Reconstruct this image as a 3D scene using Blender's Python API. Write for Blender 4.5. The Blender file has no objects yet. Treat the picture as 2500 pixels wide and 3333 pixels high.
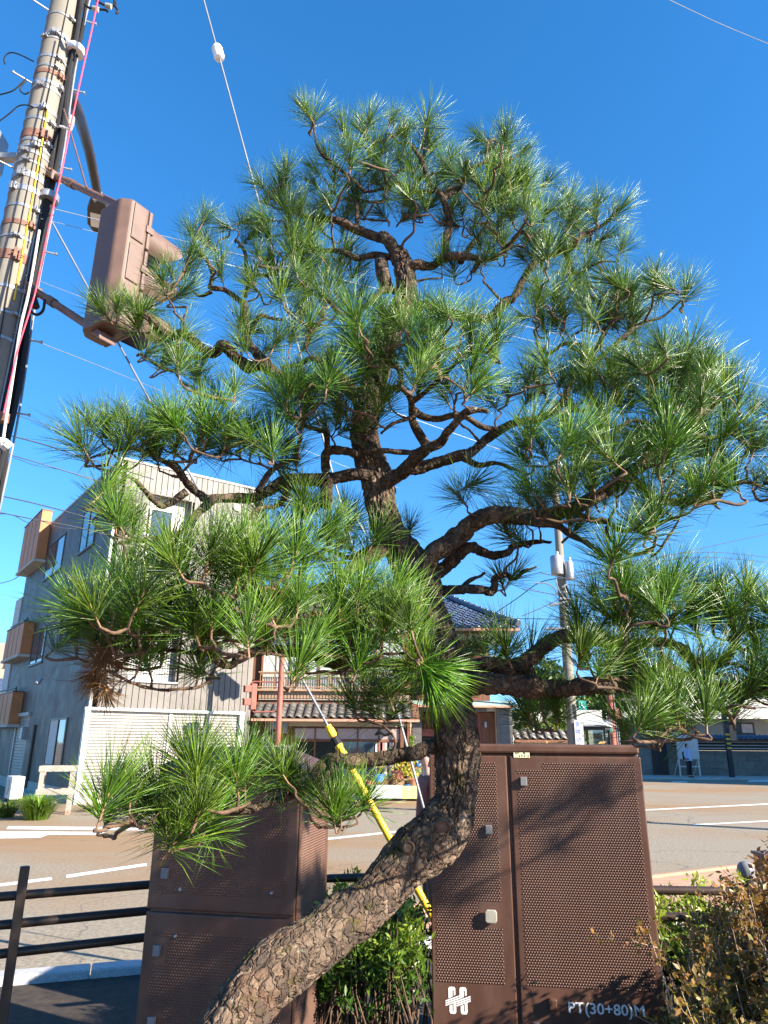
import bpy, math, random
import numpy as np
from mathutils import Vector, Matrix, noise, Euler
R_ = math.radians
random.seed(11)
rng = np.random.default_rng(11)
S = bpy.context.scene
COL = S.collection

# ------------------------------------------------------------------ camera
F, CX, CY = 2310.0, 1250.0, 1666.5          # focal length and centre, in pixels of the 2500 x 3333 photograph
CAM = Vector((0, 0, 1.6))
RC = Matrix.Rotation(R_(108.0), 3, 'X') @ Matrix.Rotation(R_(0.4), 3, 'Z')
cd = bpy.data.cameras.new('camera')
cam = bpy.data.objects.new('camera', cd)
COL.objects.link(cam)
cam.location = CAM
cam.rotation_euler = RC.to_euler()
cd.sensor_fit = 'HORIZONTAL'
cd.sensor_width = 36.0
cd.lens = 36.0 * F / 2500.0
cd.clip_start = 0.05
cd.clip_end = 2000
S.camera = cam

# ------------------------------------------------------------------ sky and sun
SUN_AZ, SUN_EL = 61.0, 27.0                  # degrees to the right of straight behind the camera, and height
sd = Vector((math.sin(R_(SUN_AZ)) * math.cos(R_(SUN_EL)), -math.cos(R_(SUN_AZ)) * math.cos(R_(SUN_EL)), math.sin(R_(SUN_EL))))
world = bpy.data.worlds.new('World')
S.world = world
world.use_nodes = True
wn = world.node_tree.nodes
wl = world.node_tree.links
for n in list(wn):
    wn.remove(n)
sky = wn.new('ShaderNodeTexSky')
sky.sky_type = 'NISHITA'
sky.sun_disc = False
sky.sun_elevation = R_(SUN_EL)
sky.sun_rotation = math.atan2(sd.x, sd.y)
sky.altitude = 0
sky.air_density = 1.0
sky.dust_density = 0.0
sky.ozone_density = 4.0
hs = wn.new('ShaderNodeHueSaturation')
hs.inputs['Saturation'].default_value = 1.26
bg = wn.new('ShaderNodeBackground')
bg.inputs['Strength'].default_value = 0.088
wo = wn.new('ShaderNodeOutputWorld')
tc = wn.new('ShaderNodeTexCoord')
mpg = wn.new('ShaderNodeMapping')             # a clear, dry sky: the pale band at the horizon is kept low
mpg.inputs['Scale'].default_value = (1, 1, 0.78)
mpg.inputs['Location'].default_value = (0, 0, 0.09)
wl.new(tc.outputs['Generated'], mpg.inputs['Vector'])
wl.new(mpg.outputs[0], sky.inputs['Vector'])
wl.new(sky.outputs[0], hs.inputs['Color'])
wl.new(hs.outputs[0], bg.inputs['Color'])
wl.new(bg.outputs[0], wo.inputs['Surface'])
sl = bpy.data.lights.new('sun', 'SUN')
sl.energy = 5.0
sl.angle = R_(0.53)
sl.color = (1.0, 0.90, 0.75)
so = bpy.data.objects.new('sun', sl)
COL.objects.link(so)
so.location = sd * 50
so.rotation_euler = (-sd).to_track_quat('-Z', 'Y').to_euler()
S.view_settings.view_transform = 'Standard'
S.view_settings.look = 'None'
S.view_settings.gamma = 1.0
S.view_settings.exposure = 1.85
S.view_settings.use_curve_mapping = False
S.cycles.use_denoising = True
S.cycles.max_bounces = 6
S.cycles.transparent_max_bounces = 8
S.cycles.sample_clamp_indirect = 8

# ------------------------------------------------------------------ helpers
def ray(px, py):
    return RC @ Vector(((px - CX) / F, -(py - CY) / F, -1.0))
def at(px, py, Y):
    d = ray(px, py)
    return CAM + d * (Y / d.y)
def ground(px, py, z=0.0):
    d = ray(px, py)
    return CAM + d * ((z - CAM.z) / d.z)
def onplane(px, py, p0, n):
    d = ray(px, py)
    return CAM + d * ((Vector(p0) - CAM).dot(Vector(n)) / d.dot(Vector(n)))
def depth(p):
    return -((RC.transposed() @ (Vector(p) - CAM)).z)

def mworld(o):
    m = o.matrix_basis.copy()
    while o.parent is not None:
        o = o.parent
        m = o.matrix_basis @ m
    return m

def tag(o, label=None, cat=None, group=None, kind=None):
    if label: o['label'] = label
    if cat: o['category'] = cat
    if group: o['group'] = group
    if kind: o['kind'] = kind
    return o

def thing(name, label, cat, loc=(0, 0, 0), rotz=0.0, group=None):
    o = bpy.data.objects.new(name, None)
    o.empty_display_size = 0.1
    COL.objects.link(o)
    o.location = loc
    o.rotation_euler = (0, 0, rotz)
    o.matrix_basis = Matrix.LocRotScale(Vector(loc), Euler((0, 0, rotz)), None)
    return tag(o, label, cat, group)

def npmesh(name, V, Fs, mats=None, smooth=False):
    """V (n,3); Fs: list of arrays (m,k) of equal-size polygons"""
    me = bpy.data.meshes.new(name)
    V = np.asarray(V, dtype=np.float32)
    if isinstance(Fs, np.ndarray):
        Fs = [Fs]
    loops = np.concatenate([f.reshape(-1) for f in Fs]).astype(np.int32)
    sizes = np.concatenate([np.full(len(f), f.shape[1], dtype=np.int32) for f in Fs])
    starts = np.concatenate([[0], np.cumsum(sizes)[:-1]]).astype(np.int32)
    me.vertices.add(len(V))
    me.vertices.foreach_set('co', V.reshape(-1))
    me.loops.add(len(loops))
    me.loops.foreach_set('vertex_index', loops)
    me.polygons.add(len(sizes))
    me.polygons.foreach_set('loop_start', starts)
    me.polygons.foreach_set('loop_total', sizes)
    if smooth:
        me.polygons.foreach_set('use_smooth', np.ones(len(sizes), dtype=bool))
    me.update(calc_edges=True)
    me.validate()
    for m in (mats or []):
        me.materials.append(m)
    return me

def link(name, me, parent=None, loc=None, rot=None, scale=None):
    o = bpy.data.objects.new(name, me)
    COL.objects.link(o)
    if loc is not None or rot is not None or scale is not None:
        o.matrix_basis = Matrix.LocRotScale(Vector(loc or (0, 0, 0)), Euler(rot or (0, 0, 0)), Vector(scale or (1, 1, 1)))
    if parent is not None:
        o.parent = parent
    return o

class MB:
    """collects polygons; build() makes one mesh object"""
    def __init__(s):
        s.v = []; s.f = []; s.base = None
    def add(s, vs, fs, M=None):
        b = len(s.v)
        for p in vs:
            p = Vector(p)
            s.v.append(M @ p if M is not None else p)
        for f in fs:
            s.f.append([i + b for i in f])
        return s
    def box(s, lo, hi, M=None):
        x0, y0, z0 = lo; x1, y1, z1 = hi
        return s.add([(x0, y0, z0), (x1, y0, z0), (x1, y1, z0), (x0, y1, z0), (x0, y0, z1), (x1, y0, z1), (x1, y1, z1), (x0, y1, z1)],
                     [(3, 2, 1, 0), (4, 5, 6, 7), (0, 1, 5, 4), (1, 2, 6, 5), (2, 3, 7, 6), (3, 0, 4, 7)], M)
    def tube(s, pts, rad, n=8, caps=True, M=None):
        pts = [Vector(p) for p in pts]
        if not hasattr(rad, '__len__'):
            rad = [rad] * len(pts)
        b = []; fs = []
        up = None
        for i, p in enumerate(pts):
            t = (pts[min(i + 1, len(pts) - 1)] - pts[max(i - 1, 0)])
            if t.length < 1e-9: t = Vector((0, 0, 1))
            t.normalize()
            if up is None:
                up = t.orthogonal().normalized()
            else:
                up = up - t * up.dot(t)
                if up.length < 1e-6: up = t.orthogonal()
                up.normalize()
            w = t.cross(up)
            for k in range(n):
                a = 2 * math.pi * k / n
                b.append(p + (up * math.cos(a) + w * math.sin(a)) * rad[i])
        for i in range(len(pts) - 1):
            for k in range(n):
                k2 = (k + 1) % n
                fs.append((i * n + k, i * n + k2, (i + 1) * n + k2, (i + 1) * n + k))
        if caps:
            fs.append(tuple(range(n))[::-1])
            fs.append(tuple((len(pts) - 1) * n + k for k in range(n)))
        return s.add(b, fs, M)
    def cyl(s, p0, p1, r0, r1=None, n=16, caps=True, M=None):
        return s.tube([p0, p1], [r0, r0 if r1 is None else r1], n, caps, M)
    def lathe(s, prof, n=20, M=None):
        vs = []; fs = []
        for r, z in prof:
            for k in range(n):
                a = 2 * math.pi * k / n
                vs.append((r * math.cos(a), r * math.sin(a), z))
        for i in range(len(prof) - 1):
            for k in range(n):
                k2 = (k + 1) % n
                fs.append((i * n + k, i * n + k2, (i + 1) * n + k2, (i + 1) * n + k))
        fs.append(tuple(range(n))[::-1])
        fs.append(tuple((len(prof) - 1) * n + k for k in range(n)))
        return s.add(vs, fs, M)
    def prism(s, poly, h, M=None):
        """poly: list of (x, y); extruded from z = 0 to h"""
        n = len(poly)
        vs = [(x, y, 0) for x, y in poly] + [(x, y, h) for x, y in poly]
        fs = [tuple(range(n))[::-1], tuple(range(n, 2 * n))]
        fs += [(k, (k + 1) % n, n + (k + 1) % n, n + k) for k in range(n)]
        return s.add(vs, fs, M)
    def poly(s, pts):
        return s.add(pts, [tuple(range(len(pts)))])
    def mesh(s, name, mat=None, smooth=False):
        me = bpy.data.meshes.new(name)
        me.from_pydata([tuple(p) for p in s.v], [], s.f)
        if mat: me.materials.append(mat)
        if smooth:
            me.polygons.foreach_set('use_smooth', np.ones(len(me.polygons), dtype=bool))
        me.update()
        return me
    def build(s, name, mat, parent=None, smooth=False, bevel=0.0, local=False, segs=2):
        if parent is not None and not local:
            inv = mworld(parent).inverted()
            s.v = [inv @ p for p in s.v]
        elif parent is None and not local and s.v:
            c = Vector((sum(p.x for p in s.v) / len(s.v), sum(p.y for p in s.v) / len(s.v), min(p.z for p in s.v)))
            s.v = [p - c for p in s.v]
            s.base = c
        o = link(name, s.mesh(name, mat, False), parent)
        if s.base is not None:
            o.matrix_basis = Matrix.Translation(s.base)
        if smooth:
            shade(o)
        if bevel > 0:
            b = o.modifiers.new('bevel', 'BEVEL')
            b.width = bevel; b.segments = segs; b.limit_method = 'ANGLE'; b.angle_limit = R_(40)
        return o

def shade(o, ang=40):
    me = o.data
    me.polygons.foreach_set('use_smooth', np.ones(len(me.polygons), dtype=bool))
    try:
        me.set_sharp_from_angle(angle=R_(ang))
    except Exception:
        pass

def frame(o, x, y, z):
    """matrix with columns x, y, z at origin o"""
    m = Matrix.Identity(4)
    for i, c in enumerate((x, y, z)):
        for r in range(3):
            m[r][i] = c[r]
    for r in range(3):
        m[r][3] = o[r]
    return m

def text_mesh(txt, size, mat, ext=0.001, bold=0.0, align='LEFT'):
    cu = bpy.data.curves.new('lettering', 'FONT')
    cu.body = txt; cu.size = size; cu.extrude = ext; cu.offset = bold
    cu.align_x = align
    cu.resolution_u = 3
    o = bpy.data.objects.new('lettering', cu)
    COL.objects.link(o)
    dg = bpy.context.evaluated_depsgraph_get()
    me = bpy.data.meshes.new_from_object(o.evaluated_get(dg))
    bpy.data.objects.remove(o)
    me.materials.clear()
    me.materials.append(mat)
    return me

# ------------------------------------------------------------------ materials
MATS = {}
def nt(name):
    m = bpy.data.materials.new(name)
    m.use_nodes = True
    t = m.node_tree
    for n in list(t.nodes): t.nodes.remove(n)
    out = t.nodes.new('ShaderNodeOutputMaterial')
    MATS[name] = m
    return m, t, out
def N(t, typ, **kw):
    n = t.nodes.new(typ)
    for k, v in kw.items():
        if k in n.inputs: n.inputs[k].default_value = v
        else: setattr(n, k, v)
    return n
def mixc(t, a, b, fac, blend='MIX'):
    m = t.nodes.new('ShaderNodeMix')
    m.data_type = 'RGBA'; m.blend_type = blend
    for sock, val in ((m.inputs[6], a), (m.inputs[7], b), (m.inputs[0], fac)):
        if hasattr(val, 'is_linked') or hasattr(val, 'node'):
            t.links.new(val, sock)
        elif isinstance(val, (tuple, list)):
            sock.default_value = (*val, 1.0)
        else:
            sock.default_value = val
    return m.outputs[2]
def rng_(t, v, a, b, c=0.0, d=1.0):
    m = N(t, 'ShaderNodeMapRange')
    m.inputs[1].default_value = a; m.inputs[2].default_value = b
    m.inputs[3].default_value = c; m.inputs[4].default_value = d
    t.links.new(v, m.inputs[0])
    return m.outputs[0]
def coords(t, scale=(1, 1, 1), world=False, rot=(0, 0, 0)):
    if world:
        g = N(t, 'ShaderNodeNewGeometry').outputs['Position']
    else:
        g = N(t, 'ShaderNodeTexCoord').outputs['Object']
    mp = N(t, 'ShaderNodeMapping')
    mp.inputs['Scale'].default_value = scale
    mp.inputs['Rotation'].default_value = rot
    t.links.new(g, mp.inputs['Vector'])
    return mp.outputs[0]
def noise_(t, vec, scale, detail=4, rough=0.55, dist=0.0):
    n = N(t, 'ShaderNodeTexNoise')
    n.inputs['Scale'].default_value = scale
    n.inputs['Detail'].default_value = detail
    n.inputs['Roughness'].default_value = rough
    n.inputs['Distortion'].default_value = dist
    t.links.new(vec, n.inputs['Vector'])
    return n.outputs['Fac']
def bump_(t, h, strength, dist=0.01):
    b = N(t, 'ShaderNodeBump')
    b.inputs['Strength'].default_value = strength
    b.inputs['Distance'].default_value = dist
    t.links.new(h, b.inputs['Height'])
    return b.outputs[0]

def plain(name, col, rough=0.6, metal=0.0, var=0.18, scale=6.0, bump=0.0, bscale=80.0, spec=0.4, dirt=None, dirtamt=0.4, rnd=0.0, stretch=(1, 1, 1), world=True):
    """base colour with mottling, optional dirt patches, random lightness per object, fine relief"""
    m, t, out = nt(name)
    p = N(t, 'ShaderNodeBsdfPrincipled')
    p.inputs['Roughness'].default_value = rough
    p.inputs['Metallic'].default_value = metal
    p.inputs['Specular IOR Level'].default_value = spec
    v = coords(t, stretch, world)
    f = noise_(t, v, scale, 5)
    lo = tuple(c * (1 - var) for c in col); hi = tuple(min(1, c * (1 + var)) for c in col)
    c = mixc(t, lo, hi, rng_(t, f, 0.3, 0.7))
    if dirt:
        f2 = noise_(t, v, scale * 0.37 + 0.6, 6, 0.65)
        c = mixc(t, c, dirt, rng_(t, f2, 0.5, 0.72, 0, dirtamt))
    if rnd:
        oi = N(t, 'ShaderNodeObjectInfo')
        hsv = N(t, 'ShaderNodeHueSaturation')
        t.links.new(rng_(t, oi.outputs['Random'], 0, 1, 1 - rnd, 1 + rnd), hsv.inputs['Value'])
        t.links.new(c, hsv.inputs['Color'])
        c = hsv.outputs[0]
    t.links.new(c, p.inputs['Base Color'])
    t.links.new(rng_(t, f, 0.2, 0.8, max(0.05, rough - 0.1), min(1, rough + 0.1)), p.inputs['Roughness'])
    if bump:
        t.links.new(bump_(t, noise_(t, v, bscale, 4), bump, 0.004), p.inputs['Normal'])
    t.links.new(p.outputs[0], out.inputs[0])
    return m

def glass_pane(name, col=(0.05, 0.07, 0.09), rough=0.05):
    m, t, out = nt(name)
    p = N(t, 'ShaderNodeBsdfPrincipled')
    p.inputs['Base Color'].default_value = (*col, 1)
    p.inputs['Roughness'].default_value = rough
    p.inputs['Specular IOR Level'].default_value = 0.9
    v = coords(t, (1, 1, 1), True)
    t.links.new(bump_(t, noise_(t, v, 1.2, 2), 0.08, 0.05), p.inputs['Normal'])
    t.links.new(p.outputs[0], out.inputs[0])
    return m

def leafmat(name, cols, trans=0.3, rough=0.4, nscale=3.0, spec=0.5):
    m, t, out = nt(name)
    p = N(t, 'ShaderNodeBsdfPrincipled')
    p.inputs['Roughness'].default_value = rough
    p.inputs['Specular IOR Level'].default_value = spec
    tr = N(t, 'ShaderNodeBsdfTranslucent')
    at_ = N(t, 'ShaderNodeAttribute')
    at_.attribute_name = 'tint'
    ramp = N(t, 'ShaderNodeValToRGB')
    ramp.color_ramp.interpolation = 'LINEAR'
    els = ramp.color_ramp.elements
    while len(els) < len(cols): els.new(0.5)
    for i, c in enumerate(cols):
        els[i].position = i / (len(cols) - 1)
        els[i].color = (*c, 1)
    t.links.new(at_.outputs['Fac'], ramp.inputs[0])
    oi = N(t, 'ShaderNodeObjectInfo')
    hsv = N(t, 'ShaderNodeHueSaturation')
    t.links.new(rng_(t, oi.outputs['Random'], 0, 1, 0.485, 0.515), hsv.inputs['Hue'])
    t.links.new(rng_(t, oi.outputs['Random'], 0, 1, 0.8, 1.2), hsv.inputs['Value'])
    t.links.new(ramp.outputs[0], hsv.inputs['Color'])
    t.links.new(hsv.outputs[0], p.inputs['Base Color'])
    t.links.new(hsv.outputs[0], tr.inputs['Color'])
    mx = N(t, 'ShaderNodeMixShader')
    mx.inputs[0].default_value = trans
    t.links.new(p.outputs[0], mx.inputs[1])
    t.links.new(tr.outputs[0], mx.inputs[2])
    t.links.new(mx.outputs[0], out.inputs[0])
    return m

def asphalt():
    m, t, out = nt('asphalt')
    p = N(t, 'ShaderNodeBsdfPrincipled')
    p.inputs['Roughness'].default_value = 0.85
    p.inputs['Specular IOR Level'].default_value = 0.3
    v = coords(t, (1, 1, 1), True)
    vs = coords(t, (0.10, 0.24, 1), True, (0, 0, R_(-33)))
    fine = noise_(t, v, 260, 3, 0.7)
    mid = noise_(t, v, 24, 6, 0.75)
    big = noise_(t, vs, 1.1, 5, 0.6, 0.4)
    c = mixc(t, (0.15, 0.122, 0.09), (0.33, 0.285, 0.215), rng_(t, mid, 0.36, 0.64))
    vo = N(t, 'ShaderNodeTexVoronoi')
    vo.inputs['Scale'].default_value = 90
    t.links.new(v, vo.inputs['Vector'])
    c = mixc(t, c, (0.46, 0.41, 0.33), rng_(t, vo.outputs['Distance'], 0.30, 0.12, 0, 0.55))
    c = mixc(t, c, (0.07, 0.063, 0.055), rng_(t, fine, 0.5, 0.7, 0, 0.6))
    c = mixc(t, c, (0.24, 0.135, 0.055), rng_(t, big, 0.44, 0.64, 0, 0.8))       # rust left by the snow-melting water
    # cracks sealed with tar
    cr = N(t, 'ShaderNodeTexVoronoi')
    cr.feature = 'DISTANCE_TO_EDGE'
    cr.inputs['Scale'].default_value = 0.28
    t.links.new(mixv(t, v, noise_(t, v, 1.5, 5), 0.9), cr.inputs['Vector'])
    c = mixc(t, c, (0.07, 0.065, 0.06), rng_(t, cr.outputs['Distance'], 0.004, 0.0015, 0, 0.55))
    t.links.new(c, p.inputs['Base Color'])
    t.links.new(bump_(t, fine, 0.5, 0.006), p.inputs['Normal'])
    t.links.new(p.outputs[0], out.inputs[0])
    return m
def mixv(t, v, f, amt):
    a = N(t, 'ShaderNodeVectorMath'); a.operation = 'SCALE'
    cmb = N(t, 'ShaderNodeCombineXYZ')
    t.links.new(f, cmb.inputs[0]); t.links.new(f, cmb.inputs[1])
    t.links.new(cmb.outputs[0], a.inputs[0]); a.inputs['Scale'].default_value = amt
    b = N(t, 'ShaderNodeVectorMath'); b.operation = 'ADD'
    t.links.new(v, b.inputs[0]); t.links.new(a.outputs[0], b.inputs[1])
    return b.outputs[0]

def barkmat(name='bark', k=1.0, moss=0.85):
    m, t, out = nt(name)
    p = N(t, 'ShaderNodeBsdfPrincipled')
    p.inputs['Roughness'].default_value = 0.85
    p.inputs['Specular IOR Level'].default_value = 0.25
    v = coords(t, (1, 1, 1), True)
    f1 = noise_(t, v, 22, 6, 0.65)
    f2 = noise_(t, v, 5, 5, 0.6)
    c = mixc(t, tuple(k * x for x in (0.045, 0.032, 0.025)), tuple(k * x for x in (0.21, 0.145, 0.098)), rng_(t, f1, 0.32, 0.68))
    c = mixc(t, c, tuple(k * x for x in (0.165, 0.085, 0.05)), rng_(t, f2, 0.5, 0.66, 0, 0.5))
    vc = coords(t, (1, 1, 0.55), True)                                            # plates of differing tone
    vo = N(t, 'ShaderNodeTexVoronoi'); vo.inputs['Scale'].default_value = 42
    dv = mixv(t, vc, noise_(t, v, 30, 3), 0.05)
    t.links.new(dv, vo.inputs['Vector'])
    sp = N(t, 'ShaderNodeSeparateColor'); t.links.new(vo.outputs['Color'], sp.inputs[0])
    c = mixc(t, c, tuple(k * x for x in (0.30, 0.215, 0.15)), rng_(t, sp.outputs[0], 0.45, 1.0, 0, 0.6))
    c = mixc(t, c, tuple(k * x for x in (0.05, 0.038, 0.032)), rng_(t, sp.outputs[1], 0.5, 1.0, 0, 0.7))
    ve = N(t, 'ShaderNodeTexVoronoi'); ve.feature = 'DISTANCE_TO_EDGE'; ve.inputs['Scale'].default_value = 42
    t.links.new(dv, ve.inputs['Vector'])
    crk = rng_(t, ve.outputs['Distance'], 0.0, 0.16)
    f3 = noise_(t, v, 11, 6, 0.7)
    c = mixc(t, c, (0.30, 0.31, 0.25), rng_(t, f3, 0.64, 0.68, 0, 0.55))           # lichen
    g = N(t, 'ShaderNodeNewGeometry')
    sx = N(t, 'ShaderNodeSeparateXYZ'); t.links.new(g.outputs['Normal'], sx.inputs[0])
    f4 = noise_(t, v, 9, 6, 0.7)
    mm = N(t, 'ShaderNodeMath'); mm.operation = 'MULTIPLY_ADD'
    t.links.new(sx.outputs[2], mm.inputs[0]); mm.inputs[1].default_value = 0.10; t.links.new(f4, mm.inputs[2])
    c = mixc(t, c, (0.062, 0.058, 0.010), rng_(t, mm.outputs[0], 0.60, 0.68, 0, moss))  # moss
    t.links.new(c, p.inputs['Base Color'])
    hh = N(t, 'ShaderNodeMath'); hh.operation = 'MULTIPLY_ADD'
    t.links.new(noise_(t, v, 120, 5, 0.7), hh.inputs[0]); hh.inputs[1].default_value = 0.8
    t.links.new(crk, hh.inputs[2])
    t.links.new(bump_(t, hh.outputs[0], 1.0, 0.008), p.inputs['Normal'])
    t.links.new(p.outputs[0], out.inputs[0])
    return m

M_asphalt = asphalt()
M_bark = barkmat('bark', 0.82, 0.85)
M_limb_shaded = barkmat('shaded_limb_bark', 0.62, 0.5)  # darker copy of the bark: shade on the limbs put into the colour
M_twig = plain('twig_bark', (0.095, 0.056, 0.034), 0.8, var=0.45, scale=30, bump=0.5, bscale=220)
M_bud = plain('pine_bud', (0.20, 0.115, 0.06), 0.7, var=0.3, scale=60)
M_needle = leafmat('pine_needles', [(0.018, 0.052, 0.008), (0.06, 0.145, 0.012), (0.13, 0.255, 0.018), (0.24, 0.36, 0.03)], 0.36, 0.3, spec=0.6)
M_needle_dry = leafmat('dry_needles', [(0.16, 0.08, 0.02), (0.3, 0.16, 0.04)], 0.2, 0.5)
M_soil = plain('soil', (0.035, 0.025, 0.018), 0.95, var=0.5, scale=14, bump=0.9, bscale=60)
M_line = plain('road_paint', (0.62, 0.61, 0.58), 0.7, var=0.1, scale=9, dirt=(0.3, 0.27, 0.22), dirtamt=0.75, bump=0.3, bscale=200)
M_paving = plain('red_paving', (0.36, 0.215, 0.14), 0.85, var=0.16, scale=7, bump=0.3, bscale=150, dirt=(0.26, 0.18, 0.12), rnd=0.1)
M_granite = plain('granite_kerb', (0.36, 0.36, 0.37), 0.75, var=0.25, scale=60, bump=0.4, bscale=180, rnd=0.06)
M_conc = plain('concrete', (0.42, 0.395, 0.35), 0.85, var=0.14, scale=4, bump=0.3, bscale=120, dirt=(0.25, 0.22, 0.18), dirtamt=0.5)
M_polec = plain('pole_concrete', (0.185, 0.168, 0.140), 0.85, var=0.13, scale=3, bump=0.25, bscale=90, dirt=(0.12, 0.105, 0.085), dirtamt=0.6, stretch=(1, 1, 0.25))
M_brown = plain('brown_enamel', (0.085, 0.040, 0.027), 0.45, var=0.2, scale=4, dirt=(0.13, 0.085, 0.062), dirtamt=0.55, bump=0.08, bscale=300, stretch=(2.2, 2.2, 0.6))
M_brownd = plain('brown_enamel_dots', (0.10, 0.05, 0.034), 0.45, var=0.1, scale=9)
M_fence = plain('dark_fence_paint', (0.035, 0.022, 0.016), 0.4, var=0.2, scale=12, dirt=(0.08, 0.05, 0.035), dirtamt=0.4)
M_galv = plain('galvanised_steel', (0.33, 0.335, 0.35), 0.45, metal=0.6, var=0.18, scale=20)
M_bolt = plain('bolt_grey', (0.16, 0.16, 0.17), 0.5, var=0.15, scale=20)
M_handle = plain('handle_cream', (0.30, 0.285, 0.24), 0.5, var=0.1, scale=20)
M_letter = plain('white_lettering', (0.8, 0.8, 0.8), 0.5, var=0.05, scale=20)
M_plate = plain('name_plate', (0.72, 0.68, 0.44), 0.5, var=0.06, scale=20)
M_ink = plain('black_print', (0.02, 0.02, 0.02), 0.6)
M_white = plain('white_paint', (0.5, 0.5, 0.48), 0.5, var=0.06, scale=6, dirt=(0.55, 0.52, 0.46), dirtamt=0.3)
M_sigbrown = plain('signal_brown', (0.12, 0.072, 0.055), 0.5, var=0.12, scale=7, dirt=(0.09, 0.055, 0.04), dirtamt=0.4)
M_armbrown = plain('arm_brown', (0.12, 0.065, 0.048), 0.5, var=0.2, scale=9, dirt=(0.22, 0.09, 0.05), dirtamt=0.5)
M_lampdark = plain('lamp_dark_brown', (0.045, 0.032, 0.026), 0.4, var=0.2, scale=9)
M_rust = plain('rust_band', (0.17, 0.085, 0.06), 0.8, var=0.3, scale=15)
M_redpole = plain('red_brown_pole', (0.27, 0.085, 0.06), 0.5, var=0.15, scale=6, dirt=(0.18, 0.07, 0.05))
M_cable = plain('black_cable', (0.014, 0.014, 0.016), 0.6, var=0.2, spec=0.2)
M_wire = plain('wire_grey', (0.22, 0.23, 0.25), 0.5, metal=0.3, var=0.1)
M_wiredk = plain('wire_dark', (0.035, 0.04, 0.055), 0.6)
M_yellow = plain('yellow_guard', (0.75, 0.46, 0.02), 0.45, var=0.12, scale=10, dirt=(0.4, 0.25, 0.04), dirtamt=0.5)
M_red = plain('red_rope', (0.62, 0.03, 0.08), 0.6, var=0.2, scale=40)
M_rope = plain('white_rope', (0.62, 0.58, 0.54), 0.8, var=0.15, scale=40)
M_porc = plain('porcelain', (0.72, 0.72, 0.72), 0.3, var=0.06)
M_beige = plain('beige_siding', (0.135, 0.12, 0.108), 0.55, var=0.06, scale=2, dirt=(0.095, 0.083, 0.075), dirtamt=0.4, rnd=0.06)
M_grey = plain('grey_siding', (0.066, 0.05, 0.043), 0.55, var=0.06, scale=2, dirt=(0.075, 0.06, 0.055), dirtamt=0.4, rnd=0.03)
M_rib = plain('ribbed_cladding', (0.38, 0.36, 0.34), 0.55, var=0.05, scale=2, rnd=0.03)
M_shutter = plain('shutter_slat', (0.30, 0.285, 0.265), 0.5, var=0.06, scale=3, dirt=(0.27, 0.15, 0.075), dirtamt=0.4, rnd=0.05)
M_orange = plain('orange_balcony', (0.42, 0.155, 0.05), 0.6, var=0.1, scale=2, dirt=(0.25, 0.09, 0.03), dirtamt=0.4)
M_frame = plain('bronze_frame', (0.07, 0.055, 0.045), 0.45, var=0.1)
M_alu = plain('pale_alu_frame', (0.5, 0.42, 0.33), 0.4, var=0.1)
M_glass = glass_pane('window_glass')
M_glassl = glass_pane('pale_curtain_glass', (0.42, 0.44, 0.40), 0.12)
M_frost = plain('frosted_pane', (0.36, 0.27, 0.26), 0.25, var=0.08, scale=2, spec=0.7)
M_wood = plain('weathered_wood', (0.16, 0.07, 0.04), 0.8, var=0.35, scale=4, stretch=(6, 6, 0.7), bump=0.3, bscale=40, rnd=0.12)
M_woodl = plain('tan_wood', (0.32, 0.2, 0.125), 0.7, var=0.2, scale=4, stretch=(6, 6, 0.7), rnd=0.08)
M_plaster = plain('cream_plaster', (0.40, 0.34, 0.26), 0.85, var=0.08, scale=1.5, dirt=(0.42, 0.34, 0.25), dirtamt=0.4)
M_whitewall = plain('white_plaster', (0.5, 0.49, 0.47), 0.85, var=0.05, scale=1.5)
M_tilek = plain('dark_roof_tile', (0.085, 0.075, 0.066), 0.5, var=0.3, scale=9, dirt=(0.2, 0.17, 0.13), dirtamt=0.45, rnd=0.35)
M_tileb = plain('blue_roof_tile', (0.055, 0.075, 0.13), 0.16, var=0.15, scale=9, spec=0.8, rnd=0.18)
M_copper = plain('green_copper', (0.30, 0.42, 0.36), 0.6, var=0.15, scale=4)
M_gran2 = plain('dark_granite', (0.105, 0.10, 0.098), 0.35, var=0.2, scale=50, rnd=0.08)
M_latt = plain('lattice_red_wood', (0.17, 0.05, 0.035), 0.6, var=0.2, scale=9, rnd=0.12)
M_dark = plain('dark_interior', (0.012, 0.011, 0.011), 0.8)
M_gutter = plain('copper_gutter', (0.5, 0.25, 0.17), 0.5, var=0.1)
M_block = plain('stone_block', (0.2, 0.185, 0.16), 0.9, var=0.18, scale=5, bump=0.5, bscale=50, rnd=0.14, dirt=(0.13, 0.115, 0.095))
M_black = plain('black_boards', (0.03, 0.03, 0.033), 0.6, var=0.2, scale=3)
M_skin = plain('skin', (0.52, 0.30, 0.22), 0.5, var=0.05)
M_hair = plain('black_hair', (0.012, 0.009, 0.008), 0.4, var=0.3, scale=60)
M_shirt = plain('pale_blue_shirt', (0.36, 0.46, 0.66), 0.8, var=0.08, scale=12)
M_pants = plain('black_trousers', (0.015, 0.015, 0.018), 0.8)
M_coat = plain('dark_red_coat', (0.12, 0.04, 0.035), 0.8)
M_green = leafmat('garden_leaves', [(0.025, 0.06, 0.012), (0.07, 0.14, 0.02), (0.14, 0.22, 0.035)], 0.3, 0.45)
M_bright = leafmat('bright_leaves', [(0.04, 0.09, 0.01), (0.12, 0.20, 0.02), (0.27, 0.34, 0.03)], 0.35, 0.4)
M_hedge = leafmat('autumn_leaves', [(0.03, 0.06, 0.01), (0.10, 0.125, 0.018), (0.27, 0.21, 0.04), (0.36, 0.19, 0.045)], 0.4, 0.45)
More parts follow.
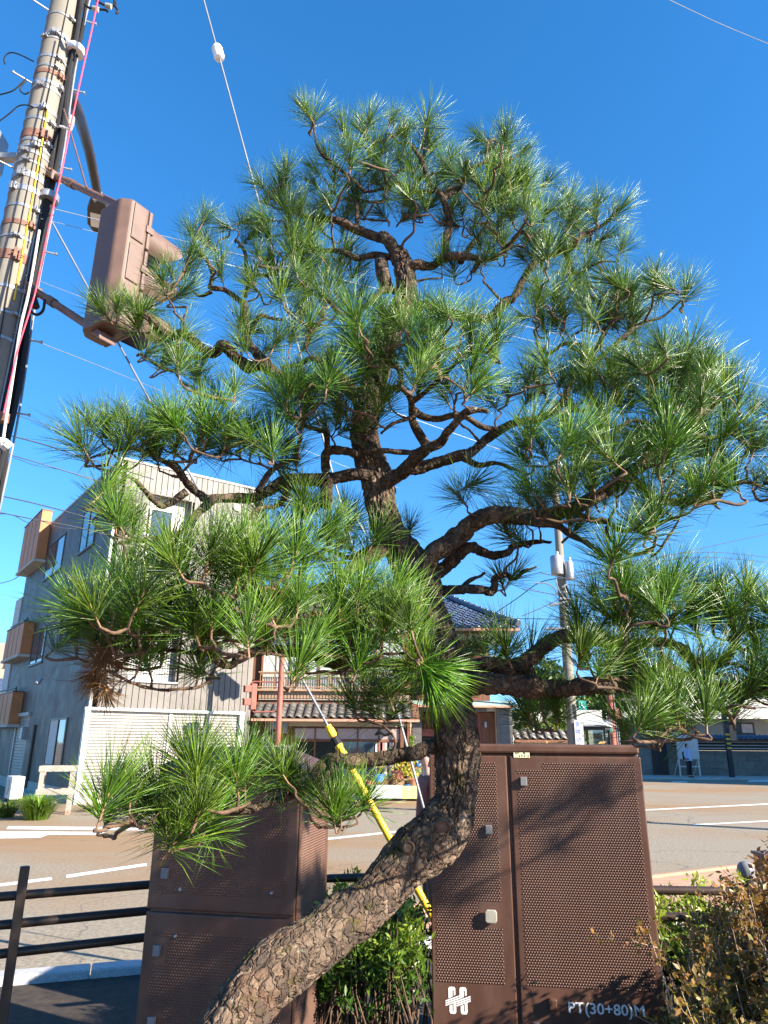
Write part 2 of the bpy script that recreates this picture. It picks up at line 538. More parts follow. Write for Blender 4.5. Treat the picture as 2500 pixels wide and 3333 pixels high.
M_hedgetwig = plain('hedge_twigs', (0.27, 0.19, 0.13), 0.8, var=0.4, scale=30)
M_flower = leafmat('potted_flowers', [(0.08, 0.18, 0.03), (0.35, 0.42, 0.05), (0.6, 0.5, 0.03), (0.6, 0.08, 0.12)], 0.3, 0.5)
M_blue = plain('blue_pot', (0.03, 0.14, 0.42), 0.35)
M_terra = plain('terracotta', (0.32, 0.12, 0.08), 0.7)
M_curtain = plain('striped_curtain', (0.62, 0.5, 0.47), 0.8)
M_curtr = plain('curtain_stripe', (0.45, 0.22, 0.21), 0.8)
M_signg = plain('green_sign', (0.02, 0.27, 0.19), 0.5)
M_signb = plain('blue_lettering', (0.04, 0.09, 0.45), 0.6)
M_yellowp = plain('lime_planter', (0.6, 0.63, 0.22), 0.6)
# ================================================================== the ground
def flat(name, pts, z, mat, parent=None):
    mb = MB()
    mb.poly([(p[0], p[1], z) for p in pts])
    return mb.build(name, mat, parent)

road = flat('road', [(-600, -200), (600, -200), (600, 900), (-600, 900)], 0.0, M_asphalt)
tag(road, kind='structure')

# planted bed behind the kerb, with kerb stones
KD = Vector((0.947, 0.320, 0)).normalized()
KN = Vector((-KD.y, KD.x, 0))
K0 = Vector((-4.6, 4.60, 0))
def kp(s, n, z):
    return K0 + KD * s + KN * n + Vector((0, 0, z))
bed = MB()
a, b = kp(-2, -0.02, 0), kp(14, -0.02, 0)
bed.prism([(-7, 0.9), (9.0, 0.9), (b.x, b.y), (a.x, a.y)], 0.085)
bed = tag(bed.build('planting_bed', M_soil), kind='structure')
walk = flat('footway', [(-40, -40), (40, -40), (40, 0.9), (-40, 0.9)], 0.09, M_paving)
tag(walk, kind='structure')
kerb = tag(bpy.data.objects.new('kerb', None), kind='structure')
COL.objects.link(kerb)
km = MB()
km.box((0, 0, 0), (0.59, 0.16, 0.14))
km = km.mesh('kerb_stone', M_granite)
for i in range(22):
    p = kp(-1.4 + i * 0.6, -0.012 + rng.uniform(-0.004, 0.004), 0)
    o = link('kerb_stone', km, kerb, p, (0, 0, math.atan2(KD.y, KD.x)))
    bv = o.modifiers.new('bevel', 'BEVEL'); bv.width = 0.012; bv.segments = 2

# reddish pavement on the corner
PV = [(-1.0, 6.10), (-0.7, 7.55), (3.5, 9.98), (5.5, 11.12), (16, 17.1), (40, 30), (40, 20), (9.5, 9.6)]
pave = flat('pavement', PV, 0.010, M_paving)
tag(pave, kind='structure')
sm = MB()
sm.box((0.004, 0.004, 0), (0.596, 0.296, 0.022))
sm = sm.mesh('paving_slab', M_paving)
pa = R_(29.5)
ux, uy = Vector((math.cos(pa), math.sin(pa), 0)), Vector((-math.sin(pa), math.cos(pa), 0))
o0 = Vector((3.5, 9.90, 0.012))
cnt = 0
for j in range(-9, 0):
    for i in range(-7, 9):
        p = o0 + ux * (i * 0.6 + (0.3 if j % 2 else 0)) + uy * (j * 0.3)
        if p.y < 7.0 or p.x < -0.6: continue
        # keep it on the pavement side of the kerb of the bed
        if (p - K0).dot(KN) < 0.3: continue
        link('paving_slab', sm, pave, p + Vector((0, 0, rng.uniform(0, 0.003))), (0, 0, pa)); cnt += 1
edge = MB()
for q0, q1 in (((-0.7, 7.55), (3.5, 9.98)), ((3.5, 9.98), (9.0, 13.12))):
    q0, q1 = Vector((*q0, 0)), Vector((*q1, 0))
    d = (q1 - q0).normalized(); n = Vector((-d.y, d.x, 0))
    edge.add([q0 - n * .06, q1 - n * .06, q1 + n * .06, q0 + n * .06, q0 - n * .06 + Vector((0, 0, .04)), q1 - n * .06 + Vector((0, 0, .04)), q1 + n * .055 + Vector((0, 0, .03)), q0 + n * .055 + Vector((0, 0, .03))],
             [(3, 2, 1, 0), (4, 5, 6, 7), (0, 1, 5, 4), (1, 2, 6, 5), (2, 3, 7, 6), (3, 0, 4, 7)])
edge.build('pavement_edge', M_paving, pave)

# white paint: each mark a quad laid on the asphalt, corners measured along the road
marks = [
    # dashes of the lane line
    [(215, 2858), (478, 2818), (478, 2809), (215, 2848)],
    [(-60, 2893), (170, 2864), (168, 2855), (-60, 2883)],
    # zebra crossing bars
    [(20, 2699), (470, 2703), (470, 2693), (27, 2689)],
    [(-90, 2716), (330, 2718), (345, 2708), (-90, 2705)],
    [(-90, 2731), (130, 2727), (160, 2716), (-90, 2719)],
    # edge lines
    [(1035, 2737), (1290, 2710), (1290, 2704), (1035, 2730)],
    [(2090, 2639), (2560, 2616), (2560, 2612), (2090, 2635)],
    [(2256, 2687), (2540, 2672), (2540, 2668), (2256, 2683)],
    # crossing on the far side
    [(2262, 2538), (2430, 2538), (2450, 2531), (2300, 2531)],
    [(2430, 2545), (2560, 2545), (2560, 2538), (2440, 2539)],
    [(2185, 2547), (2235, 2548), (2240, 2544), (2190, 2543)],
]
names = ['lane_dash', 'lane_dash', 'crossing_bar', 'crossing_bar', 'crossing_bar', 'edge_line', 'edge_line', 'edge_line', 'crossing_bar', 'crossing_bar', 'crossing_bar']
for nm, q in zip(names, marks):
    mb = MB()
    mb.poly([ground(x, y, 0.004) for x, y in q])
    mb.build(nm, M_line, road)

# far pavement in front of the houses, slightly raised
fp = MB()
fp.prism([(-8.9, 20.3), (-4.0, 22.2), (1.5, 22.6), (6.5, 25.5), (9, 29), (12, 36.5), (40, 37.0), (40, 120), (-60, 120), (-30, 40), (-14.8, 29.2)], 0.06)
tag(fp.build('far_pavement', M_conc), kind='structure')
# ================================================================== equipment cabinets
def dots_mesh(name, fields, mat, pitch=0.0131, r=0.0046, h=0.0032):
    """fields: (origin, ux, uz, un, width, height, holes) in the cabinet's own frame; bumps as small six-sided frusta"""
    V = []; Q = []; H = []
    nb = 0
    ring = np.array([[math.cos(k * math.pi / 3), math.sin(k * math.pi / 3)] for k in range(6)])
    for (o, ux, uz, un, w, hgt, holes) in fields:
        rp = pitch * 0.866
        pts = []
        for j in range(int(hgt / rp) + 1):
            off = pitch / 2 if j % 2 else 0
            for i in range(int((w - off) / pitch) + 1):
                x, z = off + i * pitch, j * rp
                if any(a <= x <= b and c <= z <= d for a, b, c, d in holes): continue
                pts.append((x, z))
        pts = np.array(pts)
        o, ux, uz, un = map(np.array, (o, ux, uz, un))
        c = o + pts[:, :1] * ux + pts[:, 1:] * uz
        lo = c[:, None, :] + ring[None, :, :1] * r * ux + ring[None, :, 1:] * r * uz - un * 0.0005
        hi = c[:, None, :] + ring[None, :, :1] * r * 0.45 * ux + ring[None, :, 1:] * r * 0.45 * uz + un * h
        n = len(pts)
        V.append(np.concatenate([lo, hi], 1).reshape(-1, 3))
        b = nb + np.arange(n)[:, None] * 12
        for k in range(6):
            k2 = (k + 1) % 6
            Q.append(np.concatenate([b + k, b + k2, b + 6 + k2, b + 6 + k], 1))
        H.append(np.concatenate([b + 6 + k for k in range(6)], 1))
        nb += n * 12
    return npmesh(name, np.concatenate(V), [np.concatenate(Q), np.concatenate(H)], [mat])

X_, Z_, F_ = (1, 0, 0), (0, 0, 1), (0, -1, 0)
def square_bolt(parent, x, z, y=-0.0, s=0.028, name='square_bolt'):
    mb = MB()
    mb.box((x - s / 2, y - 0.018, z - s / 2 * 1.25), (x + s / 2, y, z + s / 2 * 1.25))
    mb.build(name, M_bolt, parent, bevel=0.003, local=True)

# ---- right cabinet, two doors under a lid
RA = R_(-7.5)
RW, RD = 1.072, 0.46
rc = thing('equipment_cabinet', 'wide brown dotted cabinet with two doors, lid and white lettering, right of the trunk', 'cabinet', (0.246, 3.94, 0.085), RA)
z0 = 0.085
TOP = 1.597 - z0
mb = MB(); mb.box((0.012, 0.012, 0), (RW - 0.012, RD, 0.06)); mb.build('plinth', M_conc, rc, bevel=0.006, local=True)
mb = MB(); mb.box((0.008, 0.016, 0.06), (RW - 0.008, RD - 0.01, TOP - 0.045)); mb.build('body', M_brown, rc, bevel=0.006, local=True)
mb = MB(); mb.box((-0.002, -0.006, TOP - 0.046), (RW - 0.004, RD + 0.01, TOP)); mb.build('lid', M_brown, rc, bevel=0.012, local=True)
DS = 0.408
doors = []
for x0, x1 in ((0.0, DS - 0.008), (DS + 0.008, RW)):
    mb = MB(); mb.box((x0, 0.0, 0.075), (x1, 0.0155, TOP - 0.058))
    doors.append(mb.build('door', M_brown, rc, bevel=0.007, local=True, segs=3))
rinv = mworld(rc).inverted()
rn = mworld(rc).to_3x3() @ Vector((0, -1, 0))
def rl(px, py):
    p = rinv @ onplane(px, py, rc.location, rn)
    return p.x, p.z
zt, zb = TOP - 0.085, rl(1700, 3205)[1]
hx, hz = rl(1598, 2980)
b1 = rl(1591, 2700); b2 = rl(1704, 2543); b3 = rl(1798, 3266); b4 = rl(1747, 3345)
def hole(c, ox, oz, w, h):
    return (c[0] - ox - w, c[0] - ox + w, c[1] - oz - h, c[1] - oz + h)
lo = (0.028, -0.0002, zb); ro = (DS + 0.045, -0.0002, zb)
me = dots_mesh('embossed_dots', [
    (lo, X_, Z_, F_, DS - 0.028 - 0.062, zt - zb, [hole((hx, hz), lo[0], zb, 0.058, 0.058), hole(b1, lo[0], zb, 0.026, 0.034)])], M_brownd)
tag(link('embossed_dots', me, doors[0]), kind='stuff')
me = dots_mesh('embossed_dots', [(ro, X_, Z_, F_, RW - DS - 0.045 - 0.035, zt - zb, [hole(b2, ro[0], zb, 0.03, 0.036), (-.1, .13, zt - zb - 0.04, 3)])], M_brownd)
tag(link('embossed_dots', me, doors[1]), kind='stuff')
for c in (b1, b2): square_bolt(rc, *c, s=0.034)
mb = MB(); mb.box((b3[0] - .02, -0.03, b3[1] - .024), (b3[0] + .02, 0, b3[1] + .024)); mb.build('lock_cover', M_brown, rc, bevel=0.006, local=True)
mb = MB(); mb.box((b4[0] - .018, -0.03, b4[1] - .02), (b4[0] + .018, 0, b4[1] + .02)); mb.build('square_bolt', M_bolt, rc, bevel=0.003, local=True)
mb = MB()
Mh = frame((hx, 0, hz), (1, 0, 0), (0, 0, 1), (0, -1, 0))
mb.lathe([(0.018, 0), (0.018, 0.012)], 20, Mh)
hnd = mb.build('handle', M_handle, rc, smooth=True, local=True)
mb = MB()
mb.prism([(-.029, -.02), (-.02, -.029), (.02, -.029), (.029, -.02), (.029, .02), (.02, .029), (-.02, .029), (-.029, .02)], 0.016, Matrix.Translation((hx, -0.012, hz)) @ Matrix.Rotation(R_(90), 4, 'X'))
mb.build('knob', M_handle, hnd, bevel=0.004, local=True)
# raised flat square behind the handle
mb = MB(); mb.box((hx - .056, -0.0012, hz - .056), (hx + .056, 0.0, hz + .056)); mb.build('handle_plate', M_brown, rc, bevel=0, local=True)
# name plate
np0 = rl(1671, 2447); np1 = rl(1724, 2467)
mb = MB(); mb.box((np0[0], -0.003, np1[1]), (np1[0], -0.0003, np0[1])); pl = mb.build('name_plate', M_plate, rc, bevel=0.001, local=True)
for txt, dz, sz in (('4217      86', 0.0195, 0.0115), ('二 6 9 5 コ', 0.004, 0.0155)):
    me = text_mesh(txt, sz, M_ink, 0.0004)
    link('lettering', me, pl, (np0[0] + 0.008, -0.0036, np1[1] + dz), (R_(90), 0, 0))
# lettering on the right door
tx0 = rl(1848, 3296); tx1 = rl(2098, 3308)
me = text_mesh('PT(30+80)M', 0.062, M_letter, 0.0005, 0.0)
w = max(v.co.x for v in me.vertices)
for dx_, dz_ in ((0, 0), (.0022, .0), (.0011, .0014)):          # three passes of paint make the strokes heavy
    link('lettering', me, rc, (tx0[0] + dx_, -0.0012 - dx_ * .2, tx0[1] + dz_), (R_(90), 0, 0), ((tx1[0] - tx0[0]) / w, 1, 1))
# emblem: two tall loops crossed by slanting bands
e0 = rl(1451, 3301)
def emb(poly):
    k = 0.119 / 180
    mb.prism([(x * k, (175 - y) * k) for x, y in poly][::-1], 0.0012, Matrix.Translation((e0[0], -0.0001, e0[1])) @ Matrix.Rotation(R_(90), 4, 'X'))
mb = MB()
for dx in (0, 80):
    emb([(22 + dx, 78), (22 + dx, 14), (30 + dx, 4), (64 + dx, 4), (72 + dx, 14), (72 + dx, 52), (60 + dx, 58), (60 + dx, 24), (51 + dx, 24), (51 + dx, 63)])
    emb([(28 + dx, 122), (49 + dx, 112), (49 + dx, 154), (57 + dx, 154), (57 + dx, 106), (76 + dx, 94), (76 + dx, 158), (68 + dx, 170), (36 + dx, 170), (28 + dx, 158)])
    for k in range(3):
        o = k * 13
        emb([(0 + dx, 90 + o), (100 + dx, 55 + o), (100 + dx, 63 + o), (0 + dx, 98 + o)])
mb.build('emblem', M_letter, rc, local=True)
# dead leaves and dust lying on the lid are separate small things
# ---- left cabinet with sloped roof
LAY = R_(-11.5)
LW, LD = 0.695, 0.50
lc = thing('equipment_cabinet', 'narrow brown dotted cabinet with sloped lid, left of the leaning trunk', 'cabinet', (-1.054, 3.587, 0.085), LAY)
linv = mworld(lc).inverted()
ln = mworld(lc).to_3x3() @ Vector((0, -1, 0))
def ll(px, py):
    p = linv @ onplane(px, py, lc.location, ln)
    return p.x, p.z
ZS = ll(720, 2975)[1]
LT = 1.47 - z0
mb = MB(); mb.box((0.01, 0.01, 0), (LW - 0.01, LD - .01, 0.06)); mb.build('plinth', M_conc, lc, bevel=0.006, local=True)
mb = MB(); mb.box((0.01, 0.012, 0.06), (LW - 0.005, LD - 0.005, LT)); mb.build('body', M_brown, lc, bevel=0.006, local=True)
mb = MB(); mb.box((0, -0.004, ZS + 0.006), (LW, 0.012, LT)); dU = mb.build('upper_panel', M_brown, lc, bevel=0.007, local=True, segs=3)
mb = MB(); mb.box((0.0, -0.004, 0.075), (LW, 0.012, ZS - 0.006)); dL = mb.build('lower_panel', M_brown, lc, bevel=0.007, local=True, segs=3)
mb = MB(); mb.box((LW - 0.005, 0.02, 0.09), (LW + 0.004, LD - 0.01, LT - 0.01)); dS = mb.build('side_panel', M_brown, lc, bevel=0.004, local=True)
# lid: a low hipped cap
c = 0.165
mb = MB()
mb.add([(-.008, -.012, LT + .001), (LW + .008, -.012, LT + .001), (LW + .008, LD + .01, LT + .001), (-.008, LD + .01, LT + .001),
        (-.008, -.012, LT + .018), (LW + .008, -.012, LT + .018), (LW + .008, LD + .01, LT + .018), (-.008, LD + .01, LT + .018),
        (c, c, LT + .105), (LW - c, c, LT + .105), (LW - c, LD - c, LT + .105), (c, LD - c, LT + .105)],
       [(3, 2, 1, 0), (0, 1, 5, 4), (1, 2, 6, 5), (2, 3, 7, 6), (3, 0, 4, 7), (4, 5, 9, 8), (5, 6, 10, 9), (6, 7, 11, 10), (7, 4, 8, 11), (8, 9, 10, 11)])
mb.build('lid', M_brown, lc, bevel=0.012, local=True, segs=3)
q1, q2, q3 = ll(541, 2841), ll(515, 3092), ll(497, 3325)
F0 = (0, -1, 0)
oU = (0.045, -0.0042, ZS + 0.075); oL = (0.045, -0.0042, 0.13)
me = dots_mesh('embossed_dots', [(oU, X_, Z_, F0, LW - .09, LT - ZS - .13, [hole(q1, oU[0], oU[2], .045, .055)])], M_brownd)
tag(link('embossed_dots', me, dU), kind='stuff')
me = dots_mesh('embossed_dots', [(oL, X_, Z_, F0, LW - .09, ZS - .21, [hole(q2, oL[0], oL[2], .045, .055), hole(q3, oL[0], oL[2], .045, .055)])], M_brownd)
tag(link('embossed_dots', me, dL), kind='stuff')
me = dots_mesh('embossed_dots', [((LW + .0042, .05, .14), (0, 1, 0), Z_, (1, 0, 0), LD - .11, LT - .20, [])], M_brownd)
tag(link('embossed_dots', me, dS), kind='stuff')
for q in (q1, q2, q3):
    square_bolt(lc, *q, y=-0.004, s=0.034)
for q in (ll(588, 2894), ll(886, 2906), ll(573, 3046)):
    mb = MB(); mb.lathe([(0.008, 0), (0.008, 0.005), (0.005, 0.011), (0.0015, 0.012)], 14, frame((q[0], -0.004, q[1]), (1, 0, 0), (0, 0, 1), (0, -1, 0)))
    mb.build('rivet', M_galv, lc, smooth=True, local=True)

# concrete slab edge showing left of the left cabinet
mb = MB()
mb.box((-0.12, -0.05, -0.09), (LW + 0.1, LD + 0.1, -0.004)); mb.build('base_slab', M_conc, lc, bevel=0.01, local=True)

# ---- fence of round dark rails with square posts
def fence(name, label, pts, rails, posts, top):
    t = thing(name, label, 'fence', (pts[0][0], pts[0][1], 0.08))
    P = [Vector((x, y, 0)) for x, y in pts]
    for z in rails:
        mb = MB(); mb.tube([p + Vector((0, 0, z)) for p in P], 0.021, 14); mb.build('rail', M_fence, t, smooth=True)
    for (x, y, ang) in posts:
        mb = MB(); mb.box((-.021, -.04, 0), (.021, .0, top - .08)); 
        o = mb.build('post', M_fence, t, local=True, bevel=0.004)
        o.matrix_basis = Matrix.LocRotScale(Vector((x, y, 0.08)) - t.location, Euler((0, 0, ang)), None)
    return t
pa_ = at(52, 3080, 3.78)
fence('metal_fence', 'dark metal fence with three rails beside the left cabinet', [(-3.6, 2.71), (-1.81, 3.75), (-1.12, 4.12)],
      (0.895, 0.775, 0.655), [(pa_.x, 3.75, R_(28)), (-2.99, 3.08, R_(28))], 1.03)
fence('metal_fence', 'short dark rail crossing the gap behind the trunk between the cabinets', [(-0.55, 4.20), (-0.25, 4.30), (0.45, 4.45)], (0.895,), [(0.40, 4.47, 0)], 1.0)
fence('metal_fence', 'dark rail behind the autumn hedge right of the wide cabinet', [(1.34, 4.03), (2.4, 3.98), (3.6, 3.95)], (0.895, 0.775, 0.655), [(3.2, 3.99, 0)], 1.0)
# round cap of a post behind the hedge
bp = at(2428, 2835, 4.6)
t = thing('bollard', 'grey round-topped bollard behind the autumn hedge', 'bollard', (bp.x, bp.y, 0.085))
mb = MB(); mb.lathe([(0.035, 0), (0.035, bp.z - 0.12)], 16); mb.build('post', M_lampdark, t, smooth=True, local=True)
mb = MB(); mb.lathe([(0.02, bp.z - .125), (.047, bp.z - .11), (.05, bp.z - .085), (.045, bp.z - .06), (.03, bp.z - .04), (.004, bp.z - .032)], 18); mb.build('cap', M_bolt, t, smooth=True, local=True)
bp = at(2480, 2785, 6.2)
t = thing('junction_box', 'dark brown junction box on a post behind the hedge', 'box', (bp.x + .06, bp.y, 0.085))
mb = MB(); mb.box((-.03, -.03, 0), (.03, .03, bp.z - .35)); mb.build('post', M_fence, t, local=True)
mb = MB(); mb.box((-.09, -.09, bp.z - .36), (.16, .09, bp.z - .085)); mb.build('case', M_brown, t, local=True, bevel=.01)
mb = MB(); mb.box((-.1, -.1, bp.z - .084), (.17, .1, bp.z - .06)); mb.build('lid', M_brown, t, local=True, bevel=.006)
# ================================================================== the pine
def catmull(A, n):
    """A (k,c) control rows -> smooth rows, about n per span"""
    A = np.asarray(A, float)
    P = np.vstack([2 * A[0] - A[1], A, 2 * A[-1] - A[-2]])
    out = []
    for i in range(1, len(P) - 2):
        p0, p1, p2, p3 = P[i - 1], P[i], P[i + 1], P[i + 2]
        m = n if np.isscalar(n) else n[i - 1]
        for t in np.linspace(0, 1, m, endpoint=False):
            out.append(0.5 * ((2 * p1) + (-p0 + p2) * t + (2 * p0 - 5 * p1 + 4 * p2 - p3) * t * t + (-p0 + 3 * p1 - 3 * p2 + p3) * t ** 3))
    out.append(A[-1])
    return np.array(out)

def sweep(P, R, segs, bark=0.0, seed=0.0, knob=0.0):
    """tube along P with radii R; bark > 0 raises voronoi bark plates, knob swells it irregularly"""
    n = len(P)
    T = np.gradient(P, axis=0)
    T /= np.linalg.norm(T, axis=1)[:, None] + 1e-9
    up = np.cross(T[0], [0.3, 0.8, 0.5]); up /= np.linalg.norm(up)
    s = np.concatenate([[0], np.cumsum(np.linalg.norm(np.diff(P, axis=0), axis=1))])
    V = np.zeros((n, segs, 3))
    an = np.arange(segs) * 2 * math.pi / segs
    for i in range(n):
        up = up - T[i] * np.dot(up, T[i]); up /= np.linalg.norm(up) + 1e-9
        w = np.cross(T[i], up)
        dirs = np.cos(an)[:, None] * up + np.sin(an)[:, None] * w
        rr = np.full(segs, R[i])
        bk_ = bark[i] if hasattr(bark, '__len__') else bark
        if knob or bk_:
            for k in range(segs):
                q = P[i] + dirs[k] * R[i]
                if knob:
                    rr[k] += R[i] * knob * (noise.noise(Vector(q) * 9 + Vector((seed, 0, 0))) + 0.5 * noise.noise(Vector(q) * 21))
                if bk_:
                    u = Vector((math.cos(an[k]) * R[i] * 52, math.sin(an[k]) * R[i] * 52, s[i] * 17.0 + seed))
                    u += noise.noise_vector(u * 1.3) * 0.45
                    d = noise.voronoi(u)[0]
                    e = min(1.0, (d[1] - d[0]) / 0.24)
                    e = e * e * (3 - 2 * e)
                    pl = noise.noise(u * 0.9) * 0.5
                    rr[k] += bk_ * ((e - 0.75) + pl * e) + bk_ * 0.4 * noise.noise(u * 3.1)
        V[i] = P[i] + dirs * rr[:, None]
    idx = np.arange(n * segs).reshape(n, segs)
    a = idx[:-1]; b = idx[1:]
    Q = np.stack([a, np.roll(a, -1, 1), np.roll(b, -1, 1), b], -1).reshape(-1, 4)
    V = np.concatenate([V.reshape(-1, 3), P[:1], P[-1:] + T[-1:] * R[-1] * 0.5])
    c0, c1 = n * segs, n * segs + 1
    tri = np.concatenate([np.stack([np.full(segs, c0), np.roll(idx[0], -1), idx[0]], 1), np.stack([np.full(segs, c1), idx[-1], np.roll(idx[-1], -1)], 1)])
    return V, Q, tri

tb = ground(640, 3560, 0.085)
pine = thing('pine_tree', 'gnarled black pine with leaning mossy trunk and layered needle pads', 'tree', (-0.52, 2.08, 0.085))
PB = np.array(pine.location)
skel = []                                   # points of the woody skeleton that twigs may start from
# trunk: px, py, Y, width in photograph pixels
TR = [(560, 3640, 2.02, 200), (725, 3390, 2.10, 190), (850, 3205, 2.18, 190), (1008, 3080, 2.26, 176), (1106, 3008, 2.31, 162), (1207, 2931, 2.36, 150), (1311, 2815, 2.42, 160),
      (1420, 2722, 2.46, 172), (1472, 2640, 2.48, 148), (1486, 2573, 2.49, 132), (1491, 2469, 2.50, 142), (1478, 2364, 2.50, 140), (1466, 2280, 2.51, 138),
      (1448, 2180, 2.52, 150), (1420, 2080, 2.53, 138), (1385, 1980, 2.54, 130), (1360, 1890, 2.55, 134), (1325, 1815, 2.56, 118), (1275, 1745, 2.57, 100), (1244, 1646, 2.58, 96),
      (1224, 1547, 2.59, 98), (1196, 1472, 2.60, 90), (1185, 1400, 2.61, 84), (1196, 1320, 2.62, 80), (1222, 1230, 2.64, 76), (1255, 1130, 2.66, 72), (1290, 1045, 2.68, 70), (1322, 960, 2.70, 68), (1317, 883, 2.72, 62), (1296, 822, 2.74, 56)]
def nodes3(pts):
    out = []
    for px, py, Y, w in pts:
        p = at(px, py, Y)
        out.append([*p, 0.5 * w * depth(p) / F])
    return np.array(out)
A = nodes3(TR)
C = catmull(A, [44] * 13 + [24] * 16)
bk = np.interp(np.arange(len(C)), [0, 44 * 5, 44 * 8, 44 * 13], [0.0048, 0.0055, 0.0085, 0.0105])
V, Q, T3 = sweep(C[:, :3], C[:, 3], 150, bark=bk, seed=3.0, knob=0.12)
me = npmesh('trunk', V - PB, [Q, T3], [M_bark], True)
trunk = link('trunk', me, pine)
skel += [tuple(p) for p in C[640::6, :3]]
def stub(px, py, Y, r, dirv, mat=M_twig):
    p = Vector(at(px, py, Y)); d = Vector(dirv).normalized()
    mb = MB()
    mb.lathe([(r * 1.25, -0.05), (r * 1.15, 0.0), (r, 0.012), (r * 0.8, 0.016), (r * .72, 0.011), (r * .3, 0.012), (0.002, 0.012)], 20, Matrix.Translation(p) @ d.to_track_quat('Z', 'Y').to_matrix().to_4x4())
    return mb.build('pruning_scar', mat, trunk, smooth=True)
stub(1440, 2693, 2.395, 0.024, (0.1, -1, -.1))
stub(1330, 2760, 2.36, 0.018, (0.0, -1, .2))

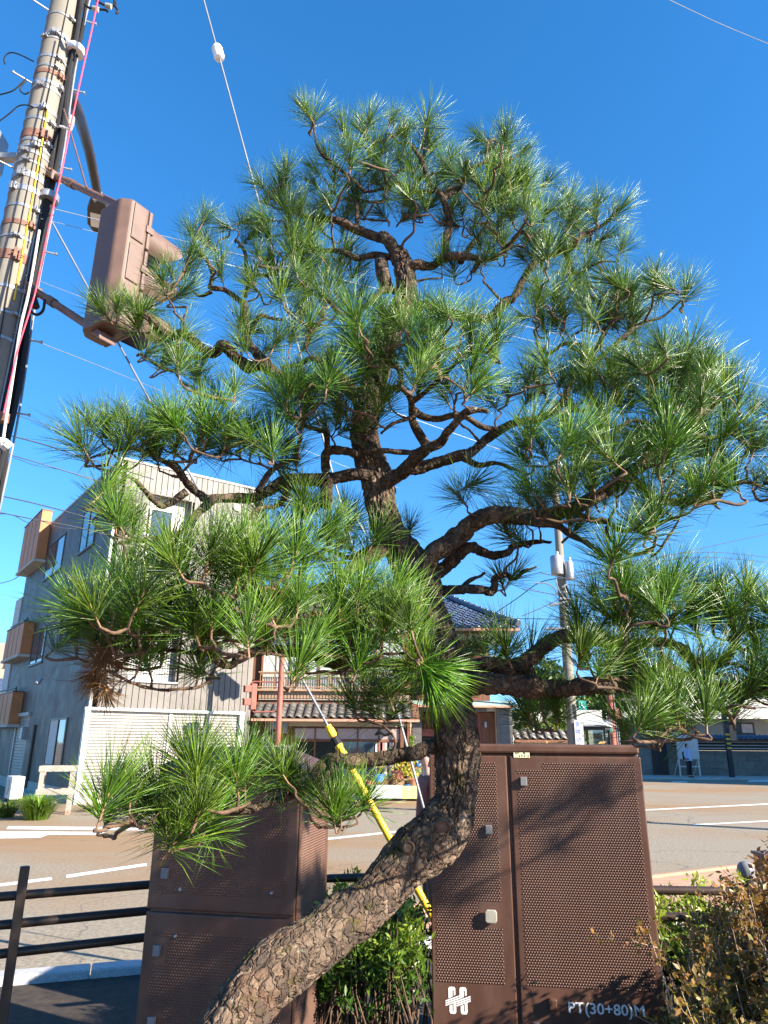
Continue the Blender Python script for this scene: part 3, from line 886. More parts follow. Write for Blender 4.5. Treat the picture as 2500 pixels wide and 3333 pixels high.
LIMBS = [  # (points, start width, end width, start Y, end Y)
 ([(1470, 2240), (1530, 2224), (1590, 2227), (1699, 2236), (1789, 2242), (1862, 2239), (1952, 2236), (2018, 2230), (2079, 2212), (2139, 2182), (2175, 2163)], 84, 40, 2.50, 2.30),
 ([(2170, 2168), (2242, 2200), (2302, 2224), (2368, 2236), (2430, 2245), (2520, 2243)], 32, 14, 2.30, 2.20),
 ([(2165, 2170), (2206, 2224), (2248, 2266), (2290, 2296), (2344, 2308), (2392, 2299), (2470, 2305)], 30, 10, 2.30, 2.12),
 ([(2290, 2296), (2211, 2314), (2127, 2284), (2080, 2262)], 20, 8, 2.24, 2.15),
 ([(2242, 2200), (2275, 2150), (2320, 2175), (2380, 2160), (2440, 2190), (2500, 2180)], 20, 9, 2.28, 2.3),
 ([(1440, 2225), (1500, 2188), (1578, 2164), (1669, 2176), (1715, 2150), (1789, 2091), (1838, 2073), (1922, 2082), (2043, 2091), (2139, 2091), (2199, 2109), (2260, 2145), (2308, 2163), (2356, 2145), (2386, 2109), (2398, 2073), (2435, 2046), (2489, 2040)], 62, 15, 2.52, 2.55),
 ([(2398, 2073), (2420, 2100), (2440, 2120), (2500, 2115)], 12, 7, 2.55, 2.5),
 ([(1669, 2176), (1700, 2190), (1728, 2194)], 54, 46, 2.55, 2.60),
 ([(1375, 1850), (1397, 1815), (1447, 1780), (1497, 1735), (1546, 1701), (1599, 1684), (1665, 1674), (1765, 1681), (1824, 1674), (1897, 1640), (1980, 1590), (2063, 1535), (2116, 1495), (2182, 1442), (2235, 1396), (2255, 1363), (2315, 1323), (2341, 1290)], 72, 24, 2.55, 2.30),
 ([(1700, 1690), (1745, 1712), (1811, 1707), (1864, 1734), (1904, 1774), (1957, 1813)], 28, 18, 2.45, 2.30),
 ([(1831, 1660), (1864, 1674), (1930, 1684), (1977, 1701), (2010, 1734), (2060, 1720), (2120, 1705), (2200, 1690)], 24, 10, 2.42, 2.15),
 ([(1975, 1715), (1983, 1741), (2017, 1787), (2010, 1853)], 13, 8, 2.3, 2.2),
 ([(2017, 1787), (2070, 1797), (2129, 1780)], 12, 7, 2.24, 2.15),
 ([(2063, 1560), (2150, 1620), (2249, 1641), (2302, 1635), (2341, 1621), (2361, 1588), (2421, 1575), (2487, 1575)], 28, 12, 2.42, 2.35),
 ([(2235, 1396), (2300, 1430), (2370, 1420), (2440, 1440), (2500, 1420)], 22, 9, 2.32, 2.4),
 ([(2182, 1442), (2120, 1400), (2060, 1370), (2010, 1390)], 20, 9, 2.36, 2.2),
 ([(2255, 1363), (2215, 1330), (2180, 1300), (2130, 1280)], 16, 8, 2.32, 2.2),
 ([(1235, 1585), (1268, 1561), (1313, 1527), (1362, 1487), (1397, 1462), (1437, 1427), (1467, 1397), (1520, 1350), (1590, 1330)], 56, 16, 2.57, 2.20),
 ([(1330, 1522), (1362, 1515), (1427, 1502), (1497, 1492), (1537, 1467), (1581, 1427), (1636, 1402), (1696, 1372), (1759, 1354), (1820, 1323), (1862, 1239), (1916, 1191), (1940, 1140), (1982, 1064), (2043, 1016)], 42, 12, 2.55, 2.75),
 ([(1510, 1492), (1560, 1505), (1610, 1515), (1670, 1530)], 22, 12, 2.52, 2.4),
 ([(1916, 1191), (1958, 1161), (2020, 1110), (2091, 1046), (2163, 1022), (2212, 986)], 20, 8, 2.72, 2.7),
 ([(1930, 1150), (1880, 1130), (1830, 1125), (1790, 1140), (1750, 1130)], 16, 8, 2.74, 2.8),
 ([(1178, 1472), (1248, 1477), (1338, 1467), (1390, 1455)], 20, 16, 2.50, 2.50),
 ([(1390, 1455), (1345, 1380), (1343, 1333), (1333, 1298), (1298, 1263), (1308, 1223), (1290, 1180)], 30, 14, 2.5, 2.3),
 ([(1343, 1333), (1377, 1348), (1427, 1358), (1497, 1362), (1571, 1387), (1621, 1387)], 28, 16, 2.44, 2.40),
 ([(1340, 1297), (1348, 1293), (1422, 1248), (1472, 1203), (1497, 1149)], 20, 9, 2.42, 2.2),
 ([(1300, 1270), (1238, 1243), (1198, 1208), (1173, 1178)], 18, 9, 2.40, 2.2),
 ([(1362, 1348), (1330, 1370), (1280, 1385), (1240, 1400)], 16, 9, 2.45, 2.3),
 ([(1235, 1552), (1168, 1551), (1099, 1551), (1029, 1556), (944, 1569), (884, 1594), (823, 1612), (751, 1624), (679, 1630), (643, 1600), (606, 1569), (582, 1533), (540, 1500)], 46, 22, 2.59, 2.20),
 ([(690, 1628), (637, 1684), (600, 1720), (558, 1744), (492, 1762), (450, 1756), (401, 1726), (365, 1696), (330, 1680)], 30, 8, 2.28, 2.10),
 ([(606, 1600), (546, 1636), (510, 1636), (468, 1594), (438, 1563), (380, 1530)], 26, 9, 2.25, 2.10),
 ([(944, 1580), (902, 1636), (836, 1660), (811, 1714)], 24, 10, 2.40, 2.35),
 ([(582, 1533), (520, 1490), (440, 1470), (350, 1475), (280, 1480)], 20, 8, 2.2, 2.15),
 ([(840, 1600), (880, 1540), (940, 1510), (970, 1480)], 24, 10, 2.36, 2.45),
 ([(1160, 1480), (1124, 1477), (1064, 1472), (1059, 1531), (1062, 1560)], 30, 30, 2.57, 2.50),
 ([(1066, 1474), (1064, 1422), (1044, 1392), (999, 1387), (970, 1377), (930, 1350)], 24, 8, 2.52, 2.40),
 ([(1064, 1560), (1064, 1600), (1060, 1645)], 48, 34, 2.53, 2.50),
 ([(1060, 1630), (1010, 1660), (960, 1690)], 18, 8, 2.5, 2.5),
 ([(1205, 1330), (1150, 1270), (1089, 1235), (1040, 1235), (985, 1250), (903, 1224), (854, 1195), (806, 1185), (763, 1156), (734, 1137), (695, 1142), (657, 1127), (618, 1108), (589, 1084), (551, 1084), (512, 1065), (478, 1036), (440, 1012)], 56, 18, 2.62, 2.55),
 ([(1089, 1230), (1064, 1208), (1024, 1178), (970, 1178), (915, 1190)], 26, 12, 2.62, 2.6),
 ([(880, 1205), (840, 1161), (811, 1123), (797, 1084), (801, 1036), (797, 997), (777, 968), (734, 944), (690, 949), (686, 910), (686, 872), (657, 828), (637, 804)], 34, 9, 2.60, 2.75),
 ([(805, 1085), (850, 1041), (878, 1026), (917, 1036)], 16, 10, 2.62, 2.6),
 ([(797, 965), (811, 915), (797, 877), (801, 833), (772, 790), (763, 775)], 18, 8, 2.68, 2.75),
 ([(806, 890), (854, 886), (898, 877), (932, 848)], 13, 9, 2.7, 2.75),
 ([(680, 1140), (657, 1151), (637, 1171), (589, 1175), (560, 1195), (517, 1190), (469, 1166), (440, 1150)], 18, 7, 2.58, 2.5),
 ([(690, 949), (650, 960), (620, 950)], 14, 7, 2.7, 2.7),
 ([(620, 1110), (600, 1060), (610, 1020), (600, 985)], 12, 6, 2.58, 2.55),
 ([(1305, 850), (1258, 793), (1222, 762), (1162, 738), (1101, 732), (1041, 714), (999, 696), (950, 690)], 44, 12, 2.73, 2.85),
 ([(1325, 880), (1355, 865), (1403, 853), (1451, 841), (1524, 847), (1584, 835), (1644, 811), (1692, 769), (1729, 781)], 38, 12, 2.71, 2.65),
 ([(1450, 845), (1451, 781), (1463, 720), (1445, 672), (1427, 624), (1397, 588), (1373, 533), (1349, 497), (1331, 449)], 32, 10, 2.70, 2.68),
 ([(1435, 650), (1493, 600), (1524, 570), (1578, 539), (1632, 527), (1668, 491)], 20, 8, 2.69, 2.6),
 ([(1580, 540), (1590, 527), (1584, 485), (1614, 449)], 12, 7, 2.65, 2.62),
 ([(1425, 622), (1343, 630), (1294, 606), (1246, 600), (1192, 624)], 15, 9, 2.69, 2.75),
 ([(1262, 600), (1234, 545), (1222, 515)], 12, 7, 2.71, 2.75),
 ([(1162, 738), (1162, 672), (1156, 642)], 15, 10, 2.8, 2.8),
 ([(1190, 625), (1144, 576), (1101, 533), (1041, 503), (1023, 425)], 12, 8, 2.75, 2.7),
 ([(1300, 840), (1222, 817), (1162, 841), (1110, 830), (1041, 805), (999, 781), (939, 775)], 26, 10, 2.73, 2.85),
 ([(1500, 850), (1511, 823), (1560, 775), (1590, 720)], 24, 10, 2.7, 2.8),
 ([(1318, 965), (1258, 943), (1210, 990), (1150, 1008), (1101, 1010), (1041, 961), (990, 950)], 26, 8, 2.70, 2.6),
 ([(1262, 950), (1245, 900), (1240, 850), (1240, 830)], 44, 40, 2.74, 2.76),
 ([(1310, 1000), (1380, 1005), (1463, 1010), (1584, 1034), (1639, 998), (1675, 962), (1705, 902), (1729, 877), (1759, 841), (1820, 811), (1874, 787), (1916, 763), (1958, 727), (2000, 700)], 36, 10, 2.70, 2.85),
 ([(1820, 811), (1850, 840), (1880, 880), (1930, 870)], 14, 8, 2.8, 2.8),
 ([(1330, 1812), (1262, 1782), (1198, 1815), (1149, 1855), (1099, 1895), (1049, 1910), (999, 1934), (930, 1960), (860, 1990)], 52, 18, 2.55, 2.15),
 ([(1262, 1765), (1178, 1795), (1134, 1820), (1090, 1800), (1040, 1780)], 34, 10, 2.6, 2.7),
 ([(1430, 2205), (1340, 2195), (1270, 2165), (1213, 2151), (1146, 2170), (1062, 2158), (1001, 2115), (941, 2112), (851, 2121), (790, 2142), (736, 2165), (690, 2130), (660, 2080)], 40, 24, 2.48, 1.92),
 ([(675, 2100), (655, 2040), (640, 2000), (631, 1961), (600, 1920), (540, 1880), (510, 1860)], 26, 10, 1.92, 1.80),
 ([(650, 2030), (580, 2010), (500, 2000), (420, 2010), (340, 2030)], 18, 8, 1.90, 1.85),
 ([(640, 1990), (700, 1950), (760, 1930), (830, 1920)], 18, 8, 1.88, 1.85),
 ([(690, 2130), (600, 2120), (500, 2110), (420, 2110)], 20, 8, 1.95, 2.0),
 ([(1400, 2240), (1340, 2250), (1300, 2245), (1250, 2220)], 34, 12, 2.5, 2.45),
 ([(1470, 2420), (1403, 2428), (1359, 2447), (1296, 2460), (1220, 2472), (1144, 2478), (1087, 2472), (1055, 2485), (1025, 2530)], 50, 40, 2.50, 2.33),
 ([(1040, 2500), (1017, 2542), (979, 2573), (941, 2592), (865, 2618), (789, 2637), (700, 2640), (600, 2650), (500, 2640)], 40, 10, 2.34, 2.15),
 ([(1080, 2478), (1087, 2510), (1080, 2548), (1030, 2567)], 26, 18, 2.38, 2.32),
 ([(1025, 2560), (1055, 2611), (1106, 2656), (1093, 2687), (1042, 2690)], 22, 9, 2.32, 2.28),
 ([(1100, 2650), (1156, 2643), (1207, 2637)], 12, 6, 2.30, 2.25),
 ([(1400, 1870), (1447, 1845), (1487, 1810), (1527, 1785), (1561, 1785), (1606, 1805), (1646, 1805), (1676, 1775), (1740, 1760), (1790, 1770)], 50, 12, 2.57, 2.75),
 ([(1405, 1915), (1437, 1919), (1497, 1924), (1556, 1919), (1606, 1919), (1611, 1885), (1646, 1875), (1676, 1880), (1700, 1865), (1740, 1850)], 40, 9, 2.56, 2.70),
 ([(1500, 1915), (1530, 1890), (1560, 1880), (1580, 1860)], 16, 8, 2.6, 2.6),
]
LIMBS += [  # right-hand limbs drawn on out of view, added to shade the wide cabinet
 ([(2500, 2243), (2700, 2230), (2950, 2190), (3250, 2170), (3550, 2120)], 16, 8, 2.20, 2.15),
 ([(2489, 2040), (2700, 2000), (3000, 1960), (3300, 1900), (3600, 1780), (3950, 1580)], 18, 8, 2.55, 2.35),
 ([(2487, 1575), (2650, 1540), (2850, 1500), (3050, 1500)], 14, 8, 2.35, 2.3),
]
for k, (pts, w0, w1, Y0, Y1) in enumerate(LIMBS):
    m = len(pts)
    A = []
    for i, (px, py) in enumerate(pts):
        u = i / (m - 1)
        Y = Y0 + (Y1 - Y0) * u
        w = w0 + (w1 - w0) * u ** 0.85
        p = at(px, py, Y)
        p.y += 0.03 * math.sin(i * 1.9 + k) * (0 < i)
        A.append([*p, 0.5 * w * depth(p) / F])
    A = np.array(A)
    big = w0 > 34
    C = catmull(A, 14 if big else 7)
    V, Q, T3 = sweep(C[:, :3], C[:, 3], 30 if big else 12, bark=(0.0065 if w0 > 50 else 0.0045 if big else 0.0022), seed=k * 1.7, knob=0.20)
    base = C[0, :3]
    me = npmesh('limb', V - PB, [Q, T3], [M_bark if w0 > 60 else M_limb_shaded], True)  # thickest limbs get the lighter bark as sunlit, the others the shade-darkened copy
    link('limb', me, pine)
    skel += [tuple(p) for p in C[(len(C) // 4):, :3]]

# foliage pads: centre and radii in pixels of a 1659-wide view, distance Y, extra
D = 2500 / 1659
PADS = [
 (680, 245, 38, 34, 2.7), (800, 275, 80, 42, 2.75), (905, 290, 60, 36, 2.68), (1065, 300, 52, 36, 2.62), (1110, 320, 40, 40, 2.65),
 (760, 365, 110, 55, 2.75), (900, 370, 110, 60, 2.72), (1040, 390, 95, 60, 2.68), (1130, 390, 60, 45, 2.7),
 (585, 390, 55, 45, 2.8), (625, 445, 85, 50, 2.82), (710, 460, 80, 45, 2.85),
 (830, 430, 110, 45, 2.78), (980, 455, 110, 45, 2.7), (1110, 465, 90, 55, 2.72), (1215, 440, 60, 40, 2.8), (1290, 450, 55, 36, 2.8),
 (1250, 505, 70, 36, 2.78), (1110, 530, 110, 34, 2.7), (610, 500, 70, 36, 2.85), (680, 540, 90, 36, 2.8), (1190, 555, 70, 35, 2.75), (1000, 560, 80, 25, 2.72),
 (430, 490, 52, 32, 2.75), (520, 490, 40, 36, 2.75), (600, 560, 70, 40, 2.75), (470, 560, 45, 35, 2.7), (555, 610, 60, 32, 2.65), (700, 590, 90, 36, 2.75), (730, 640, 80, 32, 2.7), (640, 650, 60, 30, 2.65),
 (245, 660, 36, 26, 2.52), (315, 655, 42, 28, 2.55), (390, 580, 48, 40, 2.62), (360, 620, 40, 36, 2.6), (310, 690, 50, 22, 2.5), (380, 735, 52, 36, 2.5), (325, 770, 42, 30, 2.48), (420, 800, 60, 28, 2.5), (490, 835, 45, 22, 2.5),
 (560, 745, 60, 30, 2.6), (650, 715, 50, 32, 2.6), (700, 790, 60, 26, 2.6), (520, 700, 40, 24, 2.62),
 (775, 700, 55, 34, 2.22), (870, 690, 80, 42, 2.2), (965, 700, 62, 36, 2.22), (820, 755, 95, 36, 2.25), (950, 765, 100, 38, 2.2), (1050, 720, 62, 36, 2.2),
 (700, 825, 90, 40, 2.28), (610, 840, 48, 34, 2.3), (650, 880, 75, 32, 2.35), (725, 905, 60, 30, 2.35), (790, 880, 55, 36, 2.35), (1000, 830, 80, 30, 2.32), (1110, 850, 70, 34, 2.35), (880, 830, 60, 28, 2.3),
 (1195, 620, 60, 36, 2.72), (1300, 635, 90, 42, 2.72), (1395, 620, 75, 36, 2.7), (1465, 620, 42, 26, 2.68), (1235, 690, 90, 36, 2.72), (1345, 690, 75, 36, 2.75), (1150, 670, 50, 36, 2.75), (1250, 570, 60, 30, 2.8), (1310, 545, 50, 25, 2.8),
 (1195, 805, 85, 36, 2.4), (1320, 785, 90, 42, 2.45), (1430, 780, 80, 46, 2.35), (1400, 845, 90, 42, 2.4), (1555, 815, 48, 44, 2.3), (1600, 870, 46, 40, 2.32), (1490, 800, 55, 40, 2.3), (1300, 860, 85, 42, 2.4), (1470, 880, 80, 40, 2.35),
 (1170, 955, 75, 40, 2.25), (1280, 950, 90, 46, 2.25), (1380, 985, 90, 46, 2.2), (1290, 1035, 95, 36, 2.2), (1180, 1045, 75, 36, 2.25), (1440, 935, 80, 50, 2.3), (1555, 955, 80, 44, 2.4), (1620, 940, 45, 40, 2.4), (1450, 1065, 75, 36, 2.15), (1600, 1030, 50, 36, 2.35), (1530, 1040, 50, 36, 2.3), (1005, 1045, 32, 28, 2.4), (1395, 1130, 55, 26, 2.15), (1325, 1190, 24, 22, 2.2), (1120, 1150, 50, 22, 2.7), (1150, 1105, 55, 30, 2.65), (1230, 1120, 50, 24, 2.4),
 (1090, 1245, 30, 16, 2.7),
 (225, 915, 50, 30, 2.15), (325, 910, 75, 36, 2.15), (415, 915, 70, 36, 2.2), (190, 960, 36, 22, 2.12), (400, 965, 75, 24, 2.2), (560, 940, 75, 42, 2.4), (615, 985, 50, 30, 2.45), (500, 955, 55, 36, 2.35), (300, 960, 60, 24, 2.15),
 (225, 1065, 34, 34, 2.1), (290, 1115, 45, 26, 2.1), (250, 1110, 36, 30, 2.12),
 (640, 1080, 50, 42, 2.5), (655, 1145, 62, 40, 2.55), (710, 1175, 50, 34, 2.6), (580, 1120, 42, 30, 2.4), (780, 1175, 50, 36, 2.65), (740, 1100, 40, 34, 2.7), (870, 1150, 30, 24, 2.75),
 (345, 1205, 48, 26, 1.8), (440, 1205, 85, 42, 1.8), (525, 1215, 58, 44, 1.82), (285, 1240, 52, 30, 1.82), (250, 1295, 80, 34, 1.85), (185, 1320, 52, 34, 1.85), (150, 1360, 36, 26, 1.88), (330, 1320, 110, 42, 1.85), (260, 1375, 70, 36, 1.9), (430, 1335, 95, 42, 1.85), (620, 1220, 70, 42, 1.95), (610, 1295, 70, 42, 2.0), (545, 1365, 70, 34, 1.9),
 (745, 1275, 90, 42, 2.2), (800, 1305, 75, 36, 2.25), (700, 1360, 95, 36, 2.1), (850, 1360, 70, 36, 2.2), (905, 1420, 36, 26, 2.15), (985, 1400, 34, 24, 2.6), (420, 1430, 75, 22, 1.98), (330, 1400, 60, 30, 1.95), (640, 1420, 60, 22, 2.0), (760, 1420, 60, 24, 2.2),
 (800, 1465, 52, 28, 2.45), (845, 1490, 42, 26, 2.45), (770, 1510, 42, 22, 2.45), (830, 1530, 36, 18, 2.45),
 (1320, 1280, 60, 36, 2.45), (1395, 1265, 85, 40, 2.35), (1500, 1280, 75, 40, 2.35), (1590, 1290, 60, 40, 2.4), (1265, 1345, 50, 26, 2.45), (1350, 1340, 75, 42, 2.3), (1440, 1325, 75, 36, 2.3), (1550, 1335, 60, 34, 2.35), (1110, 1400, 55, 22, 2.55), (1060, 1400, 50, 26, 2.55), (1285, 1410, 60, 38, 2.25), (1360, 1410, 50, 30, 2.25), (1620, 1385, 45, 40, 2.4), (1500, 1445, 75, 30, 2.3), (1400, 1480, 75, 28, 2.25), (1480, 1535, 75, 28, 2.15), (1420, 1560, 50, 30, 2.12), (1580, 1515, 60, 28, 2.2), (1175, 1535, 60, 26, 2.6), (1130, 1520, 50, 22, 2.65), (1370, 1545, 50, 24, 2.15), (1630, 1480, 40, 26, 2.3),
 (225, 1730, 48, 26, 2.08), (285, 1715, 50, 28, 2.1), (350, 1710, 50, 34, 2.12), (425, 1765, 75, 34, 2.1), (385, 1790, 50, 26, 2.1), (515, 1690, 48, 32, 2.15), (615, 1665, 46, 34, 2.2), (412, 1640, 20, 24, 2.15), (545, 1640, 52, 22, 2.2), (725, 1740, 36, 18, 2.25), (780, 1725, 30, 14, 2.25), (450, 1665, 50, 22, 2.12), (660, 1700, 36, 20, 2.3),
]
PADS += [(2330, 1160, 90, 45, 2.4), (2200, 1090, 90, 45, 2.35), (2500, 1110, 90, 45, 2.4), (2640, 1060, 80, 40, 2.35), (2300, 1080, 95, 45, 2.35), (2440, 1030, 95, 45, 2.4), (2580, 990, 95, 45, 2.35), (2420, 1120, 85, 40, 2.25), (2250, 1180, 80, 36, 2.35), (1720, 1330, 75, 42, 2.4), (1830, 1310, 80, 42, 2.45), (1950, 1290, 85, 45, 2.45), (2080, 1270, 80, 40, 2.5), (1760, 1420, 80, 40, 2.3), (1900, 1410, 80, 36, 2.25), (2050, 1390, 85, 40, 2.2), (2200, 1380, 80, 36, 2.2), (2320, 1350, 60, 34, 2.2),  # unseen pads, added right of the view to throw shade on cabinets and trunk
         (1720, 1060, 70, 44, 2.35), (1830, 1010, 75, 44, 2.35), (1930, 1000, 70, 40, 2.3), (1720, 900, 60, 44, 2.35), (1700, 1480, 70, 30, 2.25)]
tufts = []
for (cx, cy, rx, ry, Y) in PADS:
    ry *= 0.86
    n = max(2, int(round(rx * ry * math.pi / (1900 if Y < 2.0 else 1500))))
    c = at(cx * D, cy * D, Y)
    for i in range(n):
        # even spread over the pad (golden angle), thinner in depth
        r = math.sqrt((i + 0.5) / n); a = i * 2.39996 + cx
        ex, ey = r * math.cos(a) + rng.normal(0, .1), r * math.sin(a) + rng.normal(0, .1)
        p = at((cx + ex * rx) * D, (cy + ey * ry) * D, Y + rng.normal(0, 0.11) + 0.10 * ey)
        out = Vector((ex * 0.7, rng.normal(-0.15, 0.3), 0.8 - ey * 0.4))
        out += Vector(rng.normal(0, 0.22, 3))
        out.normalize()
        tufts.append((np.array(p) - np.array(out) * 0.06, out, ey))
# the big drooping tuft hanging in front of the trunk, and the pale one under it
p = np.array(at(1365, 2165, 2.05))
tufts.append((p, Vector((0.55, -0.35, -0.75)).normalized(), 0)); tufts.append((p + [0.01, .01, 0.01], Vector((0.25, -0.2, -0.95)).normalized(), 0)); tufts.append((p + [0.0, .01, 0.01], Vector((0.95, -0.2, -0.35)).normalized(), 0))

def tuft_mesh(seed, K=105, L=0.125, shoot=0.05, spread=1.0, rad=0.00100):
    r = np.random.default_rng(seed)
    t = r.uniform(0, 1, K) ** 0.8
    th = np.radians((74 * (1 - t) + 16 * t) * spread + r.normal(0, 9, K))
    ph = r.uniform(0, 2 * math.pi, K)
    ln = L * r.uniform(0.78, 1.12, K)
    d = np.stack([np.sin(th) * np.cos(ph), np.sin(th) * np.sin(ph), np.cos(th)], 1)
    b = np.zeros((K, 3)); b[:, 2] = t * shoot
    side = np.cross(d, [0.31, 0.17, 0.93]); side /= np.linalg.norm(side, axis=1)[:, None]
    up = np.cross(side, d)
    bend = r.normal(0.03, 0.03, (K, 1)) * ln[:, None]
    mid = b + d * ln[:, None] * 0.52 + up * bend
    tip = b + d * ln[:, None] + up * bend * 0.2 + r.normal(0, .004, (K, 3))
    V = np.zeros((K, 7, 3))
    for k in range(3):
        a = 2 * math.pi * k / 3
        o = side * math.cos(a) + up * math.sin(a)
        V[:, k] = b + o * rad * 0.9
        V[:, 3 + k] = mid + o * rad
    V[:, 6] = tip
    i = np.arange(K)[:, None] * 7
    Q = np.concatenate([np.concatenate([i + k, i + (k + 1) % 3, i + 3 + (k + 1) % 3, i + 3 + k], 1) for k in range(3)])
    T = np.concatenate([np.concatenate([i + 3 + k, i + 3 + (k + 1) % 3, i + 6], 1) for k in range(3)])
    tint = np.repeat(np.clip(r.beta(2.2, 2.2, K), 0, 1)[:, None], 7, 1)
    tint[:, :3] *= 0.8
    V = V.reshape(-1, 3); tint = tint.reshape(-1)
    # shoot with bud
    prof = [(0.0028, -0.015), (0.0032, 0.01), (0.0028, shoot * .75), (0.0042, shoot + .002), (0.0034, shoot + .010), (0.0008, shoot + .018)]
    n0 = len(V); bs = []
    for rr, z in prof:
        for k in range(5):
            a = 2 * math.pi * k / 5
            bs.append((rr * math.cos(a), rr * math.sin(a), z))
    BQ = np.array([(n0 + j * 5 + k, n0 + j * 5 + (k + 1) % 5, n0 + j * 5 + 5 + (k + 1) % 5, n0 + j * 5 + 5 + k) for j in range(len(prof) - 1) for k in range(5)])
    V = np.concatenate([V, np.array(bs)]); tint = np.concatenate([tint, np.zeros(len(bs))])
    return V, Q, T, BQ, tint

def finish_tufts(name, V, Q, T, BQ, tint, mats):
    me = npmesh(name, V, [Q, T, BQ], mats)
    mi = np.zeros(len(Q) + len(T) + len(BQ), dtype=np.int32); mi[len(Q) + len(T):] = 1
    me.polygons.foreach_set('material_index', mi)
    at_ = me.attributes.new('tint', 'FLOAT', 'POINT')
    at_.data.foreach_set('value', np.asarray(tint, dtype=np.float32))
    return me
VAR = [tuft_mesh(100 + i, K=int(rng.integers(85, 120)), L=rng.uniform(0.135, 0.175), spread=rng.uniform(0.8, 1.25)) for i in range(12)]
VARM = [finish_tufts('needle_tuft', *v, [M_needle, M_bud]) for v in VAR]
LONG = tuft_mesh(200, K=70, L=0.17, spread=0.62, rad=0.0017)
LONGM = finish_tufts('needle_tuft', *LONG, [M_needle, M_bud])

def tuft_rot(d):
    return d.to_track_quat('Z', 'Y').to_matrix() @ Matrix.Rotation(random.uniform(0, 6.28), 3, 'Z')
order = sorted(range(len(tufts)), key=lambda i: np.linalg.norm(tufts[i][0] - np.array(CAM)))
longs = set(range(len(tufts) - 3, len(tufts)))
inview = set(order[:300]) | longs
acc = [[], [], [], [], []]; nb = 0
for i, (p, d, ey) in enumerate(tufts):
    Mr = tuft_rot(d)
    k = random.randrange(12)
    sc = random.uniform(0.85, 1.15)
    if i in longs:
        o = bpy.data.objects.new('needle_tuft', LONGM)
    elif i in inview:
        o = bpy.data.objects.new('needle_tuft', VARM[k])
    else:
        v, q, t, bq, ti = VAR[k]
        W = (v * sc) @ np.array(Mr).T + (p - PB)
        acc[0].append(W); acc[1].append(q + nb); acc[2].append(t + nb); acc[3].append(bq + nb)
        acc[4].append(np.clip(ti + random.uniform(-.12, .12), 0, 1))
        nb += len(v)
        continue
    COL.objects.link(o)
    o.parent = pine
    o.matrix_basis = Matrix.LocRotScale(Vector(p - PB), Mr.to_quaternion(), Vector((sc, sc, sc)))
me = finish_tufts('needles', *[np.concatenate(a) for a in acc], [M_needle, M_bud])
tag(link('needles', me, pine), kind='stuff')

# a clump of dead brown needles in the low left pad
DV = tuft_mesh(301, K=90, L=0.10, spread=1.1)
DM = finish_tufts('dead_needle_tuft', *DV, [M_needle_dry, M_bud])
for j in range(9):
    p = at(345 + rng.normal(0, 32), 2120 + rng.normal(0, 42), 1.93 + rng.normal(0, .04))
    o = bpy.data.objects.new('dead_needle_tuft', DM); COL.objects.link(o); o.parent = pine
    o.matrix_basis = Matrix.LocRotScale(Vector(p) - Vector(PB), tuft_rot(Vector((rng.normal(0, .5), rng.normal(-.2, .4), -.8)).normalized()).to_quaternion(), Vector((.75, .75, .75)))
    tufts.append((np.array(p), Vector((0, 0, -1)), 0))

# twigs: each tuft is joined to the nearest wood by a crooked twig
SK = np.array(skel)
nsk = len(SK)
buf = np.zeros((nsk + 40000, 3)); buf[:nsk] = SK
TW = [[], [], []]; nv = 0
pos = np.array([t[0] for t in tufts])
dn = np.array([np.min(np.linalg.norm(buf[:nsk] - p, axis=1)) for p in pos])
for i in np.argsort(dn):
    p, d, _ = tufts[i]
    d = np.array(d)
    start_t = p - d * 0.012
    dd = np.linalg.norm(buf[:nsk] - start_t, axis=1) + 1.1 * np.maximum(0, buf[:nsk, 2] - start_t[2] + 0.03)
    j = int(np.argmin(dd))
    a = buf[j].copy()
    L = np.linalg.norm(start_t - a)
    m = max(3, int(L / 0.035) + 2)
    u = np.linspace(0, 1, m)[:, None]
    ctrl = start_t - d * min(0.06, L * 0.35)
    path = (1 - u) ** 2 * a + 2 * u * (1 - u) * ctrl + u ** 2 * start_t
    if m > 3:
        path[1:-1] += rng.normal(0, min(0.010, L * 0.08), (m - 2, 3))
    path[:, 2] = np.maximum(path[:, 2], min(a[2], start_t[2]) - 0.006)
    nodes_ = path
    path = catmull(path, 3); m = len(path)
    r0 = min(0.008, 0.0034 + L * 0.014)
    rad = np.linspace(r0, 0.0029, m) * rng.uniform(0.85, 1.22, m)
    V, Q, T3 = sweep(path, rad, 6)
    TW[0].append(V); TW[1].append(Q + nv); TW[2].append(T3 + nv); nv += len(V)
    k = len(nodes_)
    buf[nsk:nsk + k] = nodes_; nsk += k
me = npmesh('twigs', np.concatenate(TW[0]) - PB, [np.concatenate(TW[1]), np.concatenate(TW[2])], [M_twig], True)
tag(link('twigs', me, pine), kind='stuff')
print('tufts', len(tufts), 'twig nodes', nsk)
# ================================================================== utility pole with cables, signal, street light
PX, PY = -3.43, 5.52
def pr(z): return 0.150 + (7.0 - z) / 150.0
def pz(py):
    """height on the pole axis seen at photograph row py"""
    lo, hi = 0.0, 16.0
    for _ in range(40):
        m = (lo + hi) / 2
        q = RC.transposed() @ (Vector((PX, PY, m)) - CAM)
        y = CY - F * q.y / -q.z
        if y > py: lo = m
        else: hi = m
    return lo
pole = thing('utility_pole', 'tall concrete utility pole with steel bands, step bolts and black cables', 'utility pole', (PX, PY, 0))
mb = MB(); mb.lathe([(pr(0), 0), (pr(4), 4), (pr(8), 8), (pr(12), 12), (pr(14.6), 14.6)], 40)
mb.build('shaft', M_polec, pole, smooth=True, local=True)
tocam = Vector((-PX, -PY, 0)).normalized()
right = Vector((-tocam.y, tocam.x, 0))          # to the right as seen from the camera
if right.x < 0: right = -right
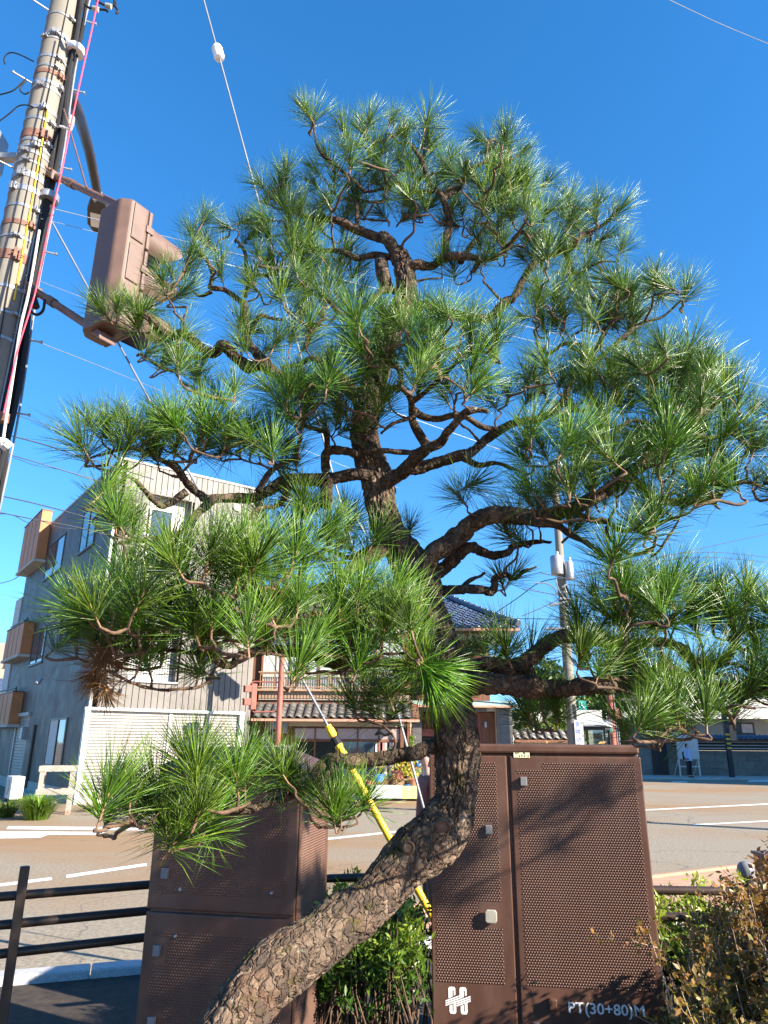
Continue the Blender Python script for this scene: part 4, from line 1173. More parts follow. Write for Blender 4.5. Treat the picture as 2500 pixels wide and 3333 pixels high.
def ring(z, h, mat=M_galv, ex=0.006, name='band', tilt=0.0):
    mb = MB()
    mb.lathe([(pr(z) + .001, -h / 2), (pr(z) + ex, -h / 2), (pr(z) + ex, h / 2), (pr(z) + .001, h / 2)], 36, Matrix.Translation((0, 0, z)) @ Matrix.Rotation(tilt, 4, 'Y'))
    o = mb.build(name, mat, pole, smooth=True, local=True)
    # lug where the band is bolted
    mb = MB()
    a = rng.uniform(-0.9, 0.9)
    d = tocam * math.cos(a) + right * math.sin(a)
    Mx = frame(d * (pr(z) + .004) + Vector((0, 0, z)), Vector((-d.y, d.x, 0)), d, Vector((0, 0, 1)))
    mb.box((-.03, 0, -h * .6), (.0, .035, h * .6), Mx); mb.box((.012, 0, -h * .6), (.03, .03, h * .6), Mx)
    mb.cyl((-.05, .02, 0), (.06, .02, 0), .006, n=6, M=Mx)
    mb.build('clamp', mat, o, local=True)
for py, h, mat in ((80, .02, M_galv), (145, .045, M_galv), (160, .02, M_galv), (218, .035, M_galv), (250, .02, M_galv), (268, .05, M_rust), (300, .04, M_galv), (318, .035, M_galv), (385, .045, M_galv),
                   (420, .03, M_galv), (468, .09, M_rust), (490, .03, M_galv), (510, .03, M_galv), (530, .03, M_galv), (560, .02, M_galv), (600, .07, M_galv), (645, .06, M_galv), (700, .03, M_galv),
                   (755, .05, M_rust), (800, .02, M_galv), (860, .10, M_rust), (960, .03, M_galv), (1040, .02, M_galv), (1120, .03, M_galv)):
    ring(pz(py), h, mat)
sb = MB()
sb.cyl((0, 0, 0), (0, 0, 0.20), 0.009, n=8); sb.cyl((0, 0, .19), (0, 0, .205), .016, n=8)
sbm = sb.mesh('step_bolt', M_galv)
for i, (py, side) in enumerate(((45, 1), (62, -1), (270, 1), (300, -1), (522, 1), (575, -1), (800, 1), (850, -1), (1090, 1), (1060, -1), (1330, 1))):
    d = (right * side * 0.97 + tocam * 0.2).normalized()
    z = pz(py)
    link('step_bolt', sbm, pole, d * pr(z) * 0.9 + Vector((0, 0, z)), tuple(d.to_track_quat('Z', 'Y').to_euler()))
def alongpole(offs, rad, mat, name, z0=3.0, z1=13.5, wob=.012, n=8, seed=0, lift=0.02):
    mb = MB(); pts = []
    for k in range(int((z1 - z0) / .12) + 1):
        z = z0 + k * .12
        a = offs + .10 * math.sin(z * 1.1 + seed)
        d = tocam * math.cos(a) + right * math.sin(a)
        r = pr(z) + lift + wob * math.sin(z * 2.3 + seed * 2)
        pts.append(d * r + Vector((0, 0, z)))
    mb.tube(pts, rad, n)
    return mb.build(name, mat, pole, smooth=True, local=True)
alongpole(.95, .026, M_cable, 'cable', seed=0.3, lift=.035, wob=.02)
alongpole(1.10, .026, M_cable, 'cable', seed=1.9, lift=.05, wob=.025)
alongpole(1.25, .022, M_cable, 'cable', seed=3.2, lift=.05, wob=.02)
alongpole(1.32, .010, M_wire, 'cable', seed=2.2, lift=.085)
alongpole(.05, .005, M_cable, 'thin_cable', seed=4.2, wob=.004, lift=.008)
alongpole(.25, .0075, M_yellow, 'yellow_cable', z0=pz(1000), z1=pz(390), seed=2.0, wob=.006, lift=.012)
alongpole(.72, .008, M_wire, 'conduit', z1=pz(640), seed=1.0, wob=.004, lift=.010)
for py in (160, 640):                        # cable clamp on the side of the pole
    z = pz(py)
    d = tocam * math.cos(1.1) + right * math.sin(1.1)
    mb = MB(); mb.lathe([(.085, -.035), (.09, -.035), (.09, .035), (.085, .035)], 18, Matrix.Translation(d * (pr(z) + .05) + Vector((0, 0, z))))
    mb.box((-.02, -.02, -.02), (.02, .02, .02), Matrix.Translation(d * pr(z) + Vector((0, 0, z))))
    mb.build('cable_clamp', M_porc if py < 300 else M_galv, pole, smooth=True, local=True)
# loose ends left of the pole
for pts in ([(110, 200), (60, 176), (30, 172), (13, 190), (16, 208)], [(85, 255), (55, 285), (30, 300), (-20, 312)], [(85, 260), (65, 290), (80, 306), (95, 300)], [(110, 350), (90, 342), (60, 345), (30, 370), (-10, 400)]):
    mb = MB(); mb.tube([Vector(p) for p in catmull([list(at(x, y, PY - .15)) for x, y in pts], 6)], .007, 6)
    mb.build('loose_cable', M_cable, pole, smooth=True)
for pts in ([(275, 14), (290, 25), (325, 30), (345, 33), (350, 38)], [(315, 4), (350, 20), (375, 15), (372, 0)], [(375, -5), (372, 15), (384, 35), (378, 44)]):
    mb = MB(); mb.tube([Vector(p) for p in catmull([list(at(x, y, PY - .3)) for x, y in pts], 6)], .012, 6)
    mb.build('connector_cable', M_cable, pole, smooth=True)
for x, y in ((303, 27), (345, 18)):
    p = at(x, y, PY - .31); q = at(x + 18, y + 4, PY - .31)
    mb = MB(); mb.cyl(p, q, .026, n=10); mb.build('connector', M_handle, pole, smooth=True)
# grey box behind the pole on its left
p = at(6, 495, PY + .1)
t = thing('meter_box', 'grey metal box clamped to the side of the concrete utility pole', 'box', (p.x - .18, p.y, p.z - .2))
mb = MB(); mb.box((-.16, -.12, 0), (.16, .12, .42)); mb.build('case', M_galv, t, local=True, bevel=.015)
mb = MB(); mb.box((.16, -.04, .1), (.36, .04, .16)); mb.build('bracket', M_galv, t, local=True)
mb = MB(); mb.lathe([(.05, -.1), (.05, 0)], 14, Matrix.Translation((.02, -.02, 0))); mb.build('gland', M_cable, t, local=True)

# ropes hanging beside the pole
def px_line(pts, rad, mat, name, Y0, Y1, n=6, sag=0.0):
    P = []
    for i, (x, y) in enumerate(pts):
        u = i / (len(pts) - 1)
        P.append(list(at(x, y, Y0 + (Y1 - Y0) * u)))
    mb = MB(); mb.tube([Vector(p) for p in (catmull(P, 6) if len(P) > 2 else P)], rad, n)
    return mb.build(name, mat, None, smooth=True)
tag(px_line([(325, -30), (296, 110), (262, 260), (226, 430), (200, 560), (172, 680), (140, 830), (115, 950), (88, 1040), (60, 1130), (35, 1240), (12, 1345)], .007, M_red, 'pull_rope', 5.1, 5.0), 'pink red rope hanging down beside the concrete utility pole', 'rope')
tag(px_line([(128, 750), (110, 860), (92, 960), (68, 1060), (52, 1160), (32, 1290), (22, 1350), (10, 1435)], .011, M_rope, 'hoist_rope', 5.2, 5.05), 'white rope with a knotted end hanging beside the utility pole', 'rope')
kn = MB()
for j in range(3):
    c = at(10 + j * 5, 1442 + j * 4, 5.05)
    kn.tube([c + Vector((.035 * math.cos(a), .02 * math.sin(2 * a), .035 * math.sin(a))) for a in np.linspace(0, 6.0, 12)], .011, 6)
tag(kn.build('rope_knot', M_rope, None, smooth=True), 'knot of white rope at the lower end beside the pole', 'knot')
p = at(4, 1358, 5.15)
mb = MB(); mb.box((-.12, -.03, -.04), (.05, .03, .04), Matrix.Translation(p)); tag(mb.build('rope_bracket', M_rust), 'rusty bracket at the foot of the red rope', 'bracket')

# ---- traffic signal seen from behind, held by two arms
sig_f = Vector((0.56, 0.83, 0)).normalized()        # the way its lamps face
sig_r = Vector((sig_f.y, -sig_f.x, 0))
sc_ = at(372, 880, 4.85)
SH = 1.16
sg = thing('traffic_signal', 'brown vertical traffic signal seen from behind, hung from the pole by two arms', 'traffic signal', (sc_.x, sc_.y, sc_.z - SH / 2))
Ms = frame((0, 0, 0), sig_r, sig_f, (0, 0, 1))
# housing: chamfered box
hw, hd = .20, .12
prof = [(-hw, -hd + .07), (-hw + .075, -hd), (hw - .075, -hd), (hw, -hd + .07), (hw, hd), (-hw, hd)]
mb = MB(); mb.prism(prof, SH, Ms); body = mb.build('housing', M_sigbrown, sg, local=True, bevel=.02, segs=3)
for k in range(3):                                  # raised ribs on the back cover, and hood for each lamp
    zc = SH * (k + .5) / 3
    mb = MB(); mb.box((-hw - .012, -.03, zc - .17), (-hw + .004, .09, zc + .17), Ms); mb.build('side_cover', M_sigbrown, body, local=True, bevel=.01)
    mb = MB(); mb.box((hw - .004, -.03, zc - .17), (hw + .012, .09, zc + .17), Ms); mb.build('side_cover', M_sigbrown, body, local=True, bevel=.01)
    mb = MB(); mb.box((-hw - .005, hd, zc - .185), (hw + .005, hd + .035, zc + .185), Ms); mb.build('door', M_sigbrown, sg, local=True, bevel=.012)
    for sx in (-1, 1):
        mb = MB(); mb.box((sx * hw - .012, hd - .02, zc - .03), (sx * hw + .012, hd + .05, zc + .03), Ms); mb.build('latch', M_sigbrown, sg, local=True)
    mb = MB()                                       # hood: a tube open below
    vs = []; fs = []; nn = 22
    for j, (L0, r) in enumerate(((hd + .03, .165), (hd + .40, .158), (hd + .40, .150), (hd + .03, .157))):
        for i in range(nn + 1):
            a = R_(-50) + R_(280) * i / nn
            cut = (0.13 * max(0, -math.sin(a)) if L0 > hd + .1 else 0)
            vs.append(sig_r * math.cos(a) * r + sig_f * (L0 - cut * 1.2) + Vector((0, 0, zc + math.sin(a) * r)))
    for j in range(4):
        j2 = (j + 1) % 4
        for i in range(nn):
            fs.append((j * (nn + 1) + i, j * (nn + 1) + i + 1, j2 * (nn + 1) + i + 1, j2 * (nn + 1) + i))
    mb.add(vs, fs); mb.build('hood', M_sigbrown, sg, local=True, smooth=True)
    mb = MB(); mb.lathe([(.152, 0), (.14, .03), (.08, .05), (.01, .055)], 22, frame(sig_f * (hd + .03) + Vector((0, 0, zc)), sig_r, Vector((0, 0, 1)), sig_f))
    mb.build('lens', [M_signg, M_yellow, M_red][k], sg, local=True, smooth=True)
# arms
for (ax, ay), (bx, by), nm in (((165, 555), (345, 668), 'upper'), ((88, 925), (285, 1055), 'lower')):
    a0 = Vector((PX, PY, pz(ay))) + right * .16 + tocam * .05
    top = nm == 'upper'
    b0 = sg.location + Vector((0, 0, SH + .03 if top else -.03))
    mb = MB(); mb.cyl(a0, b0 - (b0 - a0).normalized() * .05, .033, n=16); ar = mb.build('arm', M_armbrown, sg, smooth=True)
    d = (b0 - a0).normalized()
    mb = MB(); mb.cyl(a0 + d * .45, a0 + d * .60, .042, n=16); mb.build('arm_sleeve', M_armbrown, ar, smooth=True)
    Mb = frame(a0 + d * .05, d, Vector((-d.y, d.x, 0)).normalized(), Vector((0, 0, 1)))
    mb = MB(); mb.box((-.12, -.06, -.055), (.12, .06, .055), Mb); mb.build('arm_bracket', M_armbrown, sg, bevel=.01)
    for i in range(3):
        mb = MB(); mb.cyl(Mb @ Vector((-.08 + .08 * i, -.065, .03)), Mb @ Vector((-.08 + .08 * i, -.085, .03)), .013, n=8); mb.build('bolt', M_rust, sg)
    Mc = frame(b0, d, Vector((-d.y, d.x, 0)).normalized(), Vector((0, 0, 1)))
    mb = MB(); mb.box((-.26, -.075, -.035), (.06, .075, .035), Mc); mb.build('mount_plate', M_armbrown, sg, bevel=.01)
# stay rod from the pole to the upper arm
mb = MB(); mb.cyl(at(208, 355, 5.3), at(282, 612, 5.1), .008, n=8); mb.build('stay_rod', M_armbrown, sg, smooth=True)
# lead-in cable loop under the lower arm
mb = MB(); mb.tube([Vector(p) for p in catmull([list(at(x, y, 5.15)) for x, y in ((146, 975), (140, 1010), (122, 1024), (105, 1018), (98, 1000), (105, 985))], 6)], .012, 8); mb.build('cable_loop', M_cable, sg, smooth=True)
mb = MB(); mb.cyl(at(104, 970, 5.2), at(118, 1000, 5.2), .04, .03, n=12); mb.build('cable_gland', M_cable, sg, smooth=True)

# ---- street light on a curved arm reaching over the road
LP = [((150, 300), 5.6), ((211, 291), 5.75), ((245, 350), 6.1), ((270, 422), 6.6), ((291, 498), 7.05), ((312, 603), 7.6), ((318, 640), 7.85)]
P = catmull([list(at(x, y, Y)) for (x, y), Y in LP], 8)
l0 = Vector(P[0])
stl = thing('street_light', 'dark brown street light on a curved arm reaching over the road from the pole', 'street light', tuple(l0))
mb = MB(); mb.tube([Vector(p) for p in P], np.linspace(.075, .055, len(P)), 18); mb.build('arm', M_lampdark, stl, smooth=True)
a_, b_ = at(318, 640, 7.85), at(322, 752, 8.6)
dv = (b_ - a_).normalized(); rv = dv.cross(Vector((0, 0, 1))).normalized(); uv = rv.cross(dv)
Ml = frame(a_, rv, dv, uv); Ln = (b_ - a_).length
mb = MB(); mb.prism([(-.06, -.1), (.06, -.1), (.14, Ln * .35), (.15, Ln * .8), (.08, Ln), (-.08, Ln), (-.15, Ln * .8), (-.14, Ln * .35)], .07, Ml @ Matrix.Translation((0, 0, -.035))); mb.build('lamp_head', M_lampdark, stl, bevel=.015)
mb = MB(); mb.box((-.10, Ln * .42, -.045), (.10, Ln * .82, -.034), Ml); mb.build('led_panel', M_porc, stl)
mb = MB(); mb.cyl(at(300, 655, 7.7), at(325, 640, 7.8), .03, n=10); mb.build('hinge', M_lampdark, stl)
# cylinder sensor with bracket between pole and lamp arm
p0, p1 = at(232, 382, 5.35), at(228, 412, 5.35)
t = thing('detector', 'small white cylinder detector on a bracket beside the pole', 'sensor', tuple(p1))
mb = MB(); mb.cyl(p0, p1, .034, n=18); mb.build('body', M_handle, t, smooth=True)
mb = MB(); mb.cyl(p1, at(226, 424, 5.35), .026, .02, n=16); mb.build('neck', M_porc, t, smooth=True)
mb = MB(); mb.cyl(at(228, 418, 5.36), at(196, 412, 5.5), .014, n=8); mb.build('bracket', M_porc, t, smooth=True)

# ---- stays (guy wires) running down to the anchor behind the cabinets
anc = Vector((0.62, 5.25, 0.0))
topg = Vector((PX, PY, 14.0)) + right * .1
gw = thing('stay_wire', 'grey stay wire with white insulator running down behind the crown', 'stay wire', tuple(anc))
mb = MB(); mb.cyl(topg, anc, .009, n=8); mb.build('strand', M_wire, gw, smooth=True)
dg = (topg - anc).normalized()
# insulator at the photograph row 170
best = min(np.linspace(0, 1, 400), key=lambda u: abs((CY - F * (RC.transposed() @ (anc.lerp(topg, u) - CAM)).y / -((RC.transposed() @ (anc.lerp(topg, u) - CAM)).z)) - 172))
ci = anc.lerp(topg, best)
Mi = frame(ci, dg.cross(Vector((0, 1, 0))).normalized(), dg.cross(dg.cross(Vector((0, 1, 0)))).normalized(), dg)
mb = MB(); mb.lathe([(.02, -.095), (.048, -.08), (.056, -.05), (.05, -.03), (.056, 0), (.05, .03), (.056, .05), (.048, .08), (.02, .095)], 18, Mi); mb.build('insulator', M_porc, gw, smooth=True)
a2 = Vector((PX, PY, pz(672))) + right * .2
anc2 = Vector((0.66, 5.05, 0.0))
g2 = thing('stay_wire', 'stay wire with yellow guard sleeve crossing in front of the tiled eave', 'stay wire', tuple(anc2))
mb = MB(); mb.cyl(a2, anc2, .009, n=8); mb.build('strand', M_wire, g2, smooth=True)
d2 = (a2 - anc2).normalized()
def rowpoint(a, b, row):
    def rowof(p):
        q = RC.transposed() @ (p - CAM)
        return CY - F * q.y / -q.z
    lo, hi = 0.0, 1.0
    for _ in range(40):
        m = (lo + hi) / 2
        if rowof(a.lerp(b, m)) > row: lo = m
        else: hi = m
    return a.lerp(b, lo)
q = rowpoint(anc2, a2, 2362)
mb = MB(); mb.tube([anc2 + d2 * .3, q], .024, 14); yg = mb.build('guard_sleeve', M_yellow, g2, smooth=True)
mb = MB()
for k in range(6):
    c = q + (anc2 - q) * (.015 + k * .045)
    mb.cyl(c, c - d2 * .05, .029, n=12)
mb.build('guard_clip', M_yellow, yg)
mb = MB(); c = q + (anc2 - q) * .045; mb.cyl(c, c - d2 * .06, .034, n=12); mb.build('guard_tie', M_cable, yg)

# ---- wires crossing the sky
WG = 'overhead wires'
def wire(label, pts, Y0, Y1, r, mat=M_wire, group=None, name='overhead_wire'):
    tag(px_line(pts, r, mat, name, Y0, Y1, n=5), label, 'wire', group)
lws = ['upper overhead wire from the steel clamp behind the traffic signal and crown', 'faint wire just under the upper one, passing behind the traffic signal', 'thin wire leaving the pole at the lower signal arm', 'pale thin wire leaving the pole below the lower signal arm']
for lw, pts in zip(lws, ([(165, 677), (548, 772), (1250, 945), (2600, 1285)], [(135, 712), (330, 760), (1200, 975), (2600, 1330)], [(85, 897), (285, 974), (1000, 1240), (1900, 1560)], [(45, 1082), (440, 1238), (760, 1370), (1300, 1590)])):
    wire(lw, pts, 5.4, 16, .0045, M_wire, WG)
le = 'straight thin overhead wire passing in front of the grey side of the corner building'
for pts, r in (([(0, 1333), (210, 1404), (450, 1490)], .006), ([(-20, 1404), (130, 1443), (260, 1485), (500, 1560)], .014), ([(-20, 1466), (120, 1505), (347, 1573), (520, 1620)], .010), ([(-20, 1470), (60, 1495), (120, 1516), (200, 1530), (347, 1580)], .006),
               ([(-20, 1609), (120, 1640), (255, 1676), (400, 1720)], .012), ([(-20, 1664), (110, 1690), (250, 1716), (420, 1760)], .010), ([(-20, 1672), (40, 1676), (90, 1700), (130, 1695), (190, 1716), (250, 1722)], .007)):
    own = {.014: 'thick black service cable crossing before the top of the grey building', .007: 'curling thin wire reaching the grey wall beside the orange top balcony'}.get(r)
    if r == .006 and len(pts) == 5: own = 'wavy thin wire looping under the cable near the white rope knot'
    wire(own or le, pts, 12, 15, r, M_wiredk, None if own else 'low wires at the left')
wire('single wire across the top right corner of the sky', [(2160, -10), (2340, 75), (2520, 150)], 12, 14, .009)
wire('short dark wire meeting the orange top balcony', [(-20, 1904), (40, 1888), (62, 1874)], 20, 24, .012, M_wiredk)
lr = 'thin wire in the sky beyond the right end of the crown'
for pts in ([(1830, 1893), (2251, 1792), (2520, 1733)], [(1840, 1870), (2267, 1798), (2520, 1816)], [(1840, 1880), (2260, 1815), (2520, 1832)]):
    wire(lr, pts, 23.9, 40, .016, M_wiredk, 'wires at the right')
lq = 'wire strung to the pole that carries the two transformers'
for pts, Y0 in (([(1590, 2010), (1680, 1950), (1753, 1898), (1826, 1880)], 26), ([(1700, 1916), (1830, 1940)], 22), ([(1700, 2005), (1760, 1980), (1830, 1945)], 22), ([(1755, 1863), (1830, 1880), (1940, 1908), (2100, 1945)], 23), ([(1840, 1902), (1930, 1911), (2050, 1930)], 23.9), ([(1500, 2018), (1700, 2014), (1850, 2016)], 24)):
    wire(lq, pts, Y0, 23.9, .016, M_wiredk, 'wires of the transformer pole')

# ---- the second utility pole with transformers
p = at(1858, 2300, 24.0)
P2 = thing('utility_pole', 'pale utility pole with two grey transformers, banner and green sign beyond the cabinets', 'utility pole', (p.x, 24.0, 0))
mb = MB(); mb.lathe([(.19, 0), (.165, 4), (.135, 8), (.115, 11.2)], 24); mb.build('shaft', M_polec, P2, smooth=True, local=True)
def p2l(px, py, Y=23.8): return at(px, py, Y) - P2.location
for (cx, cy, r, h) in ((1812, 1840, .21, .66), (1853, 1858, .15, .62)):
    c = p2l(cx, cy, 23.75)
    mb = MB(); mb.lathe([(r * .9, -h / 2), (r, -h / 2 + .03), (r, h / 2 - .05), (r * .85, h / 2), (r * .3, h / 2 + .02)], 22, Matrix.Translation(c)); tr_ = mb.build('transformer', M_galv, P2, smooth=True, local=True)
    mb = MB(); mb.lathe([(.035, h / 2), (.05, h / 2 + .04), (.03, h / 2 + .08), (.045, h / 2 + .12), (.02, h / 2 + .16)], 10, Matrix.Translation(c + Vector((.05, 0, 0)))); mb.build('bushing', M_porc, tr_, smooth=True, local=True)
for y in (1880, 1925, 1960, 1972, 2000, 2040, 2215, 2260):
    c = p2l(1850, y)
    mb = MB(); mb.lathe([(.165, -.03), (.165, .03)], 18, Matrix.Translation((0, 0, c.z))); mb.build('band', M_galv, P2, local=True, smooth=True)
for (x0, y0, x1, y1) in ((1790, 1971, 1850, 1958), (1822, 1948, 1866, 1952), (1776, 2047, 1880, 2045), (1830, 1912, 1846, 1900)):
    mb = MB(); mb.cyl(p2l(x0, y0), p2l(x1, y1), .045, n=8); mb.build('crossarm', M_galv, P2, local=True)
for pts in ([(1842, 1905), (1852, 1930), (1860, 1950), (1862, 1970), (1856, 1968), (1852, 1975)], [(1740, 1897), (1780, 1900), (1805, 1915), (1812, 1935)], [(1808, 1880), (1815, 1910), (1830, 1935), (1840, 1915)]):
    mb = MB(); mb.tube([Vector(q) for q in catmull([list(p2l(x, y)) for x, y in pts], 5)], .035 if pts[0][0] == 1842 else .02, 6); mb.build('lead_cable', M_cable if pts[0][0] == 1842 else M_wire, P2, local=True, smooth=True)
# banner with blue characters, wrapped on the pole
b0, b1 = p2l(1868, 2344, 23.75), p2l(1900, 2425, 23.75)
mb = MB(); mb.box((b0.x, -.27, -.25 + b1.z), (b1.x + .02, -.25, b0.z)); bn = mb.build('banner', M_white, P2, local=True)
for i, ch in enumerate('善隣幼稚'):
    me = text_mesh(ch, .175, M_signb, .001)
    link('lettering', me, bn, (b0.x + .015, -.272, b0.z - .20 - i * .225), (R_(90), 0, 0))
for i, ch in ((0, '西'), (2, '別')):
    me = text_mesh(ch, .14, M_bolt, .001)
    link('lettering', me, bn, (b0.x + .19, -.272, b0.z - .16 - i * .19), (R_(90), 0, 0))
g0, g1 = p2l(1882, 2281, 23.75), p2l(1909, 2311, 23.75)
mb = MB(); mb.box((g0.x, -.28, g1.z), (g1.x, -.262, g0.z)); gs = mb.build('green_sign', M_signg, P2, local=True, bevel=.003)
c = (g0 + g1) / 2
mb = MB(); mb.tube([Vector((c.x - .03, -.285, c.z + .09)), Vector((c.x - .045, -.285, c.z + .02)), Vector((c.x + .02, -.285, c.z - .06)), Vector((c.x + .045, -.285, c.z - .1))], .018, 8); mb.build('pictogram', M_white, gs, local=True)
h0, h1 = p2l(1887, 2312, 23.75), p2l(1909, 2329, 23.75)
mb = MB(); mb.box((h0.x, -.28, h1.z), (h1.x, -.262, h0.z)); mb.build('white_plate', M_white, P2, local=True)

# ---- red-brown signal pole by the house, with pedestrian signal and vehicle signals in the crown
p = ground(905, 2595)
SPX, SPY = at(905, 2400, 21.0).x, 21.0
sp = thing('signal_pole', 'red brown signal pole with two-lamp pedestrian signal in front of the wooden house', 'signal pole', (SPX, SPY, 0.0))
mb = MB(); mb.lathe([(.085, 0), (.08, 3), (.07, 6.6)], 20); mb.build('shaft', M_redpole, sp, smooth=True, local=True)
def spl(px, py, Y=21.0): return at(px, py, Y) - sp.location
for (x0, y0, x1, y1) in ((915, 2221, 815, 2218), (905, 2316, 815, 2318)):
    mb = MB(); mb.tube([spl(x0, y0), spl(x1 + 12, y1), spl(x1, y1 + (8 if y1 < 2300 else -8))], .022, 10); mb.build('bracket_arm', M_redpole, sp, local=True, smooth=True)
c = spl(821, 2268)
fd = Vector((-.92, -.38, 0)).normalized(); rd = Vector((fd.y, -fd.x, 0))
Mp = frame(c, rd, fd, (0, 0, 1))
mb = MB(); mb.box((-.15, -.10, -.36), (.15, .06, .36), Mp); ph = mb.build('pedestrian_signal', M_redpole, sp, local=True, bevel=.02)
for s_ in (-.18, .18):
    mb = MB(); mb.box((-.12, .06, s_ - .12), (.12, .065, s_ + .12), Mp); mb.build('lens', M_glass, ph, local=True)
    mb = MB(); mb.box((-.14, .06, s_ + .10), (.14, .26, s_ + .13), Mp); mb.box((-.14, .06, s_ - .05), (-.12, .24, s_ + .1), Mp); mb.box((.12, .06, s_ - .05), (.14, .24, s_ + .1), Mp); mb.build('visor', M_redpole, ph, local=True)
for k, (ox, oz) in enumerate(((1.35, 5.05), (0.1, 5.75))):      # signals hidden in the crown whose shadows fall on the grey wall
    mb = MB(); mb.cyl((0, 0, oz), (ox, -.1, oz), .035, n=10); mb.build('mast_arm', M_redpole, sp, local=True)
    mb = MB(); mb.box((ox - .1 - .58, -.22, oz - .2), (ox - .1 + .58, .0, oz + .2)); hb = mb.build('signal_head', M_redpole, sp, local=True, bevel=.03)
    for j in range(3):
        mb = MB(); mb.lathe([(.16, 0), (.155, .3), (.145, .3), (.15, 0.02)], 18, frame((ox - .1 + (j - 1) * .38, -.22, oz), (1, 0, 0), (0, 0, 1), (0, -1, 0))); mb.build('hood', M_redpole, hb, local=True, smooth=True)
mb = MB(); mb.box((-.1, -.12, 1.1), (.1, -.08, 1.5)); mb.build('push_button_box', M_handle, sp, local=True, bevel=.01)
# ================================================================== buildings
UB = MB(); UB.box((-.5, -.5, -.5), (.5, .5, .5))
def unit_mesh(name, mat):
    m = UB.mesh(name, mat); return m
def slab(name, me, parent, lo, hi):
    """box piece from lo to hi in the parent's frame, sharing one unit mesh"""
    c = [(a + b) / 2 for a, b in zip(lo, hi)]; s = [max(1e-4, b - a) for a, b in zip(lo, hi)]
    return link(name, me, parent, c, None, s)
def bx(name, mat, parent, lo, hi, bevel=0.0):
    mb = MB(); mb.box(lo, hi)
    return mb.build(name, mat, parent, local=True, bevel=bevel)
def window(parent, lo, hi, axis, mat_f, mat_g, nx=2, t=.05, depth_=.08, out=-1):
    """lo/hi: (u0, z0), (u1, z1) on a wall; axis 'x': wall along local x facing local -y; axis 'y': wall along local y facing local -x"""
    (u0, z0), (u1, z1) = lo, hi
    def P(u, v, z): return (u, v, z) if axis == 'x' else (v, u, z)
    def B(mb, a, b):
        mb.box(tuple(min(x, y) for x, y in zip(a, b)), tuple(max(x, y) for x, y in zip(a, b)))
    mb = MB()
    B(mb, P(u0, -depth_ * .6, z0), P(u1, .02, z0 + t)); B(mb, P(u0, -depth_ * .6, z1 - t), P(u1, .02, z1))
    B(mb, P(u0, -depth_ * .55, z0 + t), P(u0 + t, .02, z1 - t)); B(mb, P(u1 - t, -depth_ * .55, z0 + t), P(u1, .02, z1 - t))
    for k in range(1, nx):
        u = u0 + (u1 - u0) * k / nx
        B(mb, P(u - t * .4, -depth_ * .45, z0 + t), P(u + t * .4, .02, z1 - t))
    w = mb.build('window', mat_f, parent, local=True)
    for k in range(nx):
        a = u0 + t + (u1 - u0 - 2 * t) * k / nx; b = u0 + t + (u1 - u0 - 2 * t) * (k + 1) / nx
        mb = MB(); B(mb, P(a, -.012 - .012 * (k % 2), z0 + t), P(b, .01, z1 - t))
        mb.build('pane', mat_g if not isinstance(mat_g, (list, tuple)) else mat_g[k % len(mat_g)], w, local=True)
    mb = MB(); B(mb, P(u0 - .03, -depth_ * .9, z0 - .035), P(u1 + .03, 0, z0)); mb.build('sill', mat_f, w, local=True)
    return w

# ---- grey and beige corner building
GA = math.atan2(.6, .8)
gc = ground(250, 2618)
gb = thing('corner_building', 'three-storey corner building with beige ribbed front, grey side and orange balconies', 'building', (gc.x, gc.y, 0), GA)
ginv = mworld(gb).inverted()
gn = mworld(gb).to_3x3() @ Vector((0, -1, 0)); gl_ = mworld(gb).to_3x3() @ Vector((-1, 0, 0))
def FB(px, py):
    p = ginv @ onplane(px, py, gb.location, gn); return p.x, p.z
def LB(px, py):
    p = ginv @ onplane(px, py, gb.location, gl_); return p.y, p.z
GW = FB(808, 2440)[0]; GH = FB(359, 1482)[1]; GL = 12.2
print('corner building', GW, GH, LB(60, 2200))
bx('core', M_frame, gb, (.055, .36, 0), (GW - .02, GL, GH - .05))
bx('foundation', M_conc, gb, (-.02, -.02, 0), (GW, GL, .32))
bx('parapet_cap', M_rib, gb, (-.03, -.03, GH - .04), (GW + .02, GL, GH + .03))
bx('corner_trim', M_rib, gb, (-.03, -.032, .3), (.05, .05, GH - .04), .005)
# openings of the front: garage, ribbed bay, low window
sx0, sz1 = FB(290, 2310); sx1 = FB(782, 2312)[0]
bay = (FB(440, 1900)[0], FB(600, 1900)[0], FB(480, 2216)[1], FB(520, 1612)[1])
openF = [(sx0, sx1, -1, sz1), (bay[0], bay[1], bay[2], bay[3])]
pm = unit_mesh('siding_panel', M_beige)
pw = GW / 26
for i in range(26):
    a, b = i * pw + .010, (i + 1) * pw - .010
    cuts = [(z0_, z1_) for (x0, x1, z0_, z1_) in openF if (a + b) / 2 > x0 and (a + b) / 2 < x1]
    z = .3; segs = []
    for z0_, z1_ in sorted(cuts):
        if z0_ > z: segs.append((z, z0_))
        z = z1_
    segs.append((z, GH - .04))
    for s0, s1 in segs:
        if a > .05: slab('siding_panel', pm, gb, (a, .0, s0), (b, .06, s1))
